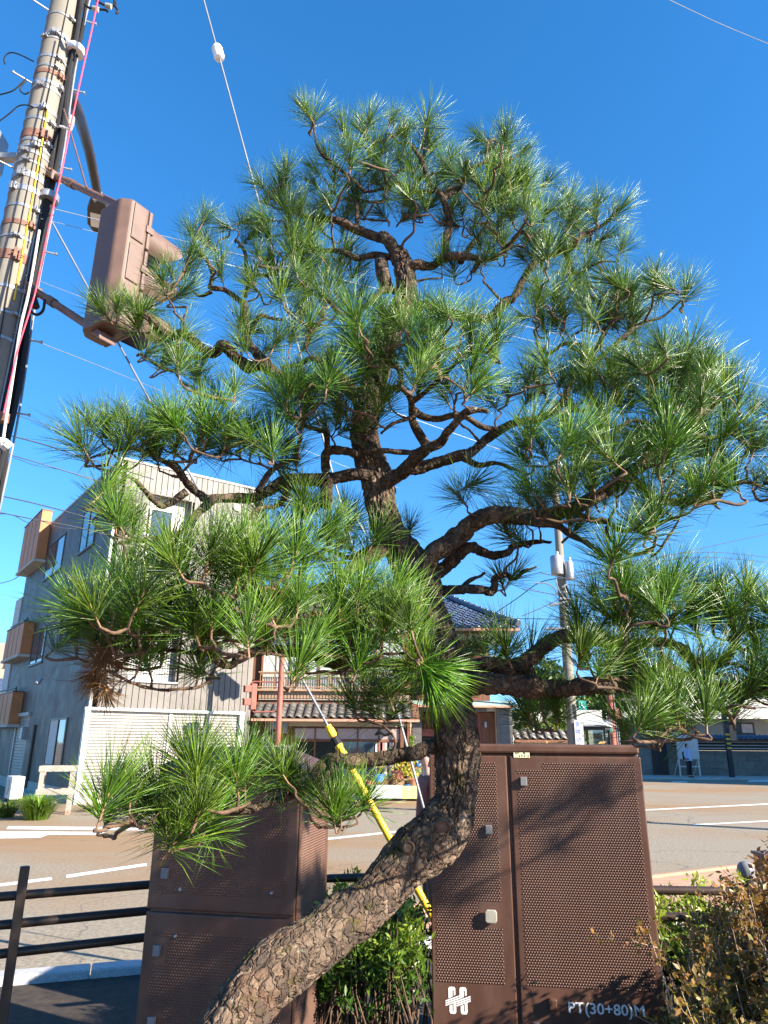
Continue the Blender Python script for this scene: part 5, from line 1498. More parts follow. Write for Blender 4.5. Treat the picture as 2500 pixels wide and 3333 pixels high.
# dark joint behind the panels reads as the seam: core is set back; side panels
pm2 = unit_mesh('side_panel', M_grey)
winL = []
for q in (((144, 1892), (198, 1747)), ((262, 1790), (312, 1640)), ((98, 2168), (135, 2045)), ((150, 2497), (221, 2337))):
    (a, b) = LB(*q[0]); (c, d) = LB(*q[1])
    winL.append((min(a, c), max(a, c), min(b, d), max(b, d)))
wl = [LB(144, 1892), LB(199, 1860), LB(199, 1747)]
def wl_rect(bl, br, tr):
    (u0, zb), (u1, _), (_, zt) = LB(*bl), LB(*br), LB(*tr)
    return (min(u0, u1), max(u0, u1), zb, zt)
winL = [wl_rect((144, 1892), (198, 1858), (200, 1746)), wl_rect((258, 1806), (305, 1768), (312, 1640)), wl_rect((97, 2169), (137, 2158), (146, 2040)), wl_rect((147, 2492), (200, 2500), (224, 2335))]
shut = wl_rect((24, 2560), (62, 2570), (94, 2330))
openL = winL + [(shut[0], shut[1], -1, shut[3])]
sp_w = GL / 27
for i in range(27):
    a, b = i * sp_w + .003, (i + 1) * sp_w - .003
    cuts = [(z0_, z1_) for (x0, x1, z0_, z1_) in openL if (a + b) / 2 > x0 and (a + b) / 2 < x1]
    z = .3; segs = []
    for z0_, z1_ in sorted(cuts):
        if z0_ > z: segs.append((z, z0_))
        z = max(z, z1_)
    segs.append((z, GH - .04))
    for s0, s1 in segs:
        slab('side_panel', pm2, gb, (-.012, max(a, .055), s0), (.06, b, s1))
for k, (a, b, c, d) in enumerate(winL):
    window(gb, (a - .05, c), (b + .05, d), 'y', M_frame, [M_glass, M_whitewall] if k == 3 else M_glass, 2)
bx('shutter_jamb', M_galv, gb, (-.03, shut[1], 0), (.05, shut[1] + .12, shut[3]))
bx('shutter_header', M_rib, gb, (-.1, shut[0] - .1, shut[3]), (.05, shut[1] + .15, shut[3] + .12))
slm = unit_mesh('shutter_slat', M_shutter)
zz = .05
while zz < shut[3] - .02:
    slab('shutter_slat', slm, gb, (-.005, shut[0], zz), (.02, shut[1], zz + .085)); zz += .1
# garage shutters
mid = FB(546, 2450)[0]
hz_ = sz1 - .03
bx('garage_header', M_white, gb, (sx0 - .12, -.07, sz1 - .01), (sx1 + .14, .05, sz1 + .07), .008)
bx('garage_jamb', M_white, gb, (sx0 - .10, -.06, 0), (sx0 + .015, .10, sz1 - .012), .006)
bx('garage_jamb', M_white, gb, (sx1 - .02, -.06, 0), (sx1 + .13, .10, sz1 - .012), .006)
bx('garage_mullion', M_rib, gb, (mid - .05, .02, 0), (mid + .05, .12, sz1 - .012), .006)
for x0, x1 in ((sx0 + .016, mid - .051), (mid + .051, sx1 - .021)):
    pitch = .083
    sm_ = MB(); L = x1 - x0
    pr_ = [(.085, 0), (.062, .018), (.055, .05), (.066, .074), (.085, .079)]
    sm_.add([(x, y, z) for x in (0, L) for y, z in pr_], [(0, 1, 6, 5), (1, 2, 7, 6), (2, 3, 8, 7), (3, 4, 9, 8), (0, 4, 3, 2, 1), (5, 6, 7, 8, 9), (0, 5, 9, 4)])
    smm = sm_.mesh('shutter_slat', M_shutter)
    zz = .02
    bx('shutter_back', M_dark, gb, (x0, .09, 0), (x1, .12, sz1))
    while zz < sz1 - .09:
        link('shutter_slat', smm, gb, (x0, 0, zz)); zz += pitch
    bx('shutter_box', M_rib, gb, (x0, .07, sz1 - .10), (x1, .09, sz1))
    bx('shutter_handle', M_woodl, gb, ((x0 + x1) / 2 - .16, .045, .98), ((x0 + x1) / 2 + .16, .06, 1.02))
# ribbed bay, set back
x0, x1, z0_, z1_ = bay
rm = unit_mesh('cladding_rib', M_rib)
bx('bay_back', M_rib, gb, (x0, .30, z0_), (x1, .34, z1_))
n = int((x1 - x0) / .075)
for i in range(n):
    a = x0 + (x1 - x0) * i / n
    slab('cladding_rib', rm, gb, (a + .008, .27, z0_), (a + (x1 - x0) / n - .012, .31, z1_))
for a, b in ((x0 - .03, x0), (x1, x1 + .03)):
    bx('bay_side', M_beige, gb, (a, .0, z0_), (b, .34, z1_))
bx('bay_head', M_beige, gb, (x0, .0, z1_), (x1, .34, z1_ + .04))
bx('bay_sill', M_rib, gb, (x0 - .08, -.06, z0_ - .05), (x1 + .1, .34, z0_))
wa = FB(487, 1745); wb = FB(543, 1655)
window(gb, (wa[0], wa[1] - .9), (wa[0] + .75, wb[1]), 'x', M_alu, M_glass, 1).location = (0, .25, 0)
wa = FB(415, 2120)
window(gb, (x0 + .25, z0_ + .9), (x0 + 1.05, z0_ + 2.1), 'x', M_alu, M_glassl, 2).location = (0, .25, 0)
va = FB(770, 1652)
mb = MB(); mb.lathe([(.13, 0), (.13, .05), (.10, .06), (.07, .05), (.03, .06)], 18, frame((va[0], 0, va[1]), (1, 0, 0), (0, 0, 1), (0, -1, 0))); mb.build('vent', M_rib, gb, local=True, smooth=True)
for q in ((400, 2214), (425, 2216)):
    a, z = FB(*q)
    mb = MB(); mb.tube([(a, .0, z + .05), (a, -.45, z + .10), (a - .02, -.52, z + .02)], .014, 8); lm = mb.build('wall_lamp', M_galv, gb, local=True, smooth=True)
    mb = MB(); mb.cyl((a - .02, -.52, z + .04), (a - .05, -.56, z - .09), .05, .07, 14); mb.build('lamp_shade', M_galv, lm, local=True, smooth=True)
a, z = LB(235, 2218)
mb = MB(); mb.cyl((0, a, z), (-.9, a, z + .04), .014, n=8); lm = mb.build('wall_lamp', M_galv, gb, local=True, smooth=True)
mb = MB(); mb.cyl((-.88, a, z + .05), (-.98, a - .05, z - .13), .06, .075, 14); mb.build('lamp_shade', M_galv, lm, local=True, smooth=True)
for q in ((147, 1750), (98, 2022)):
    a, z = LB(*q); mb = MB(); mb.tube([(0, a, z), (-.12, a, z + .01), (-.2, a, z - .04), (-.2, a, z - .1)], .03, 8); mb.build('vent_pipe', M_galv, gb, local=True, smooth=True)
# rear wing and balconies
tb_ = LB(146, 1740)[0]
for k, (q0, q1) in enumerate((((132, 1705), (125, 1842)), ((90, 2040), (76, 2140)), ((52, 2258), (36, 2360)))):
    (u, zt), (_, zb) = LB(*q0), LB(*q1)
    u0 = 8.8
    ba = bx('balcony', M_orange, gb, (-.40, u0, zb), (-.02, u0 + 3.3, zt - .02), .01)
    bx('balcony_floor', M_conc, ba, (-.45, u0 - .04, zb - .10), (-.01, u0 + 3.35, zb - .002))
    bx('balcony_cap', M_frame, ba, (-.43, u0 - .03, zt - .018), (-.02, u0 + 3.33, zt + .015))
    for j in range(1, 4):
        bx('panel_joint', M_orange, ba, (-.412, u0 + j * .82, zb + .02), (-.402, u0 + j * .82 + .03, zt - .05))
    if k:
        mb = MB(); mb.tube([(-.3, u0 + .05, zt + .01), (-.3, u0 + .05, zt + .14), (-.3, u0 + 3.2, zt + .14)], .03, 8); mb.build('rail', M_frame, ba, local=True, smooth=True)
bx('rear_wing', M_whitewall, gb, (-.05, GL, 0), (4.5, GL + 1.2, 7.4))
# meter boxes and pipe on the grey side
a, z = LB(84, 2388); bx('meter_box', M_galv, gb, (-.16, a - .1, z - .2), (-.013, a + .16, z + .22), .015)
mb = MB(); mb.cyl((-.05, LB(98, 2500)[0], .1), (-.05, LB(98, 2500)[0], LB(104, 2360)[1]), .05, n=10); mb.build('downpipe', M_frame, gb, local=True, smooth=True)

# ---- air conditioner, rusty stand and weeds in front of it
p = ground(52, 2612)
t = thing('air_conditioner', 'white air conditioner outdoor unit on the ground against the grey side wall', 'air conditioner', (p.x, p.y, 0.02), GA)
bx('case', M_white, t, (-.2, -.1, .06), (.12, .62, .64), .02)
mb = MB(); mb.lathe([(.2, 0), (.21, .012), (.17, .014), (.03, .012)], 24, frame((-.2, .36, .36), (0, 1, 0), (0, 0, 1), (-1, 0, 0))); mb.build('fan_grille', M_galv, t, local=True, smooth=True)
for s_ in (0.0, .5):
    bx('foot', M_frame, t, (-.2, s_, 0), (.12, s_ + .08, .06))
M_rustp = plain('rusty_paint', (0.27, 0.235, 0.2), 0.7, var=0.15, scale=7, dirt=(0.22, 0.065, 0.025), dirtamt=1.0)
p = ground(185, 2650)
t = thing('step_frame', 'rusty white painted steel stand before the garage corner', 'stand', (p.x - .1, p.y, 0.0), R_(20))
for x in (-.32, .32):
    for y in (-.18, .22):
        bx('leg', M_rustp, t, (x - .05, y - .04, 0), (x + .05, y + .04, .92))
for z in (.42, .92):
    bx('crossbar', M_rustp, t, (-.40, -.24, z), (.40, -.14, z + .12)); bx('crossbar', M_rustp, t, (-.40, .17, z), (.40, .27, z + .12))
    bx('crossbar', M_rustp, t, (-.38, -.135, z + .005), (-.28, .165, z + .11)); bx('crossbar', M_rustp, t, (.28, -.135, z + .005), (.38, .165, z + .11))

# ---- old wooden house with tiled eave
HY = 24.0
hx0, hx1 = at(822, 2400, HY).x, at(1336, 2400, HY).x
hw_ = hx1 - hx0
wh = thing('wooden_house', 'old two-storey wooden shop house with tiled eave, railing and brown shopfront', 'house', (hx0, HY, 0))
hinv = mworld(wh).inverted()
def HL(px, py, Y=HY):
    p = hinv @ at(px, py, Y); return p.x, p.z
bx('wall', M_wood, wh, (-.45, .12, 0), (hw_, 7, 5.9))
zE = HL(1000, 2335, HY - .9)[1]                      # eave line
zE2 = HL(1000, 2290, HY - .1)[1] + .1
# ground floor: shopfront
bx('lintel_board', M_plaster, wh, (.55, .04, HL(1000, 2364)[1]), (hw_ - .1, .13, HL(1000, 2350)[1] + .02))
x0, z1_ = HL(955, 2366); x1 = HL(1300, 2366)[0]; zm = HL(1000, 2405)[1]
for k in range(5):
    a = x0 + (x1 - x0) * k / 5; b = x0 + (x1 - x0) * (k + 1) / 5
    up_ = bx('door_panel', M_wood, wh, (a, .02, 0.1), (a + .05, .11, z1_))
    bx('pane', M_frost, up_, (a + .05, .05, zm), (b, .08, z1_ - .04))
    bx('rail', M_wood, up_, (a + .05, .03, zm - .08), (b, .1, zm))
    bx('pane', M_dark if k < 2 else M_glass, up_, (a + .05, .055, .55), (b, .085, zm - .08))
    bx('kickboard', M_wood, up_, (a + .05, .04, .1), (b, .09, .55))
bx('door_panel', M_wood, wh, (x1, .02, .1), (x1 + .07, .11, z1_))
cm = unit_mesh('curtain_stripe', M_curtr)
for k in range(9):
    a = HL(1222, 2450)[0] + k * .075
    slab('curtain_stripe', cm if k % 2 else unit_mesh('curtain_stripe', M_curtain), wh, (a, .035 + .01 * (k % 3), .6), (a + .07, .05 + .01 * (k % 3), zm - .1))
bx('corner_post', M_wood, wh, (hw_ - .32, -.02, 0), (hw_ - .22, .1, zE)); bx('corner_post', M_wood, wh, (hw_ - .1, -.02, 0), (hw_, .1, zE))
# weathered board wall at the left end
bm = unit_mesh('wall_board', M_wood)
for k in range(-4, 5):
    slab('wall_board', bm, wh, (-.05 + k * .11, -.02 - .006 * (k % 2), 0), (-.05 + k * .11 + .104, .1, zE + .1))
bx('tin_panel', M_whitewall, wh, (.52, .06, .1), (x0 - .02, .11, 1.5))
# meters
for (px, py, w, h) in ((895, 2360, .26, .26), (927, 2366, .19, .40)):
    a, z = HL(px, py)
    mtr = bx('electric_meter', M_handle, wh, (a - w / 2, -.12, z - h / 2), (a + w / 2, .03, z + h / 2), .02)
    bx('meter_glass', M_glass, mtr, (a - .05 + .03, -.125, z - .02), (a + .06, -.121, z + .1))
mb = MB()
for k in range(4):
    a, z = HL(866 + k * 8, 2330 + k * 5)
    mb.tube([(a, -.1, z), (a + .03, -.16, z - .3 - .1 * k), (a - .02, -.1, z - .7), (a + .02, -.05, .4)], .018, 6)
mb.build('conduit', M_rope, wh, local=True, smooth=True)
# tiled eave
tl = MB(); W_, L_ = .275, .30; vs = []; fs = []
for j, y in enumerate((0, L_)):
    for i in range(7):
        u = i / 6
        vs.append((u * W_, y, .035 * math.sin(u * 2 * math.pi * .9 + .5) + (0.035 if j == 0 else 0.0)))
for i in range(6):
    fs.append((i, i + 1, 8 + i, 7 + i))
nb = len(vs)
vs += [(v[0], 0, v[2] - .03) for v in vs[:7]]
for i in range(6): fs.append((14 + i, 15 + i, i + 1, i))
tl.add(vs, fs)
tilek = tl.mesh('roof_tile', M_tilek, True); tileb = tl.mesh('roof_tile', M_tileb, True)
def tile_slope(parent, me, mat_under, xa, xb, ya, za, yb, zb, inset=0.0, name='eave_roof', hipr=0.0, hipl=0.0):
    """rows of tiles from the eave (ya, za) up to (yb, zb); hip insets shorten the upper rows"""
    ln = math.hypot(yb - ya, zb - za); an = math.atan2(zb - za, yb - ya)
    mb = MB()
    dz = -.06
    mb.add([(xa, ya, za + dz), (xb, ya, za + dz), (xb - hipr, yb, zb + dz), (xa + hipl, yb, zb + dz), (xa, ya, za + dz - .06), (xb, ya, za + dz - .06), (xb - hipr, yb, zb + dz - .06), (xa + hipl, yb, zb + dz - .06)],
           [(0, 1, 2, 3), (7, 6, 5, 4), (0, 4, 5, 1), (1, 5, 6, 2), (2, 6, 7, 3), (3, 7, 4, 0)])
    rf = mb.build(name, mat_under, parent, local=True)
    rows = int(ln / .24)
    for j in range(rows):
        u = j * .24 / ln
        y, z = ya + (yb - ya) * u, za + (zb - za) * u
        l_, r_ = xa + hipl * u, xb - hipr * u
        n = int((r_ - l_) / .262)
        for i in range(n):
            link('roof_tile', me, rf, (l_ + i * .262, y, z + rng.uniform(0, .006)), (an, 0, rng.normal(0, .012)))
    return rf
ev = tile_slope(wh, tilek, M_wood, .15, hw_ + .25, -.95, zE, .1, zE + .55)
bx('gutter', M_gutter, wh, (.1, -1.05, zE - .12), (hw_ + .25, -.96, zE - .05))
bx('rafter_board', M_woodl, wh, (.1, -.93, zE - .12), (hw_ + .2, -.88, zE - .07))
mb = MB(); mb.cyl((hw_ - .02, -.3, 0), (hw_ - .02, -.3, zE - .1), .04, n=10); mb.build('downpipe', M_gutter, wh, local=True, smooth=True)
# upper floor: ribbed tan boards, railing, pale windows
zf = zE + .58; zr = HL(1000, 2248)[1]; zw = HL(1000, 2190)[1]; zt = HL(1000, 2075)[1]
bx('upper_wall', M_plaster, wh, (.1, .05, zf), (hw_ - .05, .12, zr))
rb = unit_mesh('wall_batten', M_woodl)
for k in range(46):
    a = .12 + k * (hw_ - .25) / 46
    slab('wall_batten', rb, wh, (a, .02, zf + .05), (a + .07, .05, zr - .03))
bx('floor_beam', M_woodl, wh, (.08, -.10, zr - .02), (hw_ - .03, .12, zr + .05))
for k in range(5):
    a = .15 + (hw_ - .35) * k / 5; b = .15 + (hw_ - .35) * (k + 1) / 5
    w_ = bx('window_post', M_wood, wh, (a, .0, zr + .05), (a + .06, .1, zt))
    bx('pane', M_glassl, w_, (a + .06, .04, zr + .05), (b, .07, zt))
    bx('rail', M_woodl, w_, (a + .06, .02, zw - .02), (b, .09, zw + .02))
    bx('sash', M_wood, w_, ((a + b) / 2 - .02, .03, zr + .05), ((a + b) / 2 + .02, .09, zt))
rl_ = MB(); rl_.cyl((.1, -.12, zw), (hw_ - .1, -.12, zw), .025, n=8); rl_.cyl((.1, -.12, zr + .1), (hw_ - .1, -.12, zr + .1), .02, n=8)
rl_ = rl_.build('balcony_rail', M_woodl, wh, local=True, smooth=True)
bm_ = unit_mesh('baluster', M_woodl)
for k in range(60):
    a = .15 + k * (hw_ - .3) / 60
    slab('baluster', bm_, rl_, (a, -.128, zr + .1), (a + .018, -.112, zw))
bx('head_beam', M_wood, wh, (.08, -.02, zt), (hw_ - .03, .12, zt + .16))
bx('upper_gable', M_whitewall, wh, (.1, .06, zt + .16), (hw_ - .05, .11, zt + .6))
tile_slope(wh, tilek, M_wood, -.5, hw_ + .3, -.9, zt + .55, 2.6, zt + 2.1, name='roof')

# ---- granite-fronted house with blue glazed roof
EY = 25.2
ex0, ex1 = at(1342, 2350, EY).x, at(1668, 2350, EY).x
eh = thing('granite_house', 'house with dark granite entrance, red lattice upper floor and blue glazed tile roof', 'house', (ex0, EY, 0))
einv = mworld(eh).inverted()
def EL(px, py, Y=EY):
    p = einv @ at(px, py, Y); return p.x, p.z
ew = ex1 - ex0
zc_ = EL(1500, 2300)[1]
ox0, oz = EL(1372, 2316); ox1 = EL(1616, 2316)[0]
bx('inner_wall', M_dark, eh, (.05, .5, 0), (ew - .05, 6, zc_))
gt = unit_mesh('granite_tile', M_gran2)
th_ = .42
rows = int(zc_ / th_) + 1
for j in range(rows):
    z0_, z1_ = j * th_ + .004, min(zc_, (j + 1) * th_ - .004)
    for i in range(8):
        a, b = ew * i / 8 + .004, ew * (i + 1) / 8 - .004
        if z0_ < oz - .02:
            if a < ox0 < b: b = ox0
            elif a < ox1 < b: a = ox1
            elif a >= ox0 - .01 and b <= ox1 + .01: 
                if z1_ > oz + .03: z00 = oz
                else: continue
                slab('granite_tile', gt, eh, (a, 0, z00), (b, .12, z1_)); continue
        if b - a > .03 and z1_ - z0_ > .02: slab('granite_tile', gt, eh, (a, 0, z0_), (b, .12, z1_))
bx('backing', M_conc, eh, (.0, .115, 0), (ox0, .5, zc_)); bx('backing', M_conc, eh, (ox1, .115, 0), (ew, .5, zc_))
bx('backing', M_conc, eh, (ox0, .115, oz + .03), (ox1, .5, zc_))
# entrance lattice and transom
lt = unit_mesh('lattice_slat', M_latt)
zt0, zt1 = EL(1420, 2372)[1], EL(1420, 2320)[1]
n = 40
for i in range(n):
    a = ox0 + (ox1 - ox0) * .72 * i / n
    slab('lattice_slat', lt, eh, (a + .008, .40, zt0), (a + (ox1 - ox0) * .72 / n - .012, .44, zt1))
bx('transom', M_latt, eh, (ox0, .36, zt0 - .24), (ox0 + (ox1 - ox0) * .74, .46, zt0 - .002))
bx('door_post', M_latt, eh, (ox0 + (ox1 - ox0) * .74, .34, 0), (ox0 + (ox1 - ox0) * .80, .48, oz))
bx('side_door', M_wood, eh, (ox0 + (ox1 - ox0) * .80, .40, 0), (ox1, .46, oz))
bx('entry_door', M_latt, eh, (ox0 + (ox1 - ox0) * .55, .42, 0), (ox0 + (ox1 - ox0) * .74, .46, zt0 - .25))
a, z = EL(1585, 2355); bx('intercom', M_galv, eh, (a - .04, .30, z - .12), (a + .04, .34, z + .06), .005)
mb = MB(); mb.add([(-.05, -.55, zc_ + .02), (ew + .05, -.55, zc_ + .02), (ew + .05, .5, zc_ + .22), (-.05, .5, zc_ + .22), (-.05, -.55, zc_ - .03), (ew + .05, -.55, zc_ - .03), (ew + .05, .5, zc_ - .0), (-.05, .5, zc_ - .0)],
    [(0, 1, 2, 3), (7, 6, 5, 4), (0, 4, 5, 1), (1, 5, 6, 2), (2, 6, 7, 3), (3, 7, 4, 0)]); mb.build('copper_canopy', M_copper, eh, local=True)
bx('canopy_gutter', M_gutter, eh, (-.06, -.62, zc_ - .05), (ew + .06, -.552, zc_ + .015))
# upper floor
UY = 1.6
zb_ = EL(1500, 2175, EY + UY)[1]; zl = EL(1500, 2085, EY + UY)[1]; zwh = EL(1500, 2068, EY + UY)[1]; zev = EL(1500, 2042, EY + UY - .9)[1]
ux1 = EL(1590, 2100, EY + UY)[0]
bx('upper_wall', M_wood, eh, (-.3, UY + .1, zc_), (ux1, 6.5, zev + .1))
bx('plaster_band', M_whitewall, eh, (-.3, UY + .04, zl), (ux1 - .1, UY + .1, zwh + .06))
bx('beam', M_wood, eh, (-.3, UY + .0, zwh + .06), (ux1, UY + .1, zwh + .16))
for u in (.15, .75):
    bx('post', M_wood, eh, (-.3 + u * (ux1 + .3), UY, zc_ + .25), (-.3 + u * (ux1 + .3) + .09, UY + .1, zwh + .06))
n = 52
for i in range(n):
    a = -.28 + (ux1 + .25) * i / n
    slab('lattice_slat', lt, eh, (a, UY - .03, zb_ - .5), (a + .035, UY + .02, zl))
bx('lattice_back', M_plaster, eh, (-.3, UY + .06, zb_ - .5), (ux1 - .05, UY + .1, zl))
rx1 = EL(1690, 2058, EY + UY - .9)[0]
xr, zr_ = EL(1440, 1945, EY + UY + 2.6)
rf = tile_slope(eh, tileb, M_wood, -5.5, rx1, UY - .95, zev, UY + 2.6, zr_, name='roof', hipr=rx1 - xr, hipl=1.5)
bx('eave_gutter', M_gutter, eh, (-5.5, UY - 1.06, zev - .14), (rx1, UY - .96, zev - .05))
# hip and ridge with round cap tiles
A_ = Vector((rx1, UY - .95, zev + .04)); B_ = Vector((xr, UY + 2.6, zr_ + .06))
mb = MB(); mb.tube([A_.lerp(B_, u) + Vector((0, 0, .10 + .10 * math.sin(u * 3.1) * -.6)) for u in np.linspace(0, 1, 10)], .12, 10); mb.build('hip_ridge', M_tileb, rf, local=True, smooth=True)
mb = MB(); mb.tube([B_ + Vector((.1, 0, .12)), Vector((-5, UY + 2.6, zr_ + .2))], .16, 10); mb.build('ridge', M_tileb, rf, local=True, smooth=True)
cap = MB(); cap.lathe([(.07, -.03), (.075, .0), (.06, .035), (.01, .05)], 12); capm = cap.mesh('ridge_cap', M_tileb, True)
for u in np.linspace(.02, .98, 14):
    link('ridge_cap', capm, rf, A_.lerp(B_, u) + Vector((0, 0, .21 - .06 * math.sin(u * 3.1))))
for i in range(int((rx1 + 5.4) / .262)):                 # round eave-end caps
    link('eave_cap', capm, rf, (-5.42 + i * .262, UY - .98, zev + .02), (R_(90), 0, 0), (.85, .85, .85))
side = MB(); side.add([(rx1, UY - .95, zev - .06), (rx1, 6.5, zev - .06), (xr, UY + 2.6, zr_ - .05)], [(0, 1, 2)]); side.build('hip_slope', M_tileb, rf, local=True)

# ---- right background: stone gate wall, boarded wall with tiled coping, house, flats
def blocks(parent, xa, xb, za, zb, y, me, bw=.62, bh=.3, th=.3):
    j = 0; z = za
    while z < zb - .05:
        x = xa - (bw / 2 if j % 2 else 0)
        while x < xb - .02:
            l, r = max(x, xa) + .005, min(x + bw, xb) - .005
            if r - l > .05: slab('stone_block', me, parent, (l, y + rng.uniform(0, .012), z + .005), (r, y + th, min(z + bh, zb) - .005))
            x += bw
        z += bh; j += 1
sbk = unit_mesh('stone_block', M_block)
WY = 40.0
wx0, wx1 = at(2055, 2420, WY).x, at(2178, 2420, WY).x
gw_ = thing('gate_wall', 'grey stone block wall with dark iron gate at the street corner', 'wall', (wx0, WY, .06))
def ZL(py, Y=WY): return at(2100, py, Y).z - .06
zt_ = ZL(2345)
dx0, dx1 = at(2117, 2420, WY).x - wx0, at(2168, 2420, WY).x - wx0
blocks(gw_, 0, dx0, 0, zt_, 0, sbk); blocks(gw_, dx1, wx1 - wx0 + .2, 0, zt_, 0, sbk)
blocks(gw_, dx0, dx1, ZL(2395), zt_, 0, sbk)
bx('backing', M_conc, gw_, (.03, .15, 0), (wx1 - wx0, .28, zt_ - .03))
gtm = bx('gate', M_frame, gw_, (dx0, -.02, 0), (dx1, .06, ZL(2396)))
for i in range(7):
    bx('bar', M_black, gtm, (dx0 + .04 + i * (dx1 - dx0) / 7, -.06, .05), (dx0 + .09 + i * (dx1 - dx0) / 7, -.021, ZL(2399)))
bx('coping', M_tilek, gw_, (-.2, -.15, zt_), (wx1 - wx0 + .2, .45, zt_ + .14), .02)
bw0, bw1 = at(2180, 2420, WY).x, at(2640, 2420, WY).x
bwl = thing('boarded_wall', 'long black boarded garden wall on stone blocks under a blue tiled coping', 'wall', (bw0, WY + .1, .06))
L = bw1 - bw0
blocks(bwl, 0, L, 0, ZL(2442), 0, sbk, .8, .35)
bx('backing', M_conc, bwl, (0, .1, 0), (L, .27, ZL(2442)))
bbm = unit_mesh('wall_board', M_black)
nbd = int(L / .42)
for i in range(nbd):
    slab('wall_board', bbm, bwl, (i * L / nbd + .004, .02 + .006 * (i % 2), ZL(2441)), ((i + 1) * L / nbd - .004, .25, ZL(2404)))
for y in (2414, 2424, 2434):
    mb = MB(); mb.cyl((0, -.02, ZL(y)), (L, -.02, ZL(y)), .03, n=6); mb.build('batten', M_rope, bwl, local=True)
tile_slope(bwl, tileb, M_wood, -.1, L + .2, -.5, ZL(2404), .15, ZL(2386), name='coping_roof')
# post with reflector stripes in front of the wall
p = at(2380, 2500, WY - 2)
t = thing('marker_post', 'dark post with yellow reflector stripes in front of the black wall', 'post', (p.x, WY - 2, .06))
bx('shaft', M_black, t, (-.1, -.1, 0), (.1, .1, 4.2)); 
for k in range(4): bx('stripe', M_yellow, t, (-.11, -.115, 1.35 + k * .22), (.11, -.101, 1.43 + k * .22))
bx('plate', M_woodl, t, (.14, -.1, 1.75), (.46, -.07, 2.5))
# house behind the wall
HY2 = 47.0
p0 = at(2215, 2380, HY2); p1 = at(2640, 2380, HY2)
rh = thing('cream_house', 'cream house with dark windows rising behind the black garden wall', 'house', (p0.x, HY2, 0))
def RL(px, py):
    q = at(px, py, HY2); return q.x - p0.x, q.z
bx('wall', M_plaster, rh, (0, 0, 0), (p1.x - p0.x, 6, RL(2300, 2335)[1]))
for (xa, ya, xb, yb) in ((2222, 2388, 2262, 2355), (2372, 2390, 2452, 2352)):
    a, z = RL(xa, ya); b, z2 = RL(xb, yb); window(rh, (a, z), (b, z2), 'x', M_frame, [M_glass, M_curtain], 2, .09)
mb = MB(); zt1 = RL(2300, 2340)[1]; mb.prism([(-1.0, zt1), (3.2, zt1 + 1.5), (7, zt1)], p1.x - p0.x + .8, Matrix.Translation((-.4, 0, 0)) @ frame((0, 0, 0), (0, 1, 0), (0, 0, 1), (1, 0, 0))); mb.build('roof', M_conc, rh, local=True)
# white flats farther back
p0 = at(2010, 2300, 70); p1 = at(2420, 2300, 70)
fl = thing('apartment_block', 'pale apartment block with balconies far behind the pine branches', 'building', (p0.x, 70, 0))
W2 = p1.x - p0.x; H2 = at(2200, 2195, 70).z
bx('wall', M_whitewall, fl, (0, 0, 0), (W2, 10, H2))
nf = 4
for j in range(nf):
    z = H2 * (.35 + .16 * j)
    for i in range(5):
        window(fl, (W2 * (i + .15) / 5, z), (W2 * (i + .75) / 5, z + 1.5), 'x', M_frame, M_glass, 2, .1)
    bx('balcony', M_whitewall, fl, (W2 * .02, -1.2, z - .3), (W2 * .98, -.05, z + .5))
p0 = at(1955, 2270, 55); p1 = at(2080, 2270, 55)
fl = thing('white_house', 'plain white gabled house behind the brown signal pole', 'house', (p0.x, 55, 0))
z2 = at(2000, 2285, 55).z
bx('wall', M_whitewall, fl, (0, 0, 0), (p1.x - p0.x, 7, z2))
window(fl, (1.0, z2 * .5), (2.0, z2 * .75), 'x', M_frame, M_glass, 2, .08)
mb = MB(); mb.prism([(-.5, z2), ((p1.x - p0.x) / 2, z2 + 1.0), (p1.x - p0.x + .5, z2)], 7.6, Matrix.Translation((0, 7.3, 0)) @ frame((0, 0, 0), (1, 0, 0), (0, 0, 1), (0, -1, 0))); mb.build('roof', M_tilek, fl, local=True)
# far left: cream house with blue roof
p0 = at(-120, 2300, 44); p1 = at(52, 2300, 44)
fl = thing('cream_building', 'cream building with blue roof showing past the orange balconies', 'building', (p0.x, 44, 0))
bx('wall', M_plaster, fl, (0, 2, 0), (p1.x - p0.x, 8, at(10, 2080, 44).z)); bx('annex', M_plaster, fl, (0, -2, 0), (p1.x - p0.x, 1.9, at(10, 2270, 44).z))
tile_slope(fl, tileb, M_wood, 0, p1.x - p0.x, -2.5, at(10, 2268, 44).z, .8, at(10, 2205, 44).z, name='roof')
window(fl, (1, 6), (2.4, 7.4), 'x', M_frame, M_glass).location = (0, 2, 0)
# low garden wall of the granite house, with dark tiles
p0 = at(1676, 2400, 25.5); p1 = at(1850, 2400, 26.5)
gwl = thing('garden_wall', 'low cream garden wall with dark tile coping beside the granite house', 'wall', (p0.x, 25.5, 0))
zt = at(1760, 2405, 25.5).z
bx('wall', M_plaster, gwl, (0, 0, 0), (p1.x - p0.x, .25, zt - .05)); tile_slope(gwl, tilek, M_wood, -.05, p1.x - p0.x, -.35, zt, .15, zt + .32, name='coping_roof')
bx('back_wall', M_whitewall, gwl, (.1, 4.2, 0), (4.3, 4.4, 2.9))
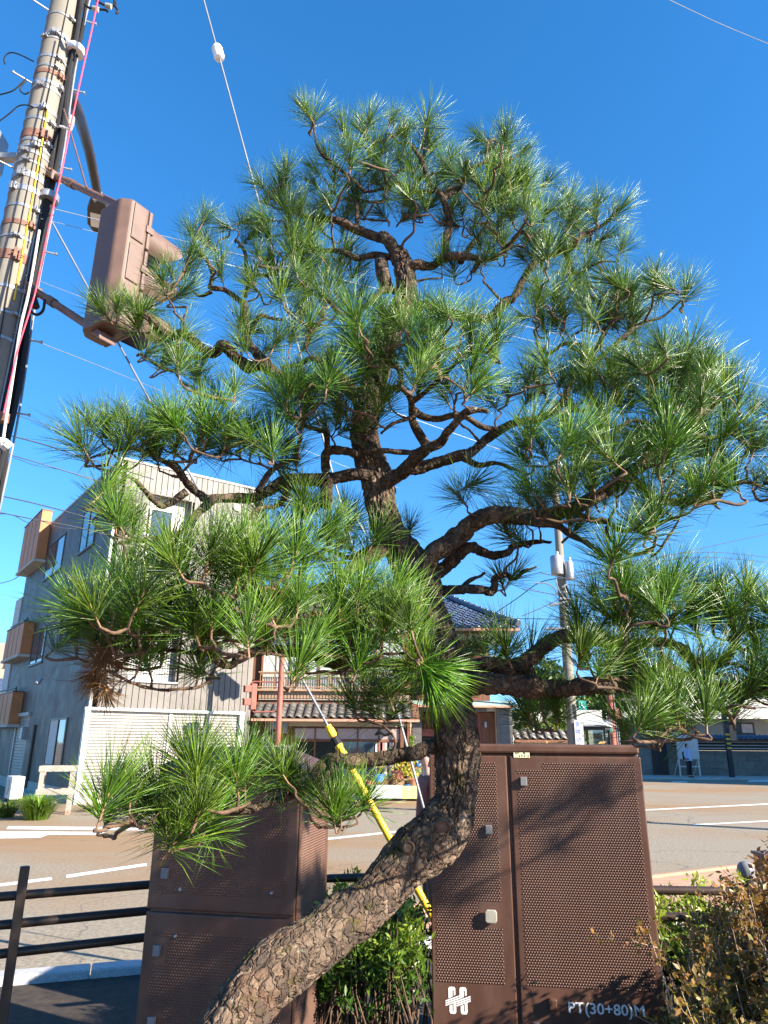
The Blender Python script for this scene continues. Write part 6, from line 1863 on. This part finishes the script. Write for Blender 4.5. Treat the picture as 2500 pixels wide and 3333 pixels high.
# ================================================================== plants
def leaf_mesh(name, P, size, mat, seed=0, aspect=0.45, upbias=0.35, tint=None):
    """one kite-shaped, slightly folded leaf at each point"""
    r = np.random.default_rng(seed)
    n = len(P)
    d = r.normal(0, 1, (n, 3)); d[:, 2] += upbias; d /= np.linalg.norm(d, axis=1)[:, None]
    s = np.cross(d, r.normal(0, 1, (n, 3))); s /= np.linalg.norm(s, axis=1)[:, None]
    nn = np.cross(d, s)
    L = size * r.uniform(.7, 1.3, (n, 1))
    V = np.zeros((n, 5, 3))
    V[:, 0] = P
    V[:, 1] = P + d * L * .45 + s * L * aspect * .5 + nn * L * .06
    V[:, 2] = P + d * L
    V[:, 3] = P + d * L * .45 - s * L * aspect * .5 + nn * L * .06
    V[:, 4] = P + d * L * .5
    i = np.arange(n)[:, None] * 5
    T = np.concatenate([np.concatenate([i, i + 1, i + 4], 1), np.concatenate([i + 1, i + 2, i + 4], 1), np.concatenate([i + 4, i + 2, i + 3], 1), np.concatenate([i, i + 4, i + 3], 1)])
    me = npmesh(name, V.reshape(-1, 3), [T], [mat])
    if tint is None: tint = r.beta(2, 2, n)
    a = me.attributes.new('tint', 'FLOAT', 'POINT')
    a.data.foreach_set('value', np.repeat(np.clip(tint, 0, 1), 5).astype(np.float32))
    return me
def clumps(blobs, per, seed=0, spread=.3):
    """points gathered in small clumps on and inside ellipsoids (c, r, number of clumps)"""
    r = np.random.default_rng(seed); out = []
    for c, rad, k in blobs:
        u = r.normal(0, 1, (k, 3)); u /= np.linalg.norm(u, axis=1)[:, None]
        u *= r.uniform(.55, 1.0, (k, 1)) ** .5
        cc = np.array(c) + u * np.array(rad)
        sz = np.mean(rad) * spread * r.uniform(.5, 1.2, (k, 1, 1))
        pp = cc[:, None, :] + r.normal(0, 1, (k, per, 3)) * sz * np.array([1, 1, .6])
        out.append(pp.reshape(-1, 3))
    return np.concatenate(out)

def tree(label, base, h, blobs, per, size, mat, seed, name='garden_tree', group=None, trunk_r=.1):
    t = thing(name, label, 'tree', tuple(base), group=group)
    b = Vector(base)
    mb = MB()
    top = Vector((0, 0, h))
    mb.tube([Vector((0, 0, 0)), Vector((.05, .02, h * .4)), Vector((-.04, .05, h * .75)), top], [trunk_r, trunk_r * .8, trunk_r * .6, trunk_r * .3], 10)
    for c, rad, k in blobs:
        cv = Vector(c) - b
        z = max(h * .25, min(h * .9, cv.z * .75))
        mb.tube([Vector((0, 0, z)), Vector((cv.x * .5, cv.y * .5, (z + cv.z) / 2 + .05)), cv], [trunk_r * .5, trunk_r * .35, trunk_r * .12], 7)
    mb.build('trunk', M_wood, t, local=True, smooth=True)
    P = clumps(blobs, per, seed) - np.array(b)
    P[:, 2] = np.maximum(P[:, 2], .05)
    link('crown', leaf_mesh('crown', P, size, mat, seed), t)
    return t
def blob(px, py, Y, rx, ry, k, ryd=None):
    """ellipsoid seen at px, py with pixel radii rx, ry at distance Y"""
    c = at(px, py, Y); s = depth(c) / F
    return (tuple(c), (rx * s, (ryd or (rx + ry) / 2) * s, ry * s), k)

# ---- autumn hedge on the right, with bare stems showing
r = np.random.default_rng(5)
hd = thing('autumn_hedge', 'clipped hedge turning orange brown, right of the wide cabinet', 'hedge', (1.75, 3.0, .085))
HB = np.array(hd.location)
def hedge_top(x, y):
    # crown height over the plan position
    return 0.90 + 0.30 * np.clip((x - 1.02) / .42, 0, 1) + .04 * np.sin(x * 7 + y * 4) - .42 * np.clip((y - 2.95) / .6, 0, 1)
stem = [[], [], []]; nv = 0; LP_ = []; TI = []
for k in range(1000):
    x = r.uniform(.95, 2.7); y = r.uniform(2.45, 3.62)
    if x < .412 * y - .02 + r.normal(0, .03): continue
    zt = hedge_top(x, y) * r.uniform(.75, 1.02)
    bx_, by_ = x + r.normal(0, .06), y + r.normal(0, .06)
    p0 = np.array([bx_, by_, .08]); p3 = np.array([x + r.normal(-.02, .07), y + r.normal(-.02, .07), zt])
    p1 = p0 + (p3 - p0) * .35 + r.normal(0, .03, 3); p2 = p0 + (p3 - p0) * .7 + r.normal(0, .035, 3)
    path = np.array([p0, p1, p2, p3])
    V, Q, T3 = sweep(path, np.array([.0045, .0038, .003, .0015]), 5)
    stem[0].append(V); stem[1].append(Q + nv); stem[2].append(T3 + nv); nv += len(V)
    for m in range(9):                                  # side shoots with leaves
        u = r.uniform(.35, 1.0); a = p0 + (p3 - p0) * u + r.normal(0, .02, 3)
        e = a + np.array([r.normal(0, .06), r.normal(0, .06), r.uniform(.02, .10)])
        V, Q, T3 = sweep(np.array([a, (a + e) / 2 + r.normal(0, .008, 3), e]), np.array([.002, .0016, .001]), 4)
        stem[0].append(V); stem[1].append(Q + nv); stem[2].append(T3 + nv); nv += len(V)
        nl = r.integers(14, 26)
        LP_.append(a + (e - a) * r.uniform(.2, 1.05, (nl, 1)) + r.normal(0, .010, (nl, 3)))
        hgt = (a[2] - .35) / .7
        TI.append(np.clip(r.normal(.25 + .62 * hgt, .20, nl), 0, 1))
me = npmesh('stems', np.concatenate(stem[0]) - HB, [np.concatenate(stem[1]), np.concatenate(stem[2])], [M_hedgetwig], True)
tag(link('stems', me, hd), kind='stuff')
LPn = np.concatenate(LP_)
tag(link('leaves', leaf_mesh('leaves', LPn - HB, .025, M_hedge, 8, .48, .2, np.concatenate(TI)), hd), kind='stuff')

# ---- bright green shrubs behind the rail
def shrub(label, xs, ys, ztop, n, seed, name='green_shrub'):
    r = np.random.default_rng(seed)
    t = thing(name, label, 'shrub', ((xs[0] + xs[1]) / 2, (ys[0] + ys[1]) / 2, .085))
    B = np.array(t.location); st = [[], [], []]; nv = 0; LP_ = []; TI = []
    for k in range(n):
        x, y = r.uniform(*xs), r.uniform(*ys)
        p0 = np.array([x + r.normal(0, .08), y + r.normal(0, .06), .08]); zt = ztop * r.uniform(.72, 1.05)
        p3 = np.array([x, y, zt]); p1 = p0 + (p3 - p0) * .4 + r.normal(0, .04, 3); p2 = p0 + (p3 - p0) * .75 + r.normal(0, .03, 3)
        V, Q, T3 = sweep(np.array([p0, p1, p2, p3]), np.array([.006, .005, .003, .0018]), 5)
        st[0].append(V); st[1].append(Q + nv); st[2].append(T3 + nv); nv += len(V)
        for m in range(4):
            a = p2 + (p3 - p2) * r.uniform(-.3, 1, 1) + r.normal(0, .03, 3)
            nl = 14
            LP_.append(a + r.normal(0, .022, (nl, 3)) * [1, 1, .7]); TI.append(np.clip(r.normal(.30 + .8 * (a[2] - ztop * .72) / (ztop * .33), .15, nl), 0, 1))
    me = npmesh('stems', np.concatenate(st[0]) - B, [np.concatenate(st[1]), np.concatenate(st[2])], [M_twig], True)
    tag(link('stems', me, t), kind='stuff')
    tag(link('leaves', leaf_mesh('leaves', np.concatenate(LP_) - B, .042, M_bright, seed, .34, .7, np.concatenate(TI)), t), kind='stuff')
shrub('bright green low shrub growing in the gap between the two cabinets', (-.40, .20), (3.72, 4.5), .84, 200, 21)
shrub('bright green shrub under the rail right of the wide cabinet', (1.36, 2.5), (3.84, 4.5), .84, 170, 22)

# ---- weeds and grass by the building
p = ground(118, 2668)
def grass(label, base, n, h, spread, mat, seed, name='weed_clump'):
    r = np.random.default_rng(seed)
    a = r.uniform(0, 6.28, n); rr = r.uniform(0, spread * .35, n)
    b = np.stack([rr * np.cos(a), rr * np.sin(a), np.zeros(n)], 1)
    o = np.stack([np.cos(a), np.sin(a), np.zeros(n)], 1)
    L = h * r.uniform(.5, 1.1, (n, 1)); out = spread * r.uniform(.2, 1, (n, 1))
    s = np.stack([-np.sin(a), np.cos(a), np.zeros(n)], 1) * .009
    up = np.array([0, 0, 1.])
    m1 = b + o * out * .35 + up * L * .65; m2 = b + o * out + up * L * .9
    V = np.stack([b - s * .6, b + s * .6, m1 + s, m1 - s, m2], 1)
    i = np.arange(n)[:, None] * 5
    T = np.concatenate([np.concatenate([i, i + 1, i + 2], 1), np.concatenate([i, i + 2, i + 3], 1), np.concatenate([i + 3, i + 2, i + 4], 1)])
    me = npmesh(name, V.reshape(-1, 3), [T], [mat])
    at_ = me.attributes.new('tint', 'FLOAT', 'POINT'); at_.data.foreach_set('value', np.repeat(r.beta(2, 2, n), 5).astype(np.float32))
    return tag(link(name, me, None, tuple(base)), label, 'weeds')
grass('bright clump of weeds at the foot of the rusty stand', (p.x, p.y, 0), 620, .55, .7, M_bright, 31)
p = ground(20, 2660); grass('dark tuft of weeds in front of the air conditioner', (p.x, p.y, 0), 260, .4, .5, M_green, 32)
p = ground(300, 2640); grass('short dry weeds along the garage threshold', (p.x, p.y, 0), 90, .16, .7, M_green, 33)

# ---- flower pots outside the shop
def pot(label, px, py, Y, r_, h, mat, fl, seed, group=None, n=150, fh=.35, cat='flower pot'):
    c = at(px, py, Y)
    t = thing('flower_pot', label, cat, (c.x, Y, c.z), group=group)
    mb = MB(); mb.lathe([(r_ * .7, 0), (r_, h * .9), (r_ * 1.08, h * .9), (r_ * 1.08, h), (r_ * .9, h), (r_ * .85, h * .8)], 18); mb.build('pot', mat, t, local=True, smooth=True)
    P = clumps([((0, 0, h + fh * .5), (r_ * 1.3, r_ * 1.3, fh * .55), max(8, n // 8))], 8, seed)
    link('flowers', leaf_mesh('flowers', P, .07, fl, seed, .6, .5), t)['kind'] = 'stuff'
    return c
SY = 22.6
for k, (px, py, rr, hh, mat, fl, lb, fh) in enumerate((
    (1360, 2495, .13, .18, M_blue, M_flower, 'blue glazed pot of yellow flowers on the upper shelf of the flower stand', .3),
    (1270, 2500, .13, .18, M_blue, M_bright, 'blue pot of green leaves at the left end of the flower stand', .4),
    (1295, 2535, .2, .22, M_terra, M_flower, 'wide terracotta bowl of mixed flowers on the flower stand', .3),
    (1232, 2545, .18, .22, M_blue, M_green, 'blue pot with spreading green plant beside the shopfront', .4),
    (1298, 2572, .2, .22, M_terra, M_flower, 'big terracotta pot with yellow flowers, low on the flower stand', .7),
    (1330, 2575, .14, .2, M_blue, M_flower, 'blue pot in front with tall mixed flowers', .5),
    (1345, 2560, .15, .2, M_terra, M_flower, 'terracotta pot of pink flowers by the downpipe', .5),
    (1200, 2565, .15, .2, M_terra, M_green, 'small terracotta pot with leaves before the shop window', .4))):
    pot(lb, px, py, SY - .05 * k, rr, hh, mat, fl, 50 + k, fh=fh, group=None)
c0 = at(1225, 2610, SY + .1); c1 = at(1350, 2610, SY + .1)
fs_ = thing('flower_stand', 'stepped stand carrying flower pots in front of the shop', 'stand', (c0.x, SY + .1, 0.06))
zA, zB = at(1290, 2570, SY).z - .06, at(1290, 2536, SY).z - .06
for z, y in ((zA - .16, -.15), (zB - .03, .1), (at(1330, 2496, SY).z - .09, .35)):
    bx('shelf', M_woodl, fs_, (-.2, y - .15, z), (c1.x - c0.x, y + .15, z + .03))
for x in (-.15, c1.x - c0.x - .05):
    for y in (-.2, .4): bx('leg', M_woodl, fs_, (x, y, 0), (x + .05, y + .05, zA - .16 if y < 0 else zB + .2))
c0 = at(1345, 2598, 22.2)
pl_ = bx('planter', M_yellowp, None, (c0.x - .35, 22.0, .06), (c0.x + .55, 22.4, c0.z + .33), .02); tag(pl_, 'pale lime planter box at the kerb below the flower pots', 'planter')
c0 = at(1230, 2570, 22.2)
pl_ = bx('planter', M_white, None, (c0.x - .25, 22.0, .06), (c0.x + .7, 22.4, c0.z + .12), .02); tag(pl_, 'white planter box on the ground below the flower pots', 'planter')
# slim conifer by the granite wall
c = at(1342, 2560, 23.3)
tree('slim yellow green conifer against the granite wall', (c.x, 23.3, .06), 2.2, [blob(1344, 2470, 23.3, 12, 55, 40), blob(1342, 2420, 23.3, 8, 25, 14), blob(1343, 2530, 23.3, 14, 40, 25)], 14, .07, M_bright, 61, 'slim_conifer', trunk_r=.03)

# ---- garden trees between the granite house and the phone box
G = 'garden trees beyond the cabinets'
def gt_(label, px, Y, blobs, seed, mat=M_green, size=.16, per=16, name='garden_tree', tr_=.1):
    c = at(px, 2400, Y); zmax = max(b[0][2] for b in blobs)
    tree(label, (c.x, Y, .06), zmax, blobs, per, size, mat, seed, name, trunk_r=tr_)
gt_('layered garden pine above the low tiled wall', 1725, 27, [blob(1700, 2330, 27, 40, 14, 40), blob(1745, 2300, 27, 45, 16, 40), blob(1725, 2370, 27, 50, 18, 40), blob(1715, 2405, 27, 30, 15, 25)], 71)
gt_('bushy camellia beside the banner pole', 1815, 27.5, [blob(1800, 2370, 27.5, 38, 36, 70), blob(1835, 2340, 27.5, 26, 26, 40), blob(1820, 2410, 27.5, 45, 22, 50)], 72, M_bright, .13)
gt_('dark broadleaf tree behind the transformer pole', 1790, 36, [blob(1770, 2190, 36, 60, 36, 60), blob(1830, 2240, 36, 60, 40, 60), blob(1740, 2250, 36, 45, 36, 40), blob(1800, 2290, 36, 70, 30, 60)], 73, M_green, .24, 18)
gt_('spreading garden pine behind the phone box', 1945, 38, [blob(1930, 2290, 38, 60, 16, 50), blob(1985, 2260, 38, 60, 18, 50), blob(1930, 2330, 38, 45, 18, 40), blob(2010, 2300, 38, 36, 14, 24), blob(1900, 2240, 38, 50, 20, 40)], 74, M_green, .22, 18)
gt_('rounded shrub tree left of the stone gate', 2030, 37, [blob(2030, 2380, 37, 24, 36, 60), blob(2022, 2420, 37, 22, 22, 40)], 75, M_bright, .15, 14)
gt_('tall pale green tree in front of the flats', 2060, 60, [blob(2050, 2190, 60, 50, 45, 60), blob(2110, 2230, 60, 45, 40, 50), blob(1990, 2220, 60, 40, 30, 40)], 76, M_green, .4, 16, tr_=.2)
gt_('dark tree rising behind the cream house', 2400, 58, [blob(2380, 2270, 58, 70, 40, 70), blob(2460, 2260, 58, 60, 45, 60), blob(2300, 2290, 58, 50, 30, 50)], 77, M_green, .38, 16, tr_=.2)

# ================================================================== right-hand street things and people
# phone box with white pyramid roof
BY = 29.0
c = at(1940, 2400, BY)
pb = thing('phone_box', 'glass phone box with black frame and white pyramid roof', 'phone box', (c.x, BY, .0), R_(-28))
ze = at(1940, 2362, BY).z; zp = at(1932, 2330, BY).z; zs = at(1940, 2377, BY).z
s_ = .46
for x in (-1, 1):
    for y in (-1, 1):
        bx('corner_post', M_black, pb, (x * s_ - .04 * (x > 0) * 2, y * s_ - .08 * (y > 0), 0), (x * s_ + .08 * (x < 0), y * s_ + .08 * (y < 0), zs))
bx('header', M_black, pb, (-s_ - .02, -s_ - .02, zs), (s_ + .02, s_ + .02, ze), .01)
bx('base', M_conc, pb, (-s_ - .05, -s_ - .05, 0), (s_ + .05, s_ + .05, .1))
mb = MB(); e = s_ + .1
mb.add([(-e, -e, ze), (e, -e, ze), (e, e, ze), (-e, e, ze), (0, 0, zp), (-e, -e, ze - .04), (e, -e, ze - .04), (e, e, ze - .04), (-e, e, ze - .04)], [(0, 1, 4), (1, 2, 4), (2, 3, 4), (3, 0, 4), (5, 6, 1, 0), (6, 7, 2, 1), (7, 8, 3, 2), (8, 5, 0, 3), (8, 7, 6, 5)])
mb.build('roof', M_white, pb, local=True)
mg, tg, og = nt('clear_glass')
gl = N(tg, 'ShaderNodeBsdfGlossy'); gl.inputs['Roughness'].default_value = .03
tr0 = N(tg, 'ShaderNodeBsdfTransparent'); tr0.inputs['Color'].default_value = (.82, .86, .85, 1)
mxs = N(tg, 'ShaderNodeMixShader'); mxs.inputs[0].default_value = .12
tg.links.new(tr0.outputs[0], mxs.inputs[1]); tg.links.new(gl.outputs[0], mxs.inputs[2]); tg.links.new(mxs.outputs[0], og.inputs[0])
for lo, hi in (((-s_ + .09, -s_ + .02, .1), (s_ - .09, -s_ + .03, zs)), ((s_ - .03, -s_ + .09, .1), (s_ - .02, s_ - .09, zs)), ((-s_ + .02, -s_ + .09, .1), (-s_ + .03, s_ - .09, zs)), ((-s_ + .09, s_ - .03, .1), (s_ - .09, s_ - .02, zs))):
    bx('glass_pane', mg, pb, lo, hi)
sgn = bx('notice', M_white, pb, (-.02, -s_ + .07, 1.0), (s_ - .12, -s_ + .08, zs - .02))
for ch, x, z, m_ in (('収', .1, zs - .30, M_ink), ('民', -.01, zs - .30, M_redpole), ('獄', .1, zs - .56, M_ink)):
    link('lettering', text_mesh(ch, .19, m_, .001), sgn, (x + .0, -s_ + .066, z), (R_(90), 0, 0))
bx('shelf', M_handle, pb, (-s_ + .1, .1, .95), (s_ - .1, s_ - .04, 1.0))
tel = bx('telephone', M_signg, pb, (-.15, .12, 1.0), (.15, s_ - .06, 1.4), .02)
bx('handset', M_black, tel, (-.2, .1, 1.05), (-.15, .2, 1.35), .01)
# brown pole with control box and a red signal
p = at(1995, 2400, 30.5)
bp_ = thing('signal_pole', 'slim brown pole with grey control box right of the phone box', 'signal pole', (p.x, 30.5, 0))
zt = at(1985, 2150, 30.5).z
mb = MB(); mb.lathe([(.13, 0), (.115, zt)], 18); mb.build('shaft', M_redpole, bp_, local=True, smooth=True)
mb = MB(); mb.cyl((.17, -.02, 0), (.17, -.02, zt * .8), .03, n=8); mb.cyl((.26, 0, 0), (.26, 0, zt * .6), .03, n=8); mb.build('conduit', M_bolt, bp_, local=True)
z = at(1990, 2365, 30.5).z; bx('control_box', M_galv, bp_, (-.33, -.36, z - .27), (-.08, -.1, z + .27), .02)
z = at(1990, 2315, 30.5).z; bx('button_box', M_redpole, bp_, (.1, -.2, z - .3), (.36, .05, z + .1), .02)
bx('plate', M_signg, bp_, (-.3, -.37, at(1990, 2372, 30.5).z - .1), (-.12, -.361, at(1990, 2372, 30.5).z))
# arm to the red lamp
q = at(1897, 2102, 30.0) - bp_.location
mb = MB(); mb.tube([(0, 0, q.z + .4), (q.x * .6, q.y, q.z + .5), (q.x, q.y, q.z + .45)], .05, 10); mb.build('mast_arm', M_redpole, bp_, local=True, smooth=True)
hb = bx('signal_head', M_lampdark, bp_, (q.x - .2, q.y, q.z - 1.0), (q.x + .2, q.y + .2, q.z + .25), .03)
me_, te_, oe_ = nt('red_lamp'); em = N(te_, 'ShaderNodeEmission'); em.inputs['Color'].default_value = (1, .03, .02, 1); em.inputs['Strength'].default_value = 2.2; te_.links.new(em.outputs[0], oe_.inputs[0])
for k, m_ in enumerate((me_, M_frame, M_signg)):
    mb = MB(); mb.lathe([(.14, 0), (.12, .03), (.02, .05)], 18, frame((q.x, q.y, q.z - k * .38), (1, 0, 0), (0, 0, 1), (0, -1, 0))); mb.build('lens', m_, hb, local=True, smooth=True)
    mb = MB(); mb.tube([(q.x + .155 * math.cos(a), q.y - .12, q.z - k * .38 + .155 * math.sin(a)) for a in np.linspace(R_(-20), R_(200), 14)], .02, 6); mb.build('visor', M_lampdark, hb, local=True)

# white notice board on legs
DY = 38.6
a0 = at(2208, 2471, DY); a1 = at(2268, 2393, DY)
nbp = thing('notice_board', 'blank white notice board on thin legs against the black wall', 'notice board', ((a0.x + a1.x) / 2, DY, .06))
w2 = (a1.x - a0.x) / 2
bx('board', M_white, nbp, (-w2, -.03, a0.z - .06), (w2, .03, a1.z - .06), .005)
for x in (-w2 + .05, w2 - .05):
    bx('leg', M_rope, nbp, (x - .03, .03, 0), (x + .03, .09, a1.z - .2)); mb = MB(); mb.cyl((x, .06, .9), (x, .9, 0), .025, n=6); mb.build('strut', M_rope, nbp, local=True)
bx('crossbar', M_rope, nbp, (-w2, .04, .45), (w2, .08, .5))
mb = MB(); mb.box((w2 * .35, -.034, 1.9), (w2 * .65, -.031, 2.05)); mb.build('printed_square', M_galv, nbp, local=True)

def skin_obj(name, verts, edges, radii, mat, parent, sub=2, root=0):
    me = bpy.data.meshes.new(name)
    me.from_pydata([tuple(v) for v in verts], edges, [])
    me.materials.append(mat)
    o = link(name, me, parent)
    m = o.modifiers.new('skin', 'SKIN'); m.use_smooth_shade = True
    sv = me.skin_vertices[0].data
    for i, rr in enumerate(radii):
        sv[i].radius = (rr, rr) if not isinstance(rr, tuple) else rr
        sv[i].use_root = (i == root)
    s = o.modifiers.new('sub', 'SUBSURF'); s.levels = s.render_levels = sub
    return o
def person(label, loc, rotz, H, top_mat, bottom_mat, arm='down', long_hair=True):
    """standing figure facing local -y"""
    t = thing('person', label, 'person', loc, rotz)
    k = H / 1.6
    def K(v): return (v[0] * k, v[1] * k, v[2] * k)
    V = [(0, 0, .88), (0, .01, 1.05), (0, .01, 1.25), (0, .0, 1.335), (0, -.01, 1.40), (0, -.02, 1.47), (0, -.015, 1.54),
         (.085, 0, .84), (.09, -.01, .47), (.09, .02, .08), (.09, -.12, .035), (-.085, 0, .84), (-.09, .0, .47), (-.09, .03, .08), (-.09, -.11, .035),
         (.16, .01, 1.29), (.20, .02, 1.03), (.20, -.05, .82), (.195, -.07, .73), (-.16, .01, 1.29), (-.20, .02, 1.03), (-.20, -.05, .82), (-.195, -.07, .73)]
    E = [(0, 1), (1, 2), (2, 3), (3, 4), (4, 5), (5, 6), (0, 7), (7, 8), (8, 9), (9, 10), (0, 11), (11, 12), (12, 13), (13, 14), (2, 15), (15, 16), (16, 17), (17, 18), (2, 19), (19, 20), (20, 21), (21, 22)]
    Rr = [.12, .105, .115, .05, .055, .078, .062, .075, .05, .035, .03, .075, .05, .035, .03, .048, .036, .028, .03, .048, .036, .028, .03]
    skin_obj('body', [K(v) for v in V], E, [x * k for x in Rr], M_skin, t)
    # shirt: torso and sleeves a little larger than the body
    V2 = [(0, 0, .80), (0, .0, .92), (0, .01, 1.08), (0, .01, 1.25), (0, .0, 1.325), (.17, .01, 1.285), (.21, .02, 1.03), (.208, -.035, .87), (-.17, .01, 1.285), (-.21, .02, 1.03), (-.208, -.035, .87)]
    E2 = [(0, 1), (1, 2), (2, 3), (3, 4), (3, 5), (5, 6), (6, 7), (3, 8), (8, 9), (9, 10)]
    skin_obj('shirt', [K(v) for v in V2], E2, [x * k for x in (.155, .150, .14, .14, .062, .07, .056, .05, .07, .056, .05)], top_mat, t, root=1)
    V3 = [(0, 0, .90), (.085, 0, .80), (.09, -.01, .47), (.09, .02, .09), (-.085, 0, .80), (-.09, 0, .47), (-.09, .03, .09)]
    skin_obj('trousers', [K(v) for v in V3], [(0, 1), (1, 2), (2, 3), (0, 4), (4, 5), (5, 6)], [x * k for x in (.125, .095, .072, .06, .095, .072, .06)], bottom_mat, t)
    for sx in (-1, 1):
        skin_obj('shoe', [K((sx * .09, .05, .035)), K((sx * .09, -.05, .035)), K((sx * .09, -.15, .028))], [(0, 1), (1, 2)], [.04 * k, .042 * k, .032 * k], M_pants, t, 1)
    # hair: cap over the skull and down the back
    hv = [(0, .035, 1.555), (0, .05, 1.48), (0, .06, 1.38), (.055, .02, 1.50), (.062, .015, 1.41), (-.055, .02, 1.50), (-.062, .015, 1.41), (0, -.03, 1.585)]
    skin_obj('hair', [K(v) for v in hv], [(0, 1), (1, 2), (0, 3), (3, 4), (0, 5), (5, 6), (0, 7)], [x * k for x in (.075, .07, .05, .04, .028, .04, .028, .05)], M_hair, t)
    # face: eyes, brows, nose, mouth
    f = -.092
    for sx in (-1, 1):
        mb = MB(); mb.lathe([(.010 * k, 0), (.007 * k, .004 * k), (.001, .005 * k)], 10, frame(K((sx * .03, f + .006, 1.475)), (1, 0, 0), (0, 0, 1), (0, -1, 0))); mb.build('eye', M_ink, t, local=True)
        mb = MB(); mb.box(K((sx * .03 - .016, f + .004, 1.493)), K((sx * .03 + .016, f + .01, 1.499))); mb.build('eyebrow', M_hair, t, local=True)
    mb = MB(); mb.add([K((0, f + .004, 1.475)), K((-.014, f + .006, 1.438)), K((.014, f + .006, 1.438)), K((0, f - .020, 1.441))], [(0, 1, 3), (0, 3, 2), (1, 2, 3)]); mb.build('nose', M_skin, t, local=True)
    mb = MB(); mb.box(K((-.02, f + .008, 1.414)), K((.02, f + .016, 1.422))); mb.build('mouth', M_terra, t, local=True)
    return t
p = at(2247, 2525, 37.4); p.z = 0.06
pr1 = person('person in pale blue shirt and black trousers standing before the white notice board', (p.x, p.y, 0.06), R_(35), 1.62, M_shirt, M_pants)
mb = MB(); mb.box((-.14, .10, .82), (.14, .24, 1.22)); bag = mb.build('backpack', M_pants, None, local=True, bevel=.05)
bag.matrix_basis = Matrix.LocRotScale(Vector((p.x, p.y, 0.06)), Euler((0, 0, R_(35))), None)
tag(bag, 'black backpack worn by the person in the pale blue shirt', 'backpack')
c = at(1395, 2510, 7.6)
person('person in dark red coat passing by, mostly hidden behind the trunk', (c.x, 7.6, 0.0), R_(-75), 1.56, M_coat, M_pants)

# ---- an unseen block and pole, added for the shadows they cast into view
sbd = thing('added_shade_block', 'unseen plain plastered block added to shade the garden wall', 'building', (23.5, 27.5, 0))
bx('wall', M_plaster, sbd, (0, 0, 0), (16, 9.5, 10.5)); bx('roof_slab', M_conc, sbd, (-.3, -.3, 10.5), (16.3, 9.8, 10.8))
for j in range(3):
    for i in range(4):
        window(sbd, (1.2 + i * 3.6, 1.2 + j * 3.2), (3.2 + i * 3.6, 2.7 + j * 3.2), 'x', M_frame, M_glass, 2, .07)
sup = thing('utility_pole', 'unseen concrete pole with crossarms added to cast shadow on the road', 'utility pole', (16.5, 10.6, 0))  # out-of-view pole, put in for its shadow across the road
mb = MB(); mb.lathe([(.19, 0), (.165, 4), (.135, 8), (.115, 11.2)], 20); mb.build('shaft', M_polec, sup, local=True, smooth=True)
bx('crossarm', M_galv, sup, (-.9, -.2, 9.4), (.9, -.1, 9.52)); bx('crossarm', M_galv, sup, (-.7, -.2, 8.4), (.7, -.1, 8.5))
mb = MB(); mb.lathe([(.25, 6.6), (.25, 7.4)], 16, Matrix.Translation((.45, 0, 0))); mb.build('transformer', M_galv, sup, local=True, smooth=True)
# ---- fallen leaves on the lid of the wide cabinet and twig stuck on the left cabinet
r = np.random.default_rng(77)
for k in range(5):
    x = [.42, .62, .70, .66, .88][k]; w = mworld(rc) @ Vector((x, r.uniform(.02, .2), TOP + .004))
    me = leaf_mesh('fallen_leaf', np.zeros((1, 3)), .07, M_needle_dry, 90 + k, .5, -.2)
    co = np.zeros(len(me.vertices) * 3, dtype=np.float32); me.vertices.foreach_get('co', co); co = co.reshape(-1, 3); co[:, 2] = np.abs(co[:, 2]) * .3; me.vertices.foreach_set('co', co.reshape(-1))
    tag(link('fallen_leaf', me, None, tuple(w)), 'dry fallen leaf lying on the lid of the wide cabinet', 'leaf', 'dry leaves on the cabinet lid')
